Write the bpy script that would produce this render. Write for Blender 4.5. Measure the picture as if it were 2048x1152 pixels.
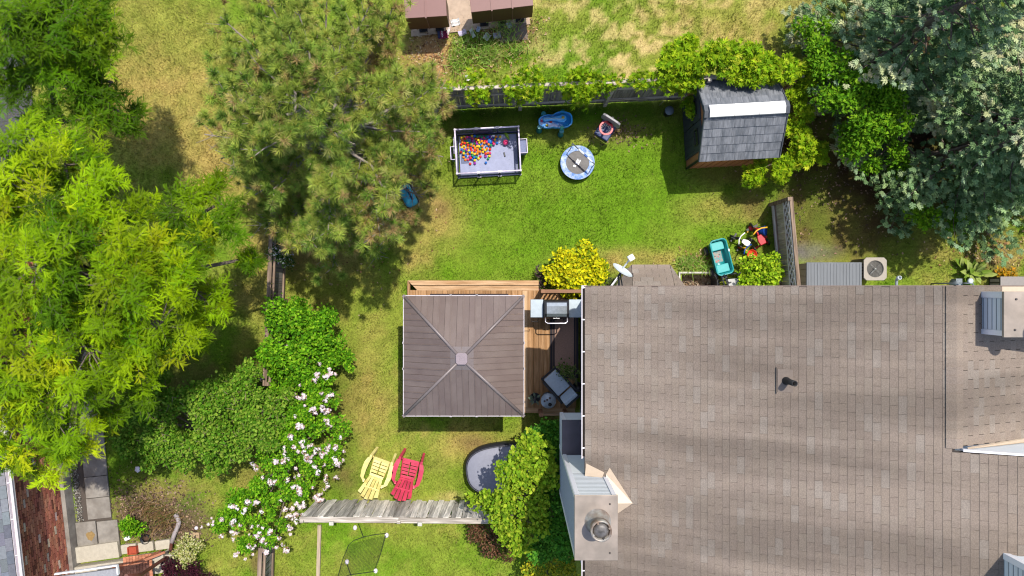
import bpy, math, random
import numpy as np
from mathutils import Vector, Matrix

sc = bpy.context.scene
for o in list(bpy.data.objects):
    bpy.data.objects.remove(o)
COL = sc.collection
R = math.radians

# ------------------------------------------------------------------ camera, sky, sun, exposure
H = 18.3            # drone height above the lawn, looking straight down
F = 1365.33         # focal length in photo pixels (24 mm lens on 36 mm sensor, 2048 px wide)
cam_d = bpy.data.cameras.new('camera')
cam_d.lens = 24; cam_d.sensor_width = 36; cam_d.clip_end = 300; cam_d.clip_start = 0.1
cam = bpy.data.objects.new('camera', cam_d); COL.objects.link(cam)
cam.location = (0, 0, H); cam.rotation_euler = (0, 0, 0)
sc.camera = cam

SUN_D = Vector((-0.212, -0.348, -1.0)).normalized()
ELEV = math.asin(-SUN_D.z)
w = bpy.data.worlds.new('World'); sc.world = w; w.use_nodes = True
nt = w.node_tree; bgn = nt.nodes['Background']
sky = nt.nodes.new('ShaderNodeTexSky'); sky.sky_type = 'NISHITA'; sky.sun_disc = False
sky.sun_elevation = ELEV; sky.sun_rotation = math.atan2(0.212, 0.348)
sky.air_density = 1.0; sky.dust_density = 1.5
nt.links.new(sky.outputs[0], bgn.inputs[0]); bgn.inputs[1].default_value = 0.15
sd = bpy.data.lights.new('sun', 'SUN'); sd.energy = 3.6; sd.angle = R(0.5); sd.color = (1.0, 0.94, 0.84)
sun = bpy.data.objects.new('sun', sd); COL.objects.link(sun); sun.location = (6, 10, 30)
sun.rotation_euler = SUN_D.to_track_quat('-Z', 'Y').to_euler()
sc.view_settings.view_transform = 'Standard'; sc.view_settings.look = 'None'
sc.view_settings.gamma = 1.0; sc.view_settings.use_curve_mapping = False
sc.view_settings.exposure = 0.68
sc.render.engine = 'CYCLES'
sc.cycles.filter_width = 1.15; sc.cycles.max_bounces = 6; sc.cycles.transparent_max_bounces = 6

# ------------------------------------------------------------------ helpers
def W(u, v, z=0.0):
    """photo pixel + height above the lawn -> world point"""
    s = (H - z) / F
    return Vector(((u - 1024) * s, (576 - v) * s, z))

def lin(c):
    c /= 255.0
    return c / 12.92 if c <= 0.04045 else ((c + 0.055) / 1.055) ** 2.4
def C(h, k=1.0):
    h = h.lstrip('#')
    return tuple(min(1, lin(int(h[i:i + 2], 16)) * k) for i in (0, 2, 4))

MATS = {}
def mat(name, col, rough=0.7, metal=0.0, var=0.12, scale=8.0, bump=0.0, bscale=40.0, attr=False, trans=0.0,
        spec=0.35, col2=None, stretch=None, rnd=0.0, coords='Object', alpha=None):
    """procedural principled material: noise colour variation, optional bump, optional per-vertex colour"""
    if name in MATS: return MATS[name]
    m = bpy.data.materials.new(name); m.use_nodes = True
    n = m.node_tree.nodes; l = m.node_tree.links; b = n['Principled BSDF']
    b.inputs['Roughness'].default_value = rough; b.inputs['Metallic'].default_value = metal
    b.inputs['Specular IOR Level'].default_value = spec
    tc = n.new('ShaderNodeTexCoord')
    vec = tc.outputs[coords]
    if coords == 'Object':      # every piece gets its own stretch of the grain
        oi0 = n.new('ShaderNodeObjectInfo'); cb = n.new('ShaderNodeVectorMath'); cb.operation = 'MULTIPLY_ADD'
        l.new(oi0.outputs['Random'], cb.inputs[0]); cb.inputs[1].default_value = (61.0, 43.0, 29.0); l.new(vec, cb.inputs[2]); vec = cb.outputs[0]
    if stretch:
        mp = n.new('ShaderNodeMapping'); mp.inputs['Scale'].default_value = stretch
        l.new(vec, mp.inputs['Vector']); vec = mp.outputs[0]
    if attr:
        a = n.new('ShaderNodeAttribute'); a.attribute_name = 'Col'; base = a.outputs['Color']
    else:
        rgb = n.new('ShaderNodeRGB'); rgb.outputs[0].default_value = (*col, 1); base = rgb.outputs[0]
    if col2:
        nz = n.new('ShaderNodeTexNoise'); nz.inputs['Scale'].default_value = scale; nz.inputs['Detail'].default_value = 6
        l.new(vec, nz.inputs['Vector'])
        rp = n.new('ShaderNodeValToRGB'); rp.color_ramp.elements[0].position = 0.38; rp.color_ramp.elements[1].position = 0.64
        l.new(nz.outputs['Fac'], rp.inputs[0])
        mx = n.new('ShaderNodeMix'); mx.data_type = 'RGBA'
        l.new(rp.outputs[0], mx.inputs[0]); l.new(base, mx.inputs[6]); mx.inputs[7].default_value = (*col2, 1)
        base = mx.outputs[2]
    if var > 0 or rnd > 0:
        nz = n.new('ShaderNodeTexNoise'); nz.inputs['Scale'].default_value = scale * 3.1; nz.inputs['Detail'].default_value = 8
        l.new(vec, nz.inputs['Vector'])
        mr = n.new('ShaderNodeMapRange'); mr.inputs[1].default_value = 0.25; mr.inputs[2].default_value = 0.75
        mr.inputs[3].default_value = 1 - var; mr.inputs[4].default_value = 1 + var
        l.new(nz.outputs['Fac'], mr.inputs[0]); fac = mr.outputs[0]
        if rnd > 0:
            oi = n.new('ShaderNodeObjectInfo'); mr2 = n.new('ShaderNodeMapRange')
            mr2.inputs[3].default_value = 1 - rnd; mr2.inputs[4].default_value = 1 + rnd
            l.new(oi.outputs['Random'], mr2.inputs[0])
            mm = n.new('ShaderNodeMath'); mm.operation = 'MULTIPLY'; l.new(fac, mm.inputs[0]); l.new(mr2.outputs[0], mm.inputs[1]); fac = mm.outputs[0]
        vm = n.new('ShaderNodeVectorMath'); vm.operation = 'SCALE'
        l.new(base, vm.inputs[0]); l.new(fac, vm.inputs['Scale']); base = vm.outputs[0]
    l.new(base, b.inputs['Base Color'])
    if bump > 0:
        nb = n.new('ShaderNodeTexNoise'); nb.inputs['Scale'].default_value = bscale; nb.inputs['Detail'].default_value = 4
        l.new(vec, nb.inputs['Vector'])
        bp = n.new('ShaderNodeBump'); bp.inputs['Strength'].default_value = bump; bp.inputs['Distance'].default_value = 0.02
        l.new(nb.outputs['Fac'], bp.inputs['Height']); l.new(bp.outputs[0], b.inputs['Normal'])
    if trans > 0:
        t = n.new('ShaderNodeBsdfTranslucent'); l.new(base, t.inputs['Color'])
        ms = n.new('ShaderNodeMixShader'); ms.inputs[0].default_value = trans
        l.new(b.outputs[0], ms.inputs[1]); l.new(t.outputs[0], ms.inputs[2]); l.new(ms.outputs[0], n['Material Output'].inputs[0])
    MATS[name] = m
    return m

class MB:
    """collects boxes, tubes, prisms, lathes; becomes ONE mesh object"""
    def __init__(s): s.v = []; s.f = []; s.sm = []
    def add(s, vs, fs, smooth=False, M=None):
        b = len(s.v)
        for p in vs:
            p = Vector(p); s.v.append(M @ p if M else p)
        for f in fs: s.f.append([b + i for i in f]); s.sm.append(smooth)
        return s
    def box(s, c, d, rz=0, M=None, taper=1.0):
        x, y, z = d[0] / 2, d[1] / 2, d[2] / 2
        vs = []
        for k, t in ((-z, 1.0), (z, taper)):
            for (i, j) in ((-x, -y), (x, -y), (x, y), (-x, y)):
                p = Vector((i * t, j * t, k))
                if rz: p = Matrix.Rotation(rz, 3, 'Z') @ p
                vs.append(p + Vector(c))
        return s.add(vs, [(3, 2, 1, 0), (4, 5, 6, 7), (0, 1, 5, 4), (1, 2, 6, 5), (2, 3, 7, 6), (3, 0, 4, 7)], False, M)
    def bar(s, a, b, wd, th, up=(0, 0, 1)):
        a = Vector(a); b = Vector(b); d = (b - a); L = d.length; d.normalize()
        u = Vector(up); x = d.cross(u)
        if x.length < 1e-4: x = d.cross(Vector((1, 0, 0)))
        x.normalize(); z = x.cross(d)
        vs = []
        for p in (a, b):
            for (i, k) in ((-wd / 2, -th / 2), (wd / 2, -th / 2), (wd / 2, th / 2), (-wd / 2, th / 2)):
                vs.append(p + x * i + z * k)
        return s.add(vs, [(3, 2, 1, 0), (4, 5, 6, 7), (0, 1, 5, 4), (1, 2, 6, 5), (2, 3, 7, 6), (3, 0, 4, 7)])
    def tube(s, pts, r, n=8, cap=True, closed=False):
        pts = [Vector(p) for p in pts]; m = len(pts)
        rs = r if isinstance(r, (list, tuple)) else [r] * m
        vs = []; px = None
        for i, p in enumerate(pts):
            if closed: d = pts[(i + 1) % m] - pts[i - 1]
            else: d = pts[min(i + 1, m - 1)] - pts[max(i - 1, 0)]
            if d.length < 1e-7: d = Vector((0, 0, 1))
            d.normalize()
            if px is None:
                px = d.cross(Vector((0, 0, 1)))
                if px.length < 1e-3: px = d.cross(Vector((1, 0, 0)))
            px = (px - d * px.dot(d)); px.normalize(); y = d.cross(px)
            for k in range(n):
                a = 2 * math.pi * k / n
                vs.append(p + (px * math.cos(a) + y * math.sin(a)) * rs[i])
        fs = []
        for i in range(m if closed else m - 1):
            i2 = (i + 1) % m
            for k in range(n):
                k2 = (k + 1) % n
                fs.append((i * n + k, i * n + k2, i2 * n + k2, i2 * n + k))
        s.add(vs, fs, True)
        if cap and not closed:
            b = len(s.v) - m * n
            s.f.append([b + k for k in range(n)][::-1]); s.sm.append(False)
            s.f.append([b + (m - 1) * n + k for k in range(n)]); s.sm.append(False)
        return s
    def lathe(s, prof, n=24, c=(0, 0, 0), cap=True, M=None):
        vs = []; m = len(prof)
        for (r, z) in prof:
            for k in range(n):
                a = 2 * math.pi * k / n
                vs.append(Vector((c[0] + r * math.cos(a), c[1] + r * math.sin(a), c[2] + z)))
        fs = [(i * n + k, i * n + (k + 1) % n, (i + 1) * n + (k + 1) % n, (i + 1) * n + k) for i in range(m - 1) for k in range(n)]
        s.add(vs, fs, True, M)
        if cap:
            b = len(s.v) - m * n
            s.f.append([b + k for k in range(n)][::-1]); s.sm.append(False)
            s.f.append([b + (m - 1) * n + k for k in range(n)]); s.sm.append(False)
        return s
    def prism(s, poly, z0, z1, M=None):
        n = len(poly)
        vs = [(p[0], p[1], z0) for p in poly] + [(p[0], p[1], z1) for p in poly]
        fs = [list(range(n))[::-1], list(range(n, 2 * n))] + [(i, (i + 1) % n, n + (i + 1) % n, n + i) for i in range(n)]
        return s.add(vs, fs, False, M)
    def ring(s, outer, inner, z0, z1):
        n = len(outer)
        vs = [(p[0], p[1], z) for z in (z0, z1) for p in outer] + [(p[0], p[1], z) for z in (z0, z1) for p in inner]
        fs = []
        for i in range(n):
            j = (i + 1) % n
            fs += [(i, j, n + j, n + i), (2 * n + j, 2 * n + i, 3 * n + i, 3 * n + j), (n + i, n + j, 3 * n + j, 3 * n + i), (j, i, 2 * n + i, 2 * n + j)]
        return s.add(vs, fs)
    def ball(s, c, r, n=12, m=8, sc3=(1, 1, 1)):
        prof = [(max(1e-4, math.sin(math.pi * i / m)) * r, -math.cos(math.pi * i / m) * r) for i in range(m + 1)]
        vs = []
        for (rr, z) in prof:
            for k in range(n):
                a = 2 * math.pi * k / n
                vs.append((c[0] + rr * math.cos(a) * sc3[0], c[1] + rr * math.sin(a) * sc3[1], c[2] + z * sc3[2]))
        fs = [(i * n + k, i * n + (k + 1) % n, (i + 1) * n + (k + 1) % n, (i + 1) * n + k) for i in range(m) for k in range(n)]
        return s.add(vs, fs, True)
    def mesh(s, name, m=None):
        me = bpy.data.meshes.new(name)
        me.from_pydata([tuple(p) for p in s.v], [], s.f)
        me.polygons.foreach_set('use_smooth', s.sm)
        if m: me.materials.append(m)
        me.update()
        return me

def link(name, me, parent=None, loc=None, rot=None, label=None, kind=None, bevel=0):
    o = bpy.data.objects.new(name, me); COL.objects.link(o)
    if parent: o.parent = parent
    if loc is not None: o.location = loc
    if rot is not None: o.rotation_euler = rot
    if label: o['label'] = label
    if kind: o['kind'] = kind
    if bevel:
        b = o.modifiers.new('bevel', 'BEVEL'); b.width = bevel; b.segments = 2; b.limit_method = 'ANGLE'; b.angle_limit = R(40)
    return o
def part(name, mb, m, parent, loc=None, rot=None, label=None, kind=None, bevel=0):
    return link(name, mb.mesh(name, m), parent, loc, rot, label, kind, bevel)
def root(name, label, cat, loc=(0, 0, 0), rz=0, group=None):
    o = bpy.data.objects.new(name, None); COL.objects.link(o)
    o.location = loc; o.rotation_euler = (0, 0, rz); o.empty_display_size = 0.2
    o['label'] = label; o['category'] = cat
    if group: o['group'] = group
    return o
def tag(o, label, cat, group=None):
    o['label'] = label; o['category'] = cat
    if group: o['group'] = group
    return o
def copy_tree(o, parent=None):
    c = o.copy(); COL.objects.link(c)
    if parent: c.parent = parent
    for ch in list(o.children): copy_tree(ch, c)
    return c

# ---- numpy soups for foliage and grass
def np_mesh(name, V, T, cols, m, smooth=False):
    me = bpy.data.meshes.new(name)
    V = np.ascontiguousarray(V, dtype=np.float32).reshape(-1, 3); T = np.ascontiguousarray(T, dtype=np.int32).reshape(-1, 3)
    me.vertices.add(len(V)); me.vertices.foreach_set('co', V.ravel())
    me.loops.add(len(T) * 3); me.loops.foreach_set('vertex_index', T.ravel())
    me.polygons.add(len(T)); me.polygons.foreach_set('loop_start', np.arange(0, len(T) * 3, 3, dtype=np.int32))
    me.polygons.foreach_set('loop_total', np.full(len(T), 3, dtype=np.int32))
    me.polygons.foreach_set('use_smooth', np.full(len(T), bool(smooth)))
    if cols is not None:
        a = me.attributes.new('Col', 'FLOAT_COLOR', 'POINT')
        c4 = np.ones((len(V), 4), dtype=np.float32); c4[:, :3] = cols
        a.data.foreach_set('color', c4.ravel())
    me.materials.append(m); me.update(); me.validate()
    return me
def frames(D, rng, up=None):
    """rotation matrices whose y axis is D; z axis near 'up' (or random)"""
    D = D / np.maximum(1e-9, np.linalg.norm(D, axis=1, keepdims=True))
    U = rng.normal(size=D.shape) if up is None else np.array(up, dtype=float) + rng.normal(size=D.shape) * 0.35
    X = np.cross(D, U); X /= np.maximum(1e-9, np.linalg.norm(X, axis=1, keepdims=True))
    Z = np.cross(X, D)
    return np.stack([X, D, Z], axis=2)
def stamp(tv, tt, P, M, S, cols, tcol=None):
    """place template (tv verts, tt tris) at P with matrices M and sizes S"""
    k, n = len(P), len(tv)
    V = np.einsum('kij,nj->kni', M, tv) * np.asarray(S).reshape(-1, 1, 1) + P[:, None, :]
    T = tt[None] + (np.arange(k) * n)[:, None, None]
    Cc = np.repeat(cols[:, None, :], n, axis=1)
    if tcol is not None: Cc = Cc * tcol[None, :, :]
    return V.reshape(-1, 3), T.reshape(-1, 3), Cc.reshape(-1, 3)
def join(parts):
    V, T, Cc = [], [], []; b = 0
    for v, t, c in parts:
        V.append(v); T.append(t + b); Cc.append(c); b += len(v)
    return np.concatenate(V), np.concatenate(T), np.concatenate(Cc)
def palette(rng, k, cols, w=None, jit=0.18):
    cols = np.array(cols); i = rng.choice(len(cols), size=k, p=w)
    return cols[i] * (1 + rng.uniform(-jit, jit, size=(k, 1))) * (1 + rng.uniform(-0.07, 0.07, size=(k, 3)))

class VNoise:
    def __init__(s, seed): s.g = np.random.default_rng(seed).random((256, 256))
    def at(s, x, y):
        xi = np.floor(x).astype(int); yi = np.floor(y).astype(int); fx = x - xi; fy = y - yi
        fx = fx * fx * (3 - 2 * fx); fy = fy * fy * (3 - 2 * fy)
        g = s.g; a = g[xi % 256, yi % 256]; b = g[(xi + 1) % 256, yi % 256]; c = g[xi % 256, (yi + 1) % 256]; d = g[(xi + 1) % 256, (yi + 1) % 256]
        return (a * (1 - fx) + b * fx) * (1 - fy) + (c * (1 - fx) + d * fx) * fy
    def fbm(s, x, y, o=4):
        t = 0; a = 0.5; n = 0
        for i in range(o):
            t = t + a * s.at(x, y); n += a; a *= 0.55; x = x * 2.03 + 17.3; y = y * 2.03 + 5.1
        return t / n
# ------------------------------------------------------------------ ground colours (soil, dry turf, lush turf)
N1, N2, N3 = VNoise(1), VNoise(2), VNoise(3)
LUSH = np.array(C('#78a224', 0.55)); MID = np.array(C('#9caa42', 0.57)); DRY = np.array(C('#bca65e', 0.62)); PALE = np.array(C('#d6be80', 0.64))
SOIL = np.array(C('#8a6a4c', 0.50)); MULCH = np.array(C('#7a6050', 0.5)); PAD = np.array(C('#cbb096', 0.62)); DEEP = np.array(C('#4f7a16', 0.5))
# (u, v, ru, rv, what, strength)  places seen in the photograph
ZONES = [
 (1150, 400, 330, 170, 'lush', 1.0), (1050, 480, 190, 110, 'lush', .8), (1330, 350, 160, 130, 'lush', .7), (1000, 330, 130, 70, 'lush', .4),
 (860, 440, 75, 70, 'dry', .9), (830, 520, 60, 60, 'dry', .5), (880, 420, 30, 30, 'soil', .5),
 (1260, 520, 150, 30, 'dry', .7), (1440, 420, 110, 45, 'dry', .45), (1500, 400, 40, 35, 'soil', .6), (1230, 262, 60, 25, 'soil', .8), (1130, 270, 90, 30, 'dry', .4),
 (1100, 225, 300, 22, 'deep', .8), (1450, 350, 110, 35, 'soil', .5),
 (300, 130, 190, 220, 'dry', .72), (330, 230, 150, 110, 'dry', .7), (330, 40, 140, 90, 'mid', .5), (430, 330, 80, 90, 'dry', .9),
 (1300, 60, 260, 80, 'patch', 1.0), (1450, 70, 190, 80, 'dry', .55), (1130, 90, 140, 60, 'lush', .6), (1200, 120, 90, 40, 'patch', .8), (1290, 110, 80, 40, 'patch', 1.0), (960, 120, 100, 40, 'patch', .6),
 (905, 15, 60, 40, 'pad', 1.0), (1010, 65, 70, 32, 'soil', .9), (860, 110, 45, 70, 'litter', 1.0), (760, 150, 120, 120, 'litter', .6), (700, 330, 170, 170, 'litter', .7), (600, 480, 140, 100, 'litter', .6),
 (730, 700, 90, 160, 'mid', .5), (740, 760, 60, 130, 'dry', .5), (720, 860, 55, 120, 'dry', .5), (930, 890, 110, 40, 'dry', .8), (950, 885, 45, 20, 'soil', .7), (860, 960, 120, 50, 'mid', .5), (870, 930, 30, 24, 'soil', .4),
 (690, 960, 40, 50, 'soil', .6), (900, 995, 30, 14, 'pale', .7), (740, 995, 60, 12, 'pale', .4),
 (780, 1110, 180, 60, 'lush', .4), (940, 1120, 90, 60, 'lush', .4), (590, 1120, 60, 60, 'mid', .7), (510, 1130, 12, 40, 'soil', .8),
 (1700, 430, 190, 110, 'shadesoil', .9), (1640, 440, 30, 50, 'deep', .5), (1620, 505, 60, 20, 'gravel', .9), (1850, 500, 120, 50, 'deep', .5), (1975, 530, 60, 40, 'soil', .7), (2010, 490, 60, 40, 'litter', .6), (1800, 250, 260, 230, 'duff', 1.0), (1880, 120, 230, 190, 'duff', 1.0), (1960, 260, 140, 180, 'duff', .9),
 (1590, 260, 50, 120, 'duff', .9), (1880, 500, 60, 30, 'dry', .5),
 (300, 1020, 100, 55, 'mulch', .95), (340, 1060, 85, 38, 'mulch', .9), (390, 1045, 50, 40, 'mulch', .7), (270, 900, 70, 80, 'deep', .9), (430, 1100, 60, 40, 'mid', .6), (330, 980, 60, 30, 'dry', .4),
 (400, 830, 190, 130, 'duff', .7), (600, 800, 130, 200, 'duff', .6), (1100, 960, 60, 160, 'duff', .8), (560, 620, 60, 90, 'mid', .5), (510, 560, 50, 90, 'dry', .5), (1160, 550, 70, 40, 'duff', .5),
]
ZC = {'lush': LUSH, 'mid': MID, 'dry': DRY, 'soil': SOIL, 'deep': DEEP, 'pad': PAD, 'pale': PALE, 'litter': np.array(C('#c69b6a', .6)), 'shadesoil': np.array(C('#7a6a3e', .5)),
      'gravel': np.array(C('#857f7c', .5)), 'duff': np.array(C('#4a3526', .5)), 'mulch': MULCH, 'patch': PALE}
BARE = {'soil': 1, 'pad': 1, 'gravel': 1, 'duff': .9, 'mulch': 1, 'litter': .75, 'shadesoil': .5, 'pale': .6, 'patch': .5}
def ground_field(x, y):
    """colour and grass density (0..1) at lawn points"""
    u = 1024 + x * F / H; v = 576 - y * F / H
    n = N1.fbm(x * 0.9, y * 0.9, 4); n2 = N2.fbm(x * 2.6 + 40, y * 2.6, 4); n3 = N3.fbm(x * 7.0, y * 7.0 + 9, 3)
    base = MID + (LUSH - MID) * np.clip((n - .38) * 4, 0, 1)[..., None]
    d = np.clip((n2 - .50) * 5, 0, 1)[..., None]
    col = base + (DRY - base) * d * .45
    dens = np.ones_like(x)
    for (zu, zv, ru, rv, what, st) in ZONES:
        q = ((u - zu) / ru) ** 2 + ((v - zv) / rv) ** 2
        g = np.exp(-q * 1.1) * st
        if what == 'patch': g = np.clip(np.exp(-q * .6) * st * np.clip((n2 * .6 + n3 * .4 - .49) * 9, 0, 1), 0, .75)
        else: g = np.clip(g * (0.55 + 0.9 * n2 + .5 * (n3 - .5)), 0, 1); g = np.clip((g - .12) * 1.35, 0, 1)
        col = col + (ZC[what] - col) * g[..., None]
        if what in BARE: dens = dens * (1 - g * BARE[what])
        elif what in ('lush', 'deep'): dens = dens + (1 - dens) * g * .6
    n4 = N2.fbm(x * 1.1 + 7, y * 1.4 + 31, 4); worn = np.clip((n4 - .52) * 6, 0, 1)[..., None] * .22
    col = col + (MID * 1.08 - col) * worn
    col = col * (0.74 + 0.52 * n3)[..., None]
    return col, dens

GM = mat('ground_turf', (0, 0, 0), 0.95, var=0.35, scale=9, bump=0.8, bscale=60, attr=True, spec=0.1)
def grid_mesh(name, xs, ys, m, hole=None):
    X, Y = np.meshgrid(xs, ys); nx, ny = len(xs), len(ys)
    col, _ = ground_field(X, Y)
    Z = (N2.fbm(X * 1.3, Y * 1.3, 3) - .5) * 0.05
    fade = np.clip((13 - np.abs(X)) / 3, 0, 1)
    V = np.stack([X, Y, Z * fade - 0.012], axis=2).reshape(-1, 3)
    i = np.arange((nx - 1) * (ny - 1)); r = i // (nx - 1); c = i % (nx - 1)
    a = r * nx + c; q = np.stack([a, a + 1, a + nx + 1, a + nx], 1)
    if hole is not None:
        cx = X.reshape(-1)[q].mean(1); cy = Y.reshape(-1)[q].mean(1)
        keep = ~hole(cx, cy); q = q[keep]
    T = np.concatenate([q[:, [0, 1, 2]], q[:, [0, 2, 3]]])
    return np_mesh(name, V, T, col.reshape(-1, 3), m, True)
WELL = (4.50, 5.46, -0.22, 0.37)     # window well hole
well_in = lambda x, y: (x > WELL[0]) & (x < WELL[1]) & (y > WELL[2]) & (y < WELL[3])
xs = np.concatenate([[-150, -70], np.arange(-46.0, -15.1, 1.6), np.arange(-15.0, 15.001, 0.12), np.arange(16.0, 46.1, 1.6), [70, 150]])
ys = np.concatenate([[-150, -70], np.arange(-42.0, -9.1, 1.4), np.arange(-9.0, 9.001, 0.12), np.arange(10.0, 42.1, 1.4), [70, 150]])
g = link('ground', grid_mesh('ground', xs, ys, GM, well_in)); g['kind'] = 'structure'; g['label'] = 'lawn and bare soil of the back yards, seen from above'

# grass blades over everything that is turf
GRM = mat('grass_blades', (0, 0, 0), 0.8, var=0, attr=True, trans=0.35, spec=0.15)
def solid(x, y):
    """places where no grass grows"""
    m = (x > 1.70) & (y < -0.10)                                 # house
    m |= (x > -2.78) & (x < .76) & (y < .21) & (y > -3.32) | (x > .7) & (x < 1.7) & (y < -.02) & (y > -3.3)   # deck
    m |= (x > 4.40) & (x < 5.55) & (y < .46) & (y > -.3)          # well
    xl = x + 11.76 - 0.114 * (-(y + 6.35))
    m |= (xl < .82) & (y < -3.2)                                 # brick house and path
    m |= (x < -10.6) & (y < -6.0)
    m |= (x > 7.5) & (x < 9.7) & (y < .85)
    return m
def blades(k, seed, xr, yr, hmin, hmax, wmin, wmax, dfun=None, colf=1.0):
    rng = np.random.default_rng(seed)
    x = rng.uniform(*xr, k); y = rng.uniform(*yr, k)
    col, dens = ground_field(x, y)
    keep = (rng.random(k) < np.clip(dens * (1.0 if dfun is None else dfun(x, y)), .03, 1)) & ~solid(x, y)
    x, y, col = x[keep], y[keep], col[keep]; k = len(x)
    h = rng.uniform(hmin, hmax, k) * (0.65 + .7 * N1.fbm(x * 3, y * 3, 2)); wd = rng.uniform(wmin, wmax, k); a = rng.uniform(0, 2 * np.pi, k); b = rng.uniform(0, 2 * np.pi, k); ln = rng.uniform(.2, 1.1, k) * h
    dx, dy = np.cos(a) * wd / 2, np.sin(a) * wd / 2
    z0 = np.full(k, -0.03)
    V = np.stack([np.stack([x - dx, y - dy, z0], 1), np.stack([x + dx, y + dy, z0], 1), np.stack([x + np.cos(b) * ln, y + np.sin(b) * ln, h], 1)], 1)
    c = col * colf * (1 + rng.normal(0, .22, (k, 1))) * (1 + rng.normal(0, .06, (k, 3)))
    straw = rng.random(k) < .07
    c[straw] = PALE * rng.uniform(.6, 1.0, (straw.sum(), 1))
    yl = rng.random(k) < .0012
    c[yl] = np.array(C('#f2d820', .8))
    c = np.clip(c, .004, .8)
    return V.reshape(-1, 3), np.arange(k * 3).reshape(-1, 3), np.repeat(c, 3, 0)
gp = [blades(620000, 11, (-13.9, 13.9), (-7.9, 7.9), .03, .075, .008, .02, None, 1.12)]
# taller tufts: by the letter boxes, along the bed under the bay window, beside the deck
for (u, v, rr, k) in ((975, 105, .42, 420), (1030, 100, .3, 150), (930, 95, .35, 180), (1385, 524, .24, 220), (1366, 528, .22, 160), (915, 130, .4, 200), (1010, 60, .45, 200), (1410, 535, .15, 80), (330, 1040, .5, 300), (300, 1020, .5, 250)):
    rng = np.random.default_rng(int(u)); p = W(u, v)
    x = rng.normal(p.x, rr * .5, k); y = rng.normal(p.y, rr * .4, k); a = rng.uniform(0, 6.28, k); wd = .012
    h = rng.uniform(.12, .32, k); b = rng.uniform(0, 6.28, k); ln = h * rng.uniform(.3, 1.2, k)
    V = np.stack([np.stack([x - np.cos(a) * wd, y - np.sin(a) * wd, x * 0], 1), np.stack([x + np.cos(a) * wd, y + np.sin(a) * wd, x * 0], 1), np.stack([x + np.cos(b) * ln, y + np.sin(b) * ln, h], 1)], 1)
    cc = palette(rng, k, [C('#98c04c', .85), C('#aecc68', .85), C('#d8c488', .8)], [.5, .35, .15]) if u > 600 else palette(rng, k, [C('#b89868', .6), C('#8a9a48', .5)], [.7, .3])
    gp.append((V.reshape(-1, 3), np.arange(k * 3).reshape(-1, 3), np.repeat(cc, 3, 0)))
V, T, Cc = join(gp)
gr = link('grass', np_mesh('grass', V, T, Cc, GRM)); gr['kind'] = 'stuff'; gr['label'] = 'short turf of the lawns, lush in the middle yard and straw coloured elsewhere'
# fallen leaves, needles and twigs lying on the bare ground
rng = np.random.default_rng(5)
tv = np.array([(0, 0, 0), (.3, .5, .12), (0, 1, 0), (-.3, .5, .12)]); tt = np.array([(0, 1, 2), (0, 2, 3)])
pts = []; cl = []
for (u, v, ru, rv, k, pal) in ((860, 105, 50, 60, 500, 0), (740, 180, 110, 110, 700, 0), (1010, 62, 70, 30, 350, 0), (960, 110, 90, 40, 300, 0), (300, 1020, 90, 50, 1500, 1), (340, 1065, 70, 30, 600, 1), (1240, 265, 50, 25, 200, 1), (680, 420, 160, 130, 500, 0), (1700, 380, 160, 120, 500, 1), (1980, 500, 80, 40, 300, 0), (1390, 520, 40, 20, 120, 0), (1600, 250, 60, 90, 300, 1)):
    uu = rng.normal(u, ru * .6, k); vv = rng.normal(v, rv * .6, k)
    pts.append(np.stack([(uu - 1024) * H / F, (576 - vv) * H / F, np.full(k, .012)], 1))
    cl.append(palette(rng, k, [C('#c79a68', .6), C('#e0c49a', .6), C('#9a6f48', .5)] if pal == 0 else [C('#8a7060', .55), C('#b89a80', .6), C('#5c4638', .5)], None, .3))
P = np.concatenate(pts); cl = np.concatenate(cl); ok = ~solid(P[:, 0], P[:, 1]); P = P[ok]; cl = cl[ok]
D = rng.normal(size=P.shape) * np.array([1, 1, .15])
lv = link('leaf_litter', np_mesh('leaf_litter', *stamp(tv, tt, P, frames(D, rng, (0, 0, 1)), rng.uniform(.03, .085, len(P)), cl), mat('dry_leaves', (0, 0, 0), .8, var=0, attr=True, trans=.15)))
lv['kind'] = 'stuff'; lv['label'] = 'dry leaves and twigs scattered over the bare beds'
# ------------------------------------------------------------------ the big house on the right
XE, ZE, SL = 1.41, 5.12, 0.372
XR = 7.17; ZR = ZE + SL * (XR - XE)
PHI = math.atan(SL); CO, SI = math.cos(PHI), math.sin(PHI)
YN, YS = 0.03, -7.2           # north rake and south end
YG = -2.58                    # where the higher southern roof starts
XR2 = 10.4
zl = lambda x: ZE + SL * (x - XE)
zr = lambda x: ZR - SL * (x - XR)
house = root('house', 'large house with a brown grey shingle roof filling the lower right', 'house', (1.7, -0.15, 0))
HB = Matrix.Translation((-1.7, 0.15, 0))
def hpart(name, mb, m, parent=None, **k):
    """house part built in world coordinates"""
    for i, p in enumerate(mb.v): mb.v[i] = HB @ Vector(p)
    o = part(name, mb, m, parent or house, **k)
    return o
SIDING = mat('white_siding', C('#dfe3e6', .74), .5, var=.04, scale=3)
TRIMW = mat('white_metal_trim', C('#e9e7ea', .85), .4, var=.03)
SHM = None
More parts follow.
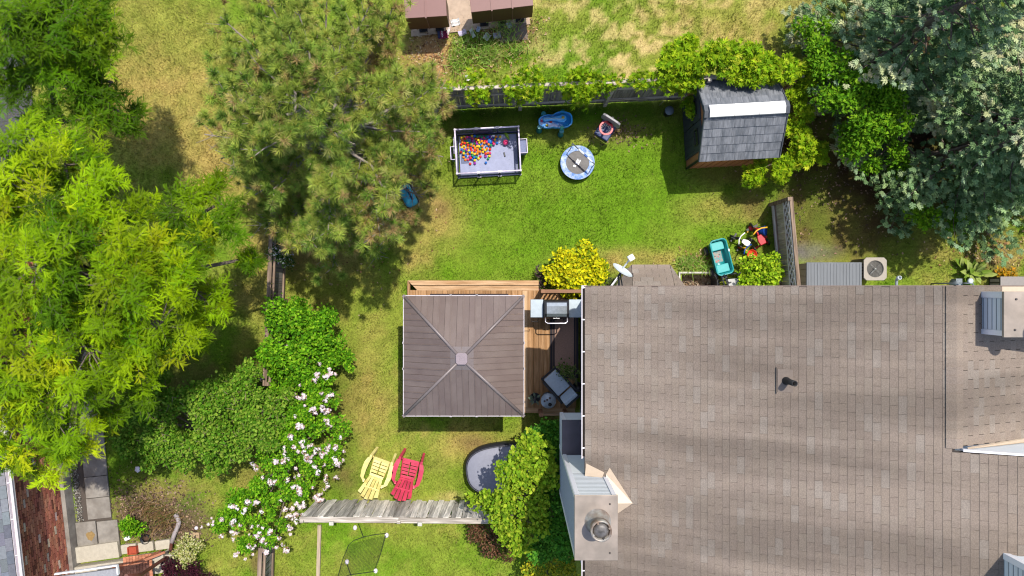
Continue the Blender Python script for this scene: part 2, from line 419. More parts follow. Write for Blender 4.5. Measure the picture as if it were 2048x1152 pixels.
def shingle_mat():
    m = mat('roof_shingle', C('#a8948a', .64), .92, var=0, scale=1.1, bump=.5, bscale=140, spec=.2, attr=True)
    n = m.node_tree.nodes; l = m.node_tree.links; b = n['Principled BSDF']
    src = b.inputs['Base Color'].links[0].from_socket
    g = n.new('ShaderNodeNewGeometry')
    # rain streaks running down the slope and mineral granules
    mp = n.new('ShaderNodeMapping'); mp.inputs['Scale'].default_value = (.22, 1.55, .22); l.new(g.outputs['Position'], mp.inputs['Vector'])
    nz = n.new('ShaderNodeTexNoise'); nz.inputs['Scale'].default_value = 1.0; nz.inputs['Detail'].default_value = 3; l.new(mp.outputs[0], nz.inputs['Vector'])
    r = n.new('ShaderNodeMapRange'); r.inputs[1].default_value = .36; r.inputs[2].default_value = .60; r.inputs[3].default_value = .70; r.inputs[4].default_value = 1.08; l.new(nz.outputs['Fac'], r.inputs[0])
    gz = n.new('ShaderNodeTexNoise'); gz.inputs['Scale'].default_value = 55; gz.inputs['Detail'].default_value = 4; l.new(g.outputs['Position'], gz.inputs['Vector'])
    r2 = n.new('ShaderNodeMapRange'); r2.inputs[1].default_value = .3; r2.inputs[2].default_value = .7; r2.inputs[3].default_value = .80; r2.inputs[4].default_value = 1.18; l.new(gz.outputs['Fac'], r2.inputs[0])
    mm = n.new('ShaderNodeMath'); mm.operation = 'MULTIPLY'; l.new(r.outputs[0], mm.inputs[0]); l.new(r2.outputs[0], mm.inputs[1])
    vm = n.new('ShaderNodeVectorMath'); vm.operation = 'SCALE'; l.new(src, vm.inputs[0]); l.new(mm.outputs[0], vm.inputs['Scale']); l.new(vm.outputs[0], b.inputs['Base Color'])
    return m
SHM = shingle_mat()
UNDER = mat('roof_underlay', C('#5c5450', .45), .95, var=.1)
# walls
mb = MB(); mb.box((6.41, -3.72, 2.4), (9.18, 7.14, 4.8)); hpart('wall', mb, SIDING)
# roof deck slab (two slopes, south roof carried higher)
t = .10
def slab(mb, x0, x1, y0, y1, fz, off):
    a, b = fz(x0) - off, fz(x1) - off
    mb.add([(x0, y0, a), (x1, y0, b), (x1, y1, b), (x0, y1, a), (x0, y0, a - t), (x1, y0, b - t), (x1, y1, b - t), (x0, y1, a - t)],
           [(0, 1, 2, 3), (7, 6, 5, 4), (0, 4, 5, 1), (1, 5, 6, 2), (2, 6, 7, 3), (3, 7, 4, 0)])
mb = MB(); slab(mb, XE, XR, YS, YN, zl, .012); slab(mb, XR + .001, XR2, YG, YN, zr, .012); slab(mb, XR + .001, XR2, YS, YG - .06, zl, .012)
roof = hpart('roof', mb, UNDER)
# shingles
EXP, TAB = 0.127, 0.305
rng = np.random.default_rng(21); random.seed(21)
def shingle_verts(ex, tab, rev=1):
    hx, hy = ex / 2, tab / 2 - (.002 if rev > 0 else .0042)
    lo, hi, bt = .0095, .003, -.003
    a = (-hx * rev, hx * rev)
    return [(a[0], -hy, bt), (a[1], -hy, bt), (a[1], hy, bt), (a[0], hy, bt), (a[0], -hy, lo), (a[1], -hy, hi), (a[1], hy, hi), (a[0], hy, lo)]
SF = [(4, 5, 6), (4, 6, 7), (0, 4, 7), (0, 7, 3), (0, 1, 5), (0, 5, 4), (2, 3, 7), (2, 7, 6), (1, 2, 6), (1, 6, 5), (0, 3, 2), (0, 2, 1)]
TONES = [C(h, .54) for h in ('#a59588', '#a59588', '#a69688', '#a39386', '#a59587', '#a8998c', '#ab9e92', '#a59587', '#a29285', '#a7988a')]
var_mesh = []
for i, tcol in enumerate(TONES):
    v = np.array(shingle_verts(EXP + .004, TAB))
    var_mesh.append(np_mesh('shingle', v, np.array(SF), np.tile(np.array(tcol), (8, 1)), SHM))
cells = []
ncol = int((XR2 - XE) / (EXP * CO)) + 1
for c in range(ncol):
    x = XE + (c + .5) * EXP * CO
    y1 = YN if x < XR - .05 else YG - .07
    off = (c % 2) * TAB / 2 + ((c * 7) % 5 - 2) * .006
    k = 0
    y = y1 + off - TAB
    while y + TAB > YS:
        top = min(y + TAB, y1); bot = max(y, YS)
        if top - bot > .03:
            cells.append((x, (top + bot) / 2, zl(x), top - bot))
        y -= TAB
vis = lambda x, y, z: abs(x * F / (H - z)) < 1020 and abs(y * F / (H - z)) < 572
inv = [i for i, (x, y, z, t_) in enumerate(cells) if vis(x, y, z) and t_ > TAB - .01 and not (1.05 < x < 1.9 and -4.9 < y < -3.4)]
inv.sort(key=lambda i: -cells[i][2]); chosen = set(inv[:300])
rest = []
rotM = Matrix.Rotation(-PHI, 3, 'Y')
for i, (x, y, z, ln) in enumerate(cells):
    if i in chosen:
        tone = rng.integers(len(TONES))
        o = bpy.data.objects.new('shingle', var_mesh[tone]); COL.objects.link(o); o.parent = roof
        o.location = HB @ Vector((x, y, z)); o.rotation_euler = (random.uniform(-.002, .002), -PHI + random.uniform(-.006, .004), random.uniform(-.006, .006))
    else:
        v = np.array([HB @ (rotM @ Vector(p) + Vector((x, y, z + random.uniform(-.001, .002)))) for p in shingle_verts(EXP + .004, ln)])
        rest.append((v, np.array(SF), np.tile(np.array(TONES[rng.integers(len(TONES))]), (8, 1))))
# the right hand slope falls away to the right: same shingles
for c in range(int((XR2 - XR) / (EXP * CO)) + 1):
    x = XR + .02 + (c + .5) * EXP * CO; off = (c % 2) * TAB / 2
    y = YN + off - TAB
    while y + TAB > YG:
        top = min(y + TAB, YN); bot = max(y, YG)
        if top - bot > .03:
            v = np.array([HB @ (Matrix.Rotation(PHI, 3, 'Y') @ Vector(p) + Vector((x, (top + bot) / 2, zr(x)))) for p in shingle_verts(EXP + .004, top - bot, -1)])
            f = np.array(SF)[:, ::-1]
            rest.append((v, f, np.tile(np.array(TONES[rng.integers(len(TONES))]) * 1.02, (8, 1))))
        y -= TAB
V, T, Cc = join(rest)
o = link('shingle_field', np_mesh('shingle_field', V, T, Cc, SHM), roof); o['kind'] = 'stuff'
# ridge caps over the north ridge
capmb = MB()
capv = [(-.13, -.0, -.030), (0, -.0, .021), (.13, -.0, -.030)]
cm_v = np.array([(-.14, -.08, -.044), (0, -.08, .010), (.14, -.08, -.044), (-.14, .08, -.036), (0, .08, .019), (.14, .08, -.036), (-.14, .08, -.055), (.14, .08, -.055)])
cm_t = np.array([(0, 1, 4), (0, 4, 3), (1, 2, 5), (1, 5, 4), (3, 4, 6), (4, 5, 7), (4, 7, 6)])
cap_mesh = [np_mesh('ridge_cap', cm_v, cm_t, np.tile(np.array(C(h, .6)), (8, 1)), SHM) for h in ('#a59588', '#a79788', '#a29284')]
y = YN - .08; k = 0
while y > YG:
    o = link('ridge_cap', cap_mesh[random.randrange(3)], roof, HB @ Vector((XR, y, ZR + .018))); y -= .145; k += 1
# gable wall of the higher southern roof, white rake board, tan step flashing
mb = MB(); xs_ = [XR + .05, XR2]
n = 16
for i in range(n):     # horizontal clapboards of the gable triangle
    z0 = ZR - 1.0 + i * .11; z1 = z0 + .11
    xa = lambda z: XR + (z - ZR) / SL if z > ZR else XR + (ZR - z) / SL
    a0, a1 = xa(z0) + (.02 if z0 > ZR else -.04), xa(z1) + (.02 if z1 > ZR else -.04)
    if a0 < XR2:
        mb.add([(a0, YG - .05 + .012, z0), (XR2, YG - .05 + .012, z0), (XR2, YG - .05, z1), (min(a1, XR2), YG - .05, z1)], [(3, 2, 1, 0)])
hpart('gable_siding', mb, SIDING)
mb = MB(); mb.bar((XR + .10, YG - .035, zl(XR + .10) - .01), (XR2, YG - .035, zl(XR2) - .01), .035, .09, (0, 0, 1)); hpart('rake_board', mb, TRIMW)
TAN = mat('tan_flashing', C('#cdb9a2', .70), .45, var=.06, scale=4)
mb = MB(); mb.add([(XR + .22, YG - .028, zr(XR + .22) + .06), (XR2, YG - .028, zr(XR2) + .10), (XR2, YG - .03, zr(XR2) + .018), (XR + .24, YG - .01, zr(XR + .24) + .018), (XR2, YG + .09, zr(XR2) + .02)], [(0, 3, 4, 2), (0, 2, 1)]); hpart('step_flashing', mb, TAN)
# north rake edge, soffit and fascia
RAKE = mat('brown_rake_trim', C('#8c7a70', .6), .6, var=.05)
mb = MB(); mb.bar((XE, YN + .006, zl(XE) - .07), (XR, YN + .006, ZR - .07), .016, .12); mb.bar((XR, YN + .006, ZR - .07), (XR2, YN + .006, zr(XR2) - .07), .016, .12); hpart('rake_trim', mb, RAKE)
mb = MB(); mb.box((1.57, -3.6, 4.93), (.30, 7.2, .02)); hpart('soffit', mb, TRIMW)
mb = MB(); mb.box((1.455, -3.585, 5.02), (.02, 7.2, .17)); hpart('fascia', mb, TRIMW)
# gutter: open trough with white lip, spacers across
GUT = mat('gutter_metal', C('#d8d0d4', .8), .4, var=.05, scale=2)
def gutter(parent, x0, x1, y0, y1, z, builder, step=.62):
    mb = MB(); wd = x1 - x0; d = .09; t_ = .006
    prof = [(x0, z + .004), (x0 - .004, z + .010), (x0 - .012, z + .004), (x0 - .010, z - .01), (x0 + .006, z - d), (x1, z - d), (x1, z), (x1 - t_, z), (x1 - t_, z - d + t_), (x0 + .012, z - d + t_), (x0 + .010, z - .002)]
    vs = [(p[0], y, p[1]) for y in (y0, y1) for p in prof]; n_ = len(prof)
    fs = [(i, (i + 1) % n_, n_ + (i + 1) % n_, n_ + i) for i in range(n_)] + [list(range(n_))[::-1], [n_ + i for i in range(n_)]]
    mb.add(vs, fs)
    g_ = builder('gutter', mb, GUT, parent)
    k_ = int(abs(y1 - y0) / step)
    for i in range(k_ + 1):
        m2 = MB(); yy = max(y0, y1) - .04 - i * step; m2.box(((x0 + x1) / 2 - .003, yy, z + .002), (wd + .006, .022, .008)); builder('hanger', m2, TRIMW, g_)
    return g_
# leaf debris in trough is part of gutter
gN = gutter(house, 1.352, 1.452, -3.30, YN + .02, ZE - .01, lambda n_, m_, mm_, p_: hpart(n_, m_, mm_, p_))
mb = MB(); mb.box((1.36, -3.42, ZE - .055), (.06, .26, .10)); 
gS = gutter(house, 1.352, 1.452, -7.1, -4.80, ZE - .01, lambda n_, m_, mm_, p_: hpart(n_, m_, mm_, p_))
DEB = mat('gutter_dirt', C('#3a332c', .5), .9, var=.3, scale=20)
mb = MB(); mb.box((1.404, -1.64, ZE - .078), (.07, 3.25, .02)); mb.box((1.404, -5.9, ZE - .078), (.07, 2.2, .02)); hpart('gutter_silt', mb, DEB)
# chimney chase clad in white boards
CX0, CX1, CY0, CY1, CZ = 1.116, 1.81, -4.705, -3.63, 6.40
def clad(mb, p0, p1, z0, z1, nrm, step=.085):
    """lapped horizontal boards between two wall corners"""
    p0 = Vector(p0); p1 = Vector(p1); nv = Vector(nrm); z = z0
    while z < z1 - .005:
        zt = min(z + step, z1)
        a, b = p0 + nv * .014, p1 + nv * .014
        c_, d = p1 + nv * .002, p0 + nv * .002
        mb.add([(a.x, a.y, z), (b.x, b.y, z), (c_.x, c_.y, zt), (d.x, d.y, zt), (d.x, d.y, z), (c_.x, c_.y, z)], [(0, 1, 2, 3), (4, 5, 1, 0)])
        z = zt
mb = MB()
mb.box(((CX0 + CX1) / 2, (CY0 + CY1) / 2, (CZ + 2.5) / 2), (CX1 - CX0 - .002, CY1 - CY0 - .002, CZ - 2.5))
mb.box(((CX0 + 1.83) / 2, -3.26, 2.95), (1.83 - CX0, .72, .9))
clad(mb, (CX0, CY1, 0), (CX1, CY1, 0), 3.45, CZ - .02, (0, 1, 0)); clad(mb, (CX0, CY0, 0), (CX0, CY1, 0), 2.5, CZ - .02, (-1, 0, 0), .1)
clad(mb, (CX0, -2.90, 0), (1.82, -2.90, 0), 2.5, 3.40, (0, 1, 0)); clad(mb, (CX0, CY1, 0), (CX0, -2.90, 0), 2.5, 3.40, (-1, 0, 0), .1)
chim = hpart('chimney', mb, SIDING)
LAP_SHADE = mat('lap_shadow', C('#9aa0a6', .6), .7, var=.1)  # grey bars paint in the shadow line under each board lap
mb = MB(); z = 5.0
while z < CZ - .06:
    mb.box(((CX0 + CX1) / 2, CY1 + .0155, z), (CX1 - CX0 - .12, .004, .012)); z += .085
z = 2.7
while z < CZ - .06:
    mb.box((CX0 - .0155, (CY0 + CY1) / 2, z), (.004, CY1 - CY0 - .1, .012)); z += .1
o = hpart('lap_shadow', mb, LAP_SHADE, chim); o['kind'] = 'stuff'
for (x, y) in ((CX0 - .012, CY1 + .012), (CX0 - .012, CY0 - .01)):
    mb = MB(); mb.box((x + .035, y, (CZ + 2.5) / 2), (.075, .03, CZ - 2.52)); mb.box((x, y - .03 if y > -4 else y + .03, (CZ + 2.5) / 2), (.03, .075, CZ - 2.52)); hpart('corner_trim', mb, TRIMW, chim)
mb = MB(); mb.box((CX1 - .03, CY1 + .012, (CZ + 5.2) / 2), (.075, .03, CZ - 5.22)); hpart('corner_trim', mb, TRIMW, chim)
mb = MB(); mb.box((CX0 + .025, -2.886, 2.95), (.075, .03, .88)); hpart('corner_trim', mb, TRIMW, chim)
SHO = mat('dark_metal_shoulder', C('#6a6670', .5), .35, metal=.4, var=.12, scale=2)
mb = MB(); mb.add([(CX0 - .03, -2.875, 3.43), (1.82, -2.875, 3.43), (1.82, -3.62, 3.50), (CX0 - .03, -3.62, 3.50), (CX0 - .03, -2.875, 3.40), (1.82, -2.875, 3.40), (1.82, -3.62, 3.40), (CX0 - .03, -3.62, 3.40)], [(3, 2, 1, 0), (4, 5, 6, 7), (0, 1, 5, 4), (1, 2, 6, 5), (2, 3, 7, 6), (3, 0, 4, 7)]); hpart('shoulder', mb, SHO, chim)
CAPM = mat('weathered_cap_metal', C('#b8a99c', .62), .5, metal=.25, var=.10, scale=2.2, col2=C('#a2968a', .58), bump=.15, bscale=3)
mb = MB(); mb.box(((CX0 + CX1) / 2, (CY0 + CY1) / 2, CZ + .02), (CX1 - CX0 + .06, CY1 - CY0 + .06, .045)); cap = hpart('cap_plate', mb, CAPM, chim, bevel=.008)
FLM = mat('flue_steel', C('#b8b4ac', .62), .45, metal=.35, var=.2, scale=5, col2=C('#9a8270', .55))
fc = (1.49, -4.06); mb = MB(); fl_n = 32
mb.lathe([(.23, CZ + .045), (.21, CZ + .065), (.155, CZ + .16), (.14, CZ + .18), (.14, CZ + .36), (.178, CZ + .365), (.178, CZ + .52), (.148, CZ + .52), (.148, CZ + .44), (.02, CZ + .44)], fl_n, (fc[0], fc[1], 0), False)
mb2 = MB(); mb2.lathe([(.128, CZ + .47), (.125, CZ + .49), (.06, CZ + .505), (.004, CZ + .51)], fl_n, (fc[0], fc[1], 0)); 
for k in range(4):
    a = k * math.pi / 2 + .4; mb.box((fc[0] + .145 * math.cos(a), fc[1] + .145 * math.sin(a), CZ + .47), (.03, .03, .14), a)
fp_ = hpart('flue_pipe', mb, FLM, chim); hpart('rain_cap', mb2, mat('rain_cap_metal', C('#8a8684', .55), .5, metal=.35, var=.3, scale=7, col2=C('#5c5854', .5)), chim)
for (x, y) in ((1.70, -3.75), (1.70, -4.60)):
    mb = MB(); mb.lathe([(.016, CZ + .04), (.016, CZ + .055), (.004, CZ + .06)], 10, (x, y, 0)); hpart('cap_screw', mb, mat('dark_screw', C('#5a5250', .6), .5), chim)
# saddle behind the chimney and its flashing
ax = (2.27, -4.05); mb = MB()
za = zl(ax[0]) + .02
mb.add([(CX1 - .02, -3.55, zl(CX1) + .02), (ax[0], ax[1], za), (CX1 - .02, ax[1], za + .015), (CX1 - .02, -4.45, zl(CX1) + .02), (CX1 + .05, -3.42, zl(CX1 + .05) + .018)], [(0, 1, 2)[::-1], (1, 3, 2)[::-1], (0, 4, 1)[::-1]])
mb.add([(1.43, -3.38, zl(1.43) + .016), (1.76, -3.52, zl(1.76) + .018), (1.72, -3.615, zl(1.72) + .05), (1.40, -3.615, zl(1.40) + .05)], [(0, 1, 2, 3)[::-1]])
hpart('saddle_flashing', mb, TAN, chim)
# other chimneys on the far roofs
def small_chase(x0, x1, y0, y1, zt, zb, cap_, pipe):
    mb = MB(); mb.box(((x0 + x1) / 2, (y0 + y1) / 2, (zt + zb) / 2), (x1 - x0 - .004, y1 - y0 - .004, zt - zb))
    clad(mb, (x0, y0, 0), (x0, y1, 0), zb, zt, (-1, 0, 0), .10); clad(mb, (x0, y1, 0), (x1, y1, 0), zb, zt, (0, 1, 0), .10)
    c_ = hpart('chimney', mb, SIDING)
    mb = MB(); z = zb + .1  # lap shadows put in as grey bars on the left face
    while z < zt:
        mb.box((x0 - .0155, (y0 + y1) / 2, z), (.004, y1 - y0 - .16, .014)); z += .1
    o = hpart('lap_shadow', mb, MATS['lap_shadow'], c_); o['kind'] = 'stuff'
    for (x, y) in ((x0 - .012, y1 - .03), (x0 - .012, y0 + .03)):
        mb = MB(); mb.box((x, y, (zt + zb) / 2), (.03, .08, zt - zb)); hpart('corner_trim', mb, TRIMW, c_)
    mb = MB(); mb.box((x0 + .02, y1 + .012, (zt + zb) / 2), (.09, .03, zt - zb)); hpart('corner_trim', mb, TRIMW, c_)
    if cap_:
        mb = MB(); mb.box(((x0 + x1) / 2, (y0 + y1) / 2, zt + .03), (x1 - x0 + .10, y1 - y0 + .06, .05)); hpart('cap_plate', mb, CAPM, c_, bevel=.008)
        for (x, y) in ((x0 + .14, y1 - .09), (x0 + .12, y0 + .09)):
            mb = MB(); mb.lathe([(.018, zt + .05), (.018, zt + .066), (.004, zt + .07)], 10, (x, y, 0)); hpart('cap_screw', mb, MATS['dark_screw'], c_)
    mb = MB(); mb.lathe([(.20, zt + .05), (.13, zt + .13), (.13, zt + pipe - .2), (.17, zt + pipe - .19), (.17, zt + pipe), (.02, zt + pipe + .05)], 24, ((x0 + x1) / 2, (y0 + y1) / 2, 0)); hpart('flue_pipe', mb, FLM, c_)
    return c_
c2 = small_chase(7.75, 8.95, -.745, -.085, 7.56, 6.3, True, .95)
mb = MB(); mb.box((8.3, -.02, zr(8.3) + .03), (1.2, .09, .03)); hpart('base_flashing', mb, TAN, c2)
c3 = small_chase(7.80, 8.95, -5.3, -4.22, 8.55, 7.3, True, .6)
# plumbing vent with flashing plate
px_, py_ = 4.79, -1.62; zv = zl(px_)
PLATE = mat('vent_flashing', C('#a09084', .44), .8, var=.12, scale=6)
mb = MB(); c_ = Vector((px_ - .02, py_, zl(px_ - .02) + .016)); 
M_ = Matrix.Translation(c_) @ Matrix.Rotation(-PHI, 4, 'Y'); mb.box((0, 0, -.004), (.25, .40, .012), 0, M_); 
vp = hpart('vent_pipe', mb, PLATE)
mb = MB(); BLK = mat('black_rubber', C('#2a2a2c', .6), .6, var=.1)
mb.lathe([(.075, .0), (.062, .05), (.055, .10), (.050, .12), (.050, .36), (.038, .36), (.038, .15), (.004, .15)], 20, (px_, py_, zv), False); hpart('pipe', mb, BLK, vp)
mb = MB(); mb.box((0, 0, 0), (.012, .46, .02), 0, Matrix.Translation(c_ + Vector((-.14, 0, -.05))) @ Matrix.Rotation(-PHI, 4, 'Y')); hpart('plate_edge', mb, BLK, vp)
# bay window under the north eave
bay = root('bay_window', 'bay window with a small shingled hip roof under the house eave', 'bay window', (3.25, -.15, 0))
BB = Matrix.Translation((-3.25, .15, 0))
def bpart(name, mb, m, parent=None, **k):
    for i, p in enumerate(mb.v): mb.v[i] = BB @ Vector(p)
    return part(name, mb, m, parent or bay, **k)
bz = 2.30; front = [(2.80, .54), (3.70, .54)]; back = [(2.30, -.15), (4.18, -.15)]
rp = [(2.30, -.15, bz), (2.80, .54, bz), (3.70, .54, bz), (4.18, -.15, bz), (2.75, -.15, bz + .55), (3.72, -.15, bz + .55)]
mb = MB(); mb.add(rp + [(p[0], p[1], bz - .06) for p in rp[:4]], [(0, 4, 1)[::-1], (1, 4, 5, 2)[::-1], (2, 5, 3)[::-1], (6, 7, 8, 9), (0, 1, 7, 6)[::-1], (1, 2, 8, 7)[::-1], (2, 3, 9, 8)[::-1]])
br = bpart('roof', mb, UNDER)
# shingles on the three bay slopes
def slope_shingles(parent, A, B, Cc_, D_):
    """A-B eave, D-C top edge (may meet); lays courses of tabs"""
    A, B, Cc_, D_ = map(Vector, (A, B, Cc_, D_)); up = ((Cc_ + D_) / 2 - (A + B) / 2); e = (B - A).normalized(); L = up.length
    nrm = e.cross(up).normalized(); n_ = max(1, int(L / .12)); us = up.normalized()
    for i in range(n_):
        t0, t1 = i / n_, (i + 1) / n_
        a0, b0 = A.lerp(D_, t0), B.lerp(Cc_, t0); a1, b1 = A.lerp(D_, t1), B.lerp(Cc_, t1); w0 = (b0 - a0).length
        off = (i % 2) * .15; s_ = -off
        while s_ < w0:
            s0, s1 = max(0, s_ + .003), min(w0, s_ + .30 - .003)
            if s1 - s0 > .03:
                w1 = max(1e-4, (b1 - a1).length); q0 = a0 + e * s0; q1 = a0 + e * s1
                off1 = (a1 - a0).dot(e); r0 = min(max(s0, off1), off1 + w1); r1 = min(max(s1, off1), off1 + w1)
                p0 = a0 + (a1 - a0) - e * off1 + e * r0; p1 = a0 + (a1 - a0) - e * off1 + e * r1
                vs = [q0 + nrm * .014, q1 + nrm * .014, p1 + nrm * .005, p0 + nrm * .005, q0 + nrm * .001, q1 + nrm * .001]
                vs = [BB @ v for v in vs]
                me = np_mesh('shingle', np.array(vs), np.array([(0, 1, 2), (0, 2, 3), (4, 5, 1), (4, 1, 0)]), np.tile(np.array(TONES[random.randrange(10)]) * 1.1, (6, 1)), SHM)
                link('shingle', me, parent)
            s_ += .30
slope_shingles(br, rp[2], rp[1], rp[4], rp[5])
slope_shingles(br, rp[1], rp[0], rp[4], rp[4]); slope_shingles(br, rp[3], rp[2], rp[5], rp[5])
wp = [(2.40, -.15), (2.86, .46), (3.64, .46), (4.08, -.15)]
mb = MB(); mb.prism(wp, .5, bz - .06); bpart('wall', mb, SIDING)
GLS = mat('dark_glass', C('#3a3f48', .5), .08, var=.05, spec=.6)
for (a, b) in ((wp[0], wp[1]), (wp[2], wp[3]), (wp[1], wp[2])):
    a = Vector((*a, 0)); b = Vector((*b, 0)); d = (b - a).normalized(); nn = Vector((-d.y, d.x, 0)) ; L = (b - a).length
    fr = MB()
    q = lambda s_, z, o_: tuple(a + d * s_ + nn * o_ + Vector((0, 0, z)))
    for z in (.86, 2.10): fr.bar(q(.04, z, .015), q(L - .04, z, .015), .04, .05)
    for s_ in (.06, L - .06): fr.bar(q(s_, .84, .015), q(s_, 2.12, .015), .04, .05, tuple(nn))
    fo = bpart('window_frame', fr, TRIMW)
    gp_ = MB(); gp_.add([q(.08, .88, .012), q(L - .08, .88, .012), q(L - .08, 2.08, .012), q(.08, 2.08, .012)], [(0, 1, 2, 3)]); bpart('pane', gp_, GLS, fo)
# window well
well = root('window_well', 'open dark window well with a pale rim and gravel beside the bay window', 'window well', (4.98, .1, 0))
outer = [(4.46, -.25), (5.52, -.25), (5.52, .22), (5.48, .33), (5.40, .40), (5.28, .43), (4.46, .43)]
inner = [(4.50, -.25), (5.48, -.25), (5.48, .21), (5.44, .30), (5.38, .36), (5.27, .39), (4.50, .39)]
sh = lambda pl: [(p[0] - 4.98, p[1] - .1) for p in pl]
mb = MB(); mb.ring(sh(outer), sh(inner), -.55, .045); part('liner', mb, mat('well_steel', C('#6e6a68', .5), .6, metal=.3, var=.15), well)
mb = MB(); mb.ring(sh([(x * 1.002 - .01, y + .004) for x, y in outer]), sh(outer), .02, .06); mb.ring(sh(outer), sh(inner), .046, .062); part('rim', mb, mat('well_rim', C('#c9c4b8', .7), .5), well)
mb = MB(); mb.box((0, 0, -.52), (.98, .62, .04)); part('floor', mb, mat('well_gravel', C('#8a6f52', .55), .95, var=.5, scale=14, col2=C('#c0a888', .6), bump=1, bscale=50), well)
rng = np.random.default_rng(8); k = 260; P = np.stack([rng.uniform(-.45, .45, k), rng.uniform(-.28, .10, k), rng.uniform(-.49, -.44, k)], 1)
octv = np.array([(1, 0, 0), (-1, 0, 0), (0, 1, 0), (0, -1, 0), (0, 0, .7), (0, 0, -.7)]) * .5; octt = np.array([(0, 2, 4), (2, 1, 4), (1, 3, 4), (3, 0, 4), (2, 0, 5), (1, 2, 5), (3, 1, 5), (0, 3, 5)])
STN = mat('stones', (0, 0, 0), .85, var=.1, attr=True)
o = link('gravel', np_mesh('gravel', *stamp(octv, octt, P, frames(rng.normal(size=P.shape), rng), rng.uniform(.03, .07, k), palette(rng, k, [C('#c0a084', .6), C('#9a8672', .55), C('#d8c4a8', .6), C('#6f5c4c', .5)])), STN), well); o['kind'] = 'stuff'
# satellite dish bracketed to the house wall
dish = root('satellite_dish', 'pale grey satellite dish on a bracket beside the golden bush', 'satellite dish', (2.24, .0, 4.2))
DG = mat('dish_grey', C('#cfd6da', .75), .45, var=.05)
nd = Vector((.50, .80, .36)).normalized(); Md = nd.to_track_quat('Z', 'X').to_matrix().to_4x4(); dc = Vector((0.0, .33, .12)); Md.translation = dc
mb = MB(); mb.lathe([(.23, .050), (.20, .034), (.14, .016), (.07, .004), (.004, .0), (.004, -.008), (.07, -.004), (.14, .008), (.20, .026), (.235, .046), (.23, .050)], 32, (0, 0, 0), False, Md); part('reflector', mb, DG, dish)
lp = dc + nd * .36 + Vector((.0, 0, -.02)); mb = MB(); mb.bar(dc + Vector((0.0, 0, -.2)), lp + Vector((0, 0, -.02)), .03, .03); part('feed_arm', mb, DG, dish)
mb = MB(); mb.box(tuple(lp), (.12, .12, .11), .55); part('receiver', mb, mat('lnb_white', C('#eceef0', .85), .4), dish, bevel=.01)
mb = MB(); mb.tube([dc - nd * .02, dc - nd * .10 + Vector((0, 0, -.05)), (0, -.1, -.1)], .022, 8); mb.tube([dc - nd * .05, (.12, -.12, -.3)], .014, 8); mb.box((0, -.13, -.1), (.16, .03, .2)); part('mast', mb, mat('dark_mast', C('#3b3f45', .5), .5), dish)
# pipes and meter on the north wall
pv = root('exhaust_pipe', 'short grey plastic exhaust pipe standing by the wall right of the air conditioner', 'pipe', (9.80, 0.02, 0))
PVC = mat('grey_pvc', C('#9aa4aa', .65), .4, var=.06)
mb = MB(); mb.tube([(0, -.2, .9), (0, .15, .9), (0, .22, .93), (0, .24, 1.0)], .035, 12); part('elbow', mb, PVC, pv)
mb = MB(); mb.lathe([(.045, .96), (.05, 1.0), (.05, 1.06), (.038, 1.06), (.038, 1.0)], 14, (0, .24, 0), False); part('collar', mb, mat('pvc_white', C('#cfd8de', .7), .4), pv)
gm = root('gas_meter', 'grey gas meter with bent pipes beside the big leafed plant', 'gas meter', (11.5, .12, 0))
MG = mat('meter_grey', C('#8f99a0', .6), .5, metal=.2, var=.1)
mb = MB(); mb.lathe([(.09, .55), (.11, .58), (.11, .80), (.08, .84)], 16, (-.05, 0, 0)); mb.box((-.05, .08, .72), (.16, .08, .2)); part('meter_body', mb, MG, gm)
mb = MB(); mb.tube([(-.25, 0, 0), (-.25, 0, .95), (-.18, 0, 1.0), (-.08, 0, .95), (-.08, 0, .84)], .02, 8); mb.tube([(.02, 0, .84), (.02, 0, .95), (.12, 0, 1.0), (.22, -.02, .95), (.26, -.2, .9)], .02, 8); part('pipework', mb, MG, gm)
mb = MB(); mb.lathe([(.07, .0), (.07, .03), (.05, .05)], 16, (.12, .06, .98)); part('regulator', mb, mat('meter_light', C('#c6d0d6', .7), .4), gm)
# ------------------------------------------------------------------ deck
WOODV = []
def wood(name, h, k=.6, st=(1, 14, 14), var=.22, rnd=.16, h2=None):
    return mat(name, C(h, k), .8, var=var, scale=1.2, stretch=st, rnd=rnd, col2=C(h2, k) if h2 else None, bump=.25, bscale=3, spec=.2)
DW = wood('deck_cedar', '#c49a70', .62, (12, 1, 12), h2='#a47a50')
DWX = wood('deck_cedar_across', '#d2ae88', .64, (1, 12, 12), h2='#b48c64')
DZ = 0.40
deck = root('deck', 'low cedar deck with a mitred border of boards under the gazebo', 'deck', (0, 0, 0))
def box_mesh(name, d, m): return MB().box((0, 0, 0), d).mesh(name, m)
pitch = .1405
x = -2.60; k = 0
while x < 1.64:
    y1 = -.075 if x > .66 else -.055; y0 = -3.14
    me = box_mesh('board', (.135, y1 - y0, .028), DW); o = link('board', me, deck, (x, (y0 + y1) / 2, DZ - .014 + random.uniform(-.001, .001)), (0, 0, random.uniform(-.0006, .0006)), bevel=.003); x += pitch
mit = .0
for (y, x0, x1) in ((.135, -2.74, .70), (-.003, -2.60, .70)):
    mb = MB(); mb.prism([(x0, y + .062), (x0 + .125, y - .062), (x1, y - .062), (x1, y + .062)], DZ - .028, DZ + .004); part('border_board', mb, DWX, deck, bevel=.003)
mb = MB(); mb.prism([(-2.74, .193), (-2.74, -3.2), (-2.67, -3.2), (-2.67, .09)], DZ - .028, DZ + .004); part('border_board', mb, DW, deck)
mb = MB(); mb.prism([(.276, -.075), (.402, -.075), (.402, -3.13), (.276, -3.13)], DZ - .026, DZ + .006); part('border_board', mb, DWX if False else wood('deck_cedar_pale', '#d8b48c', .66, (12, 1, 12)), deck)
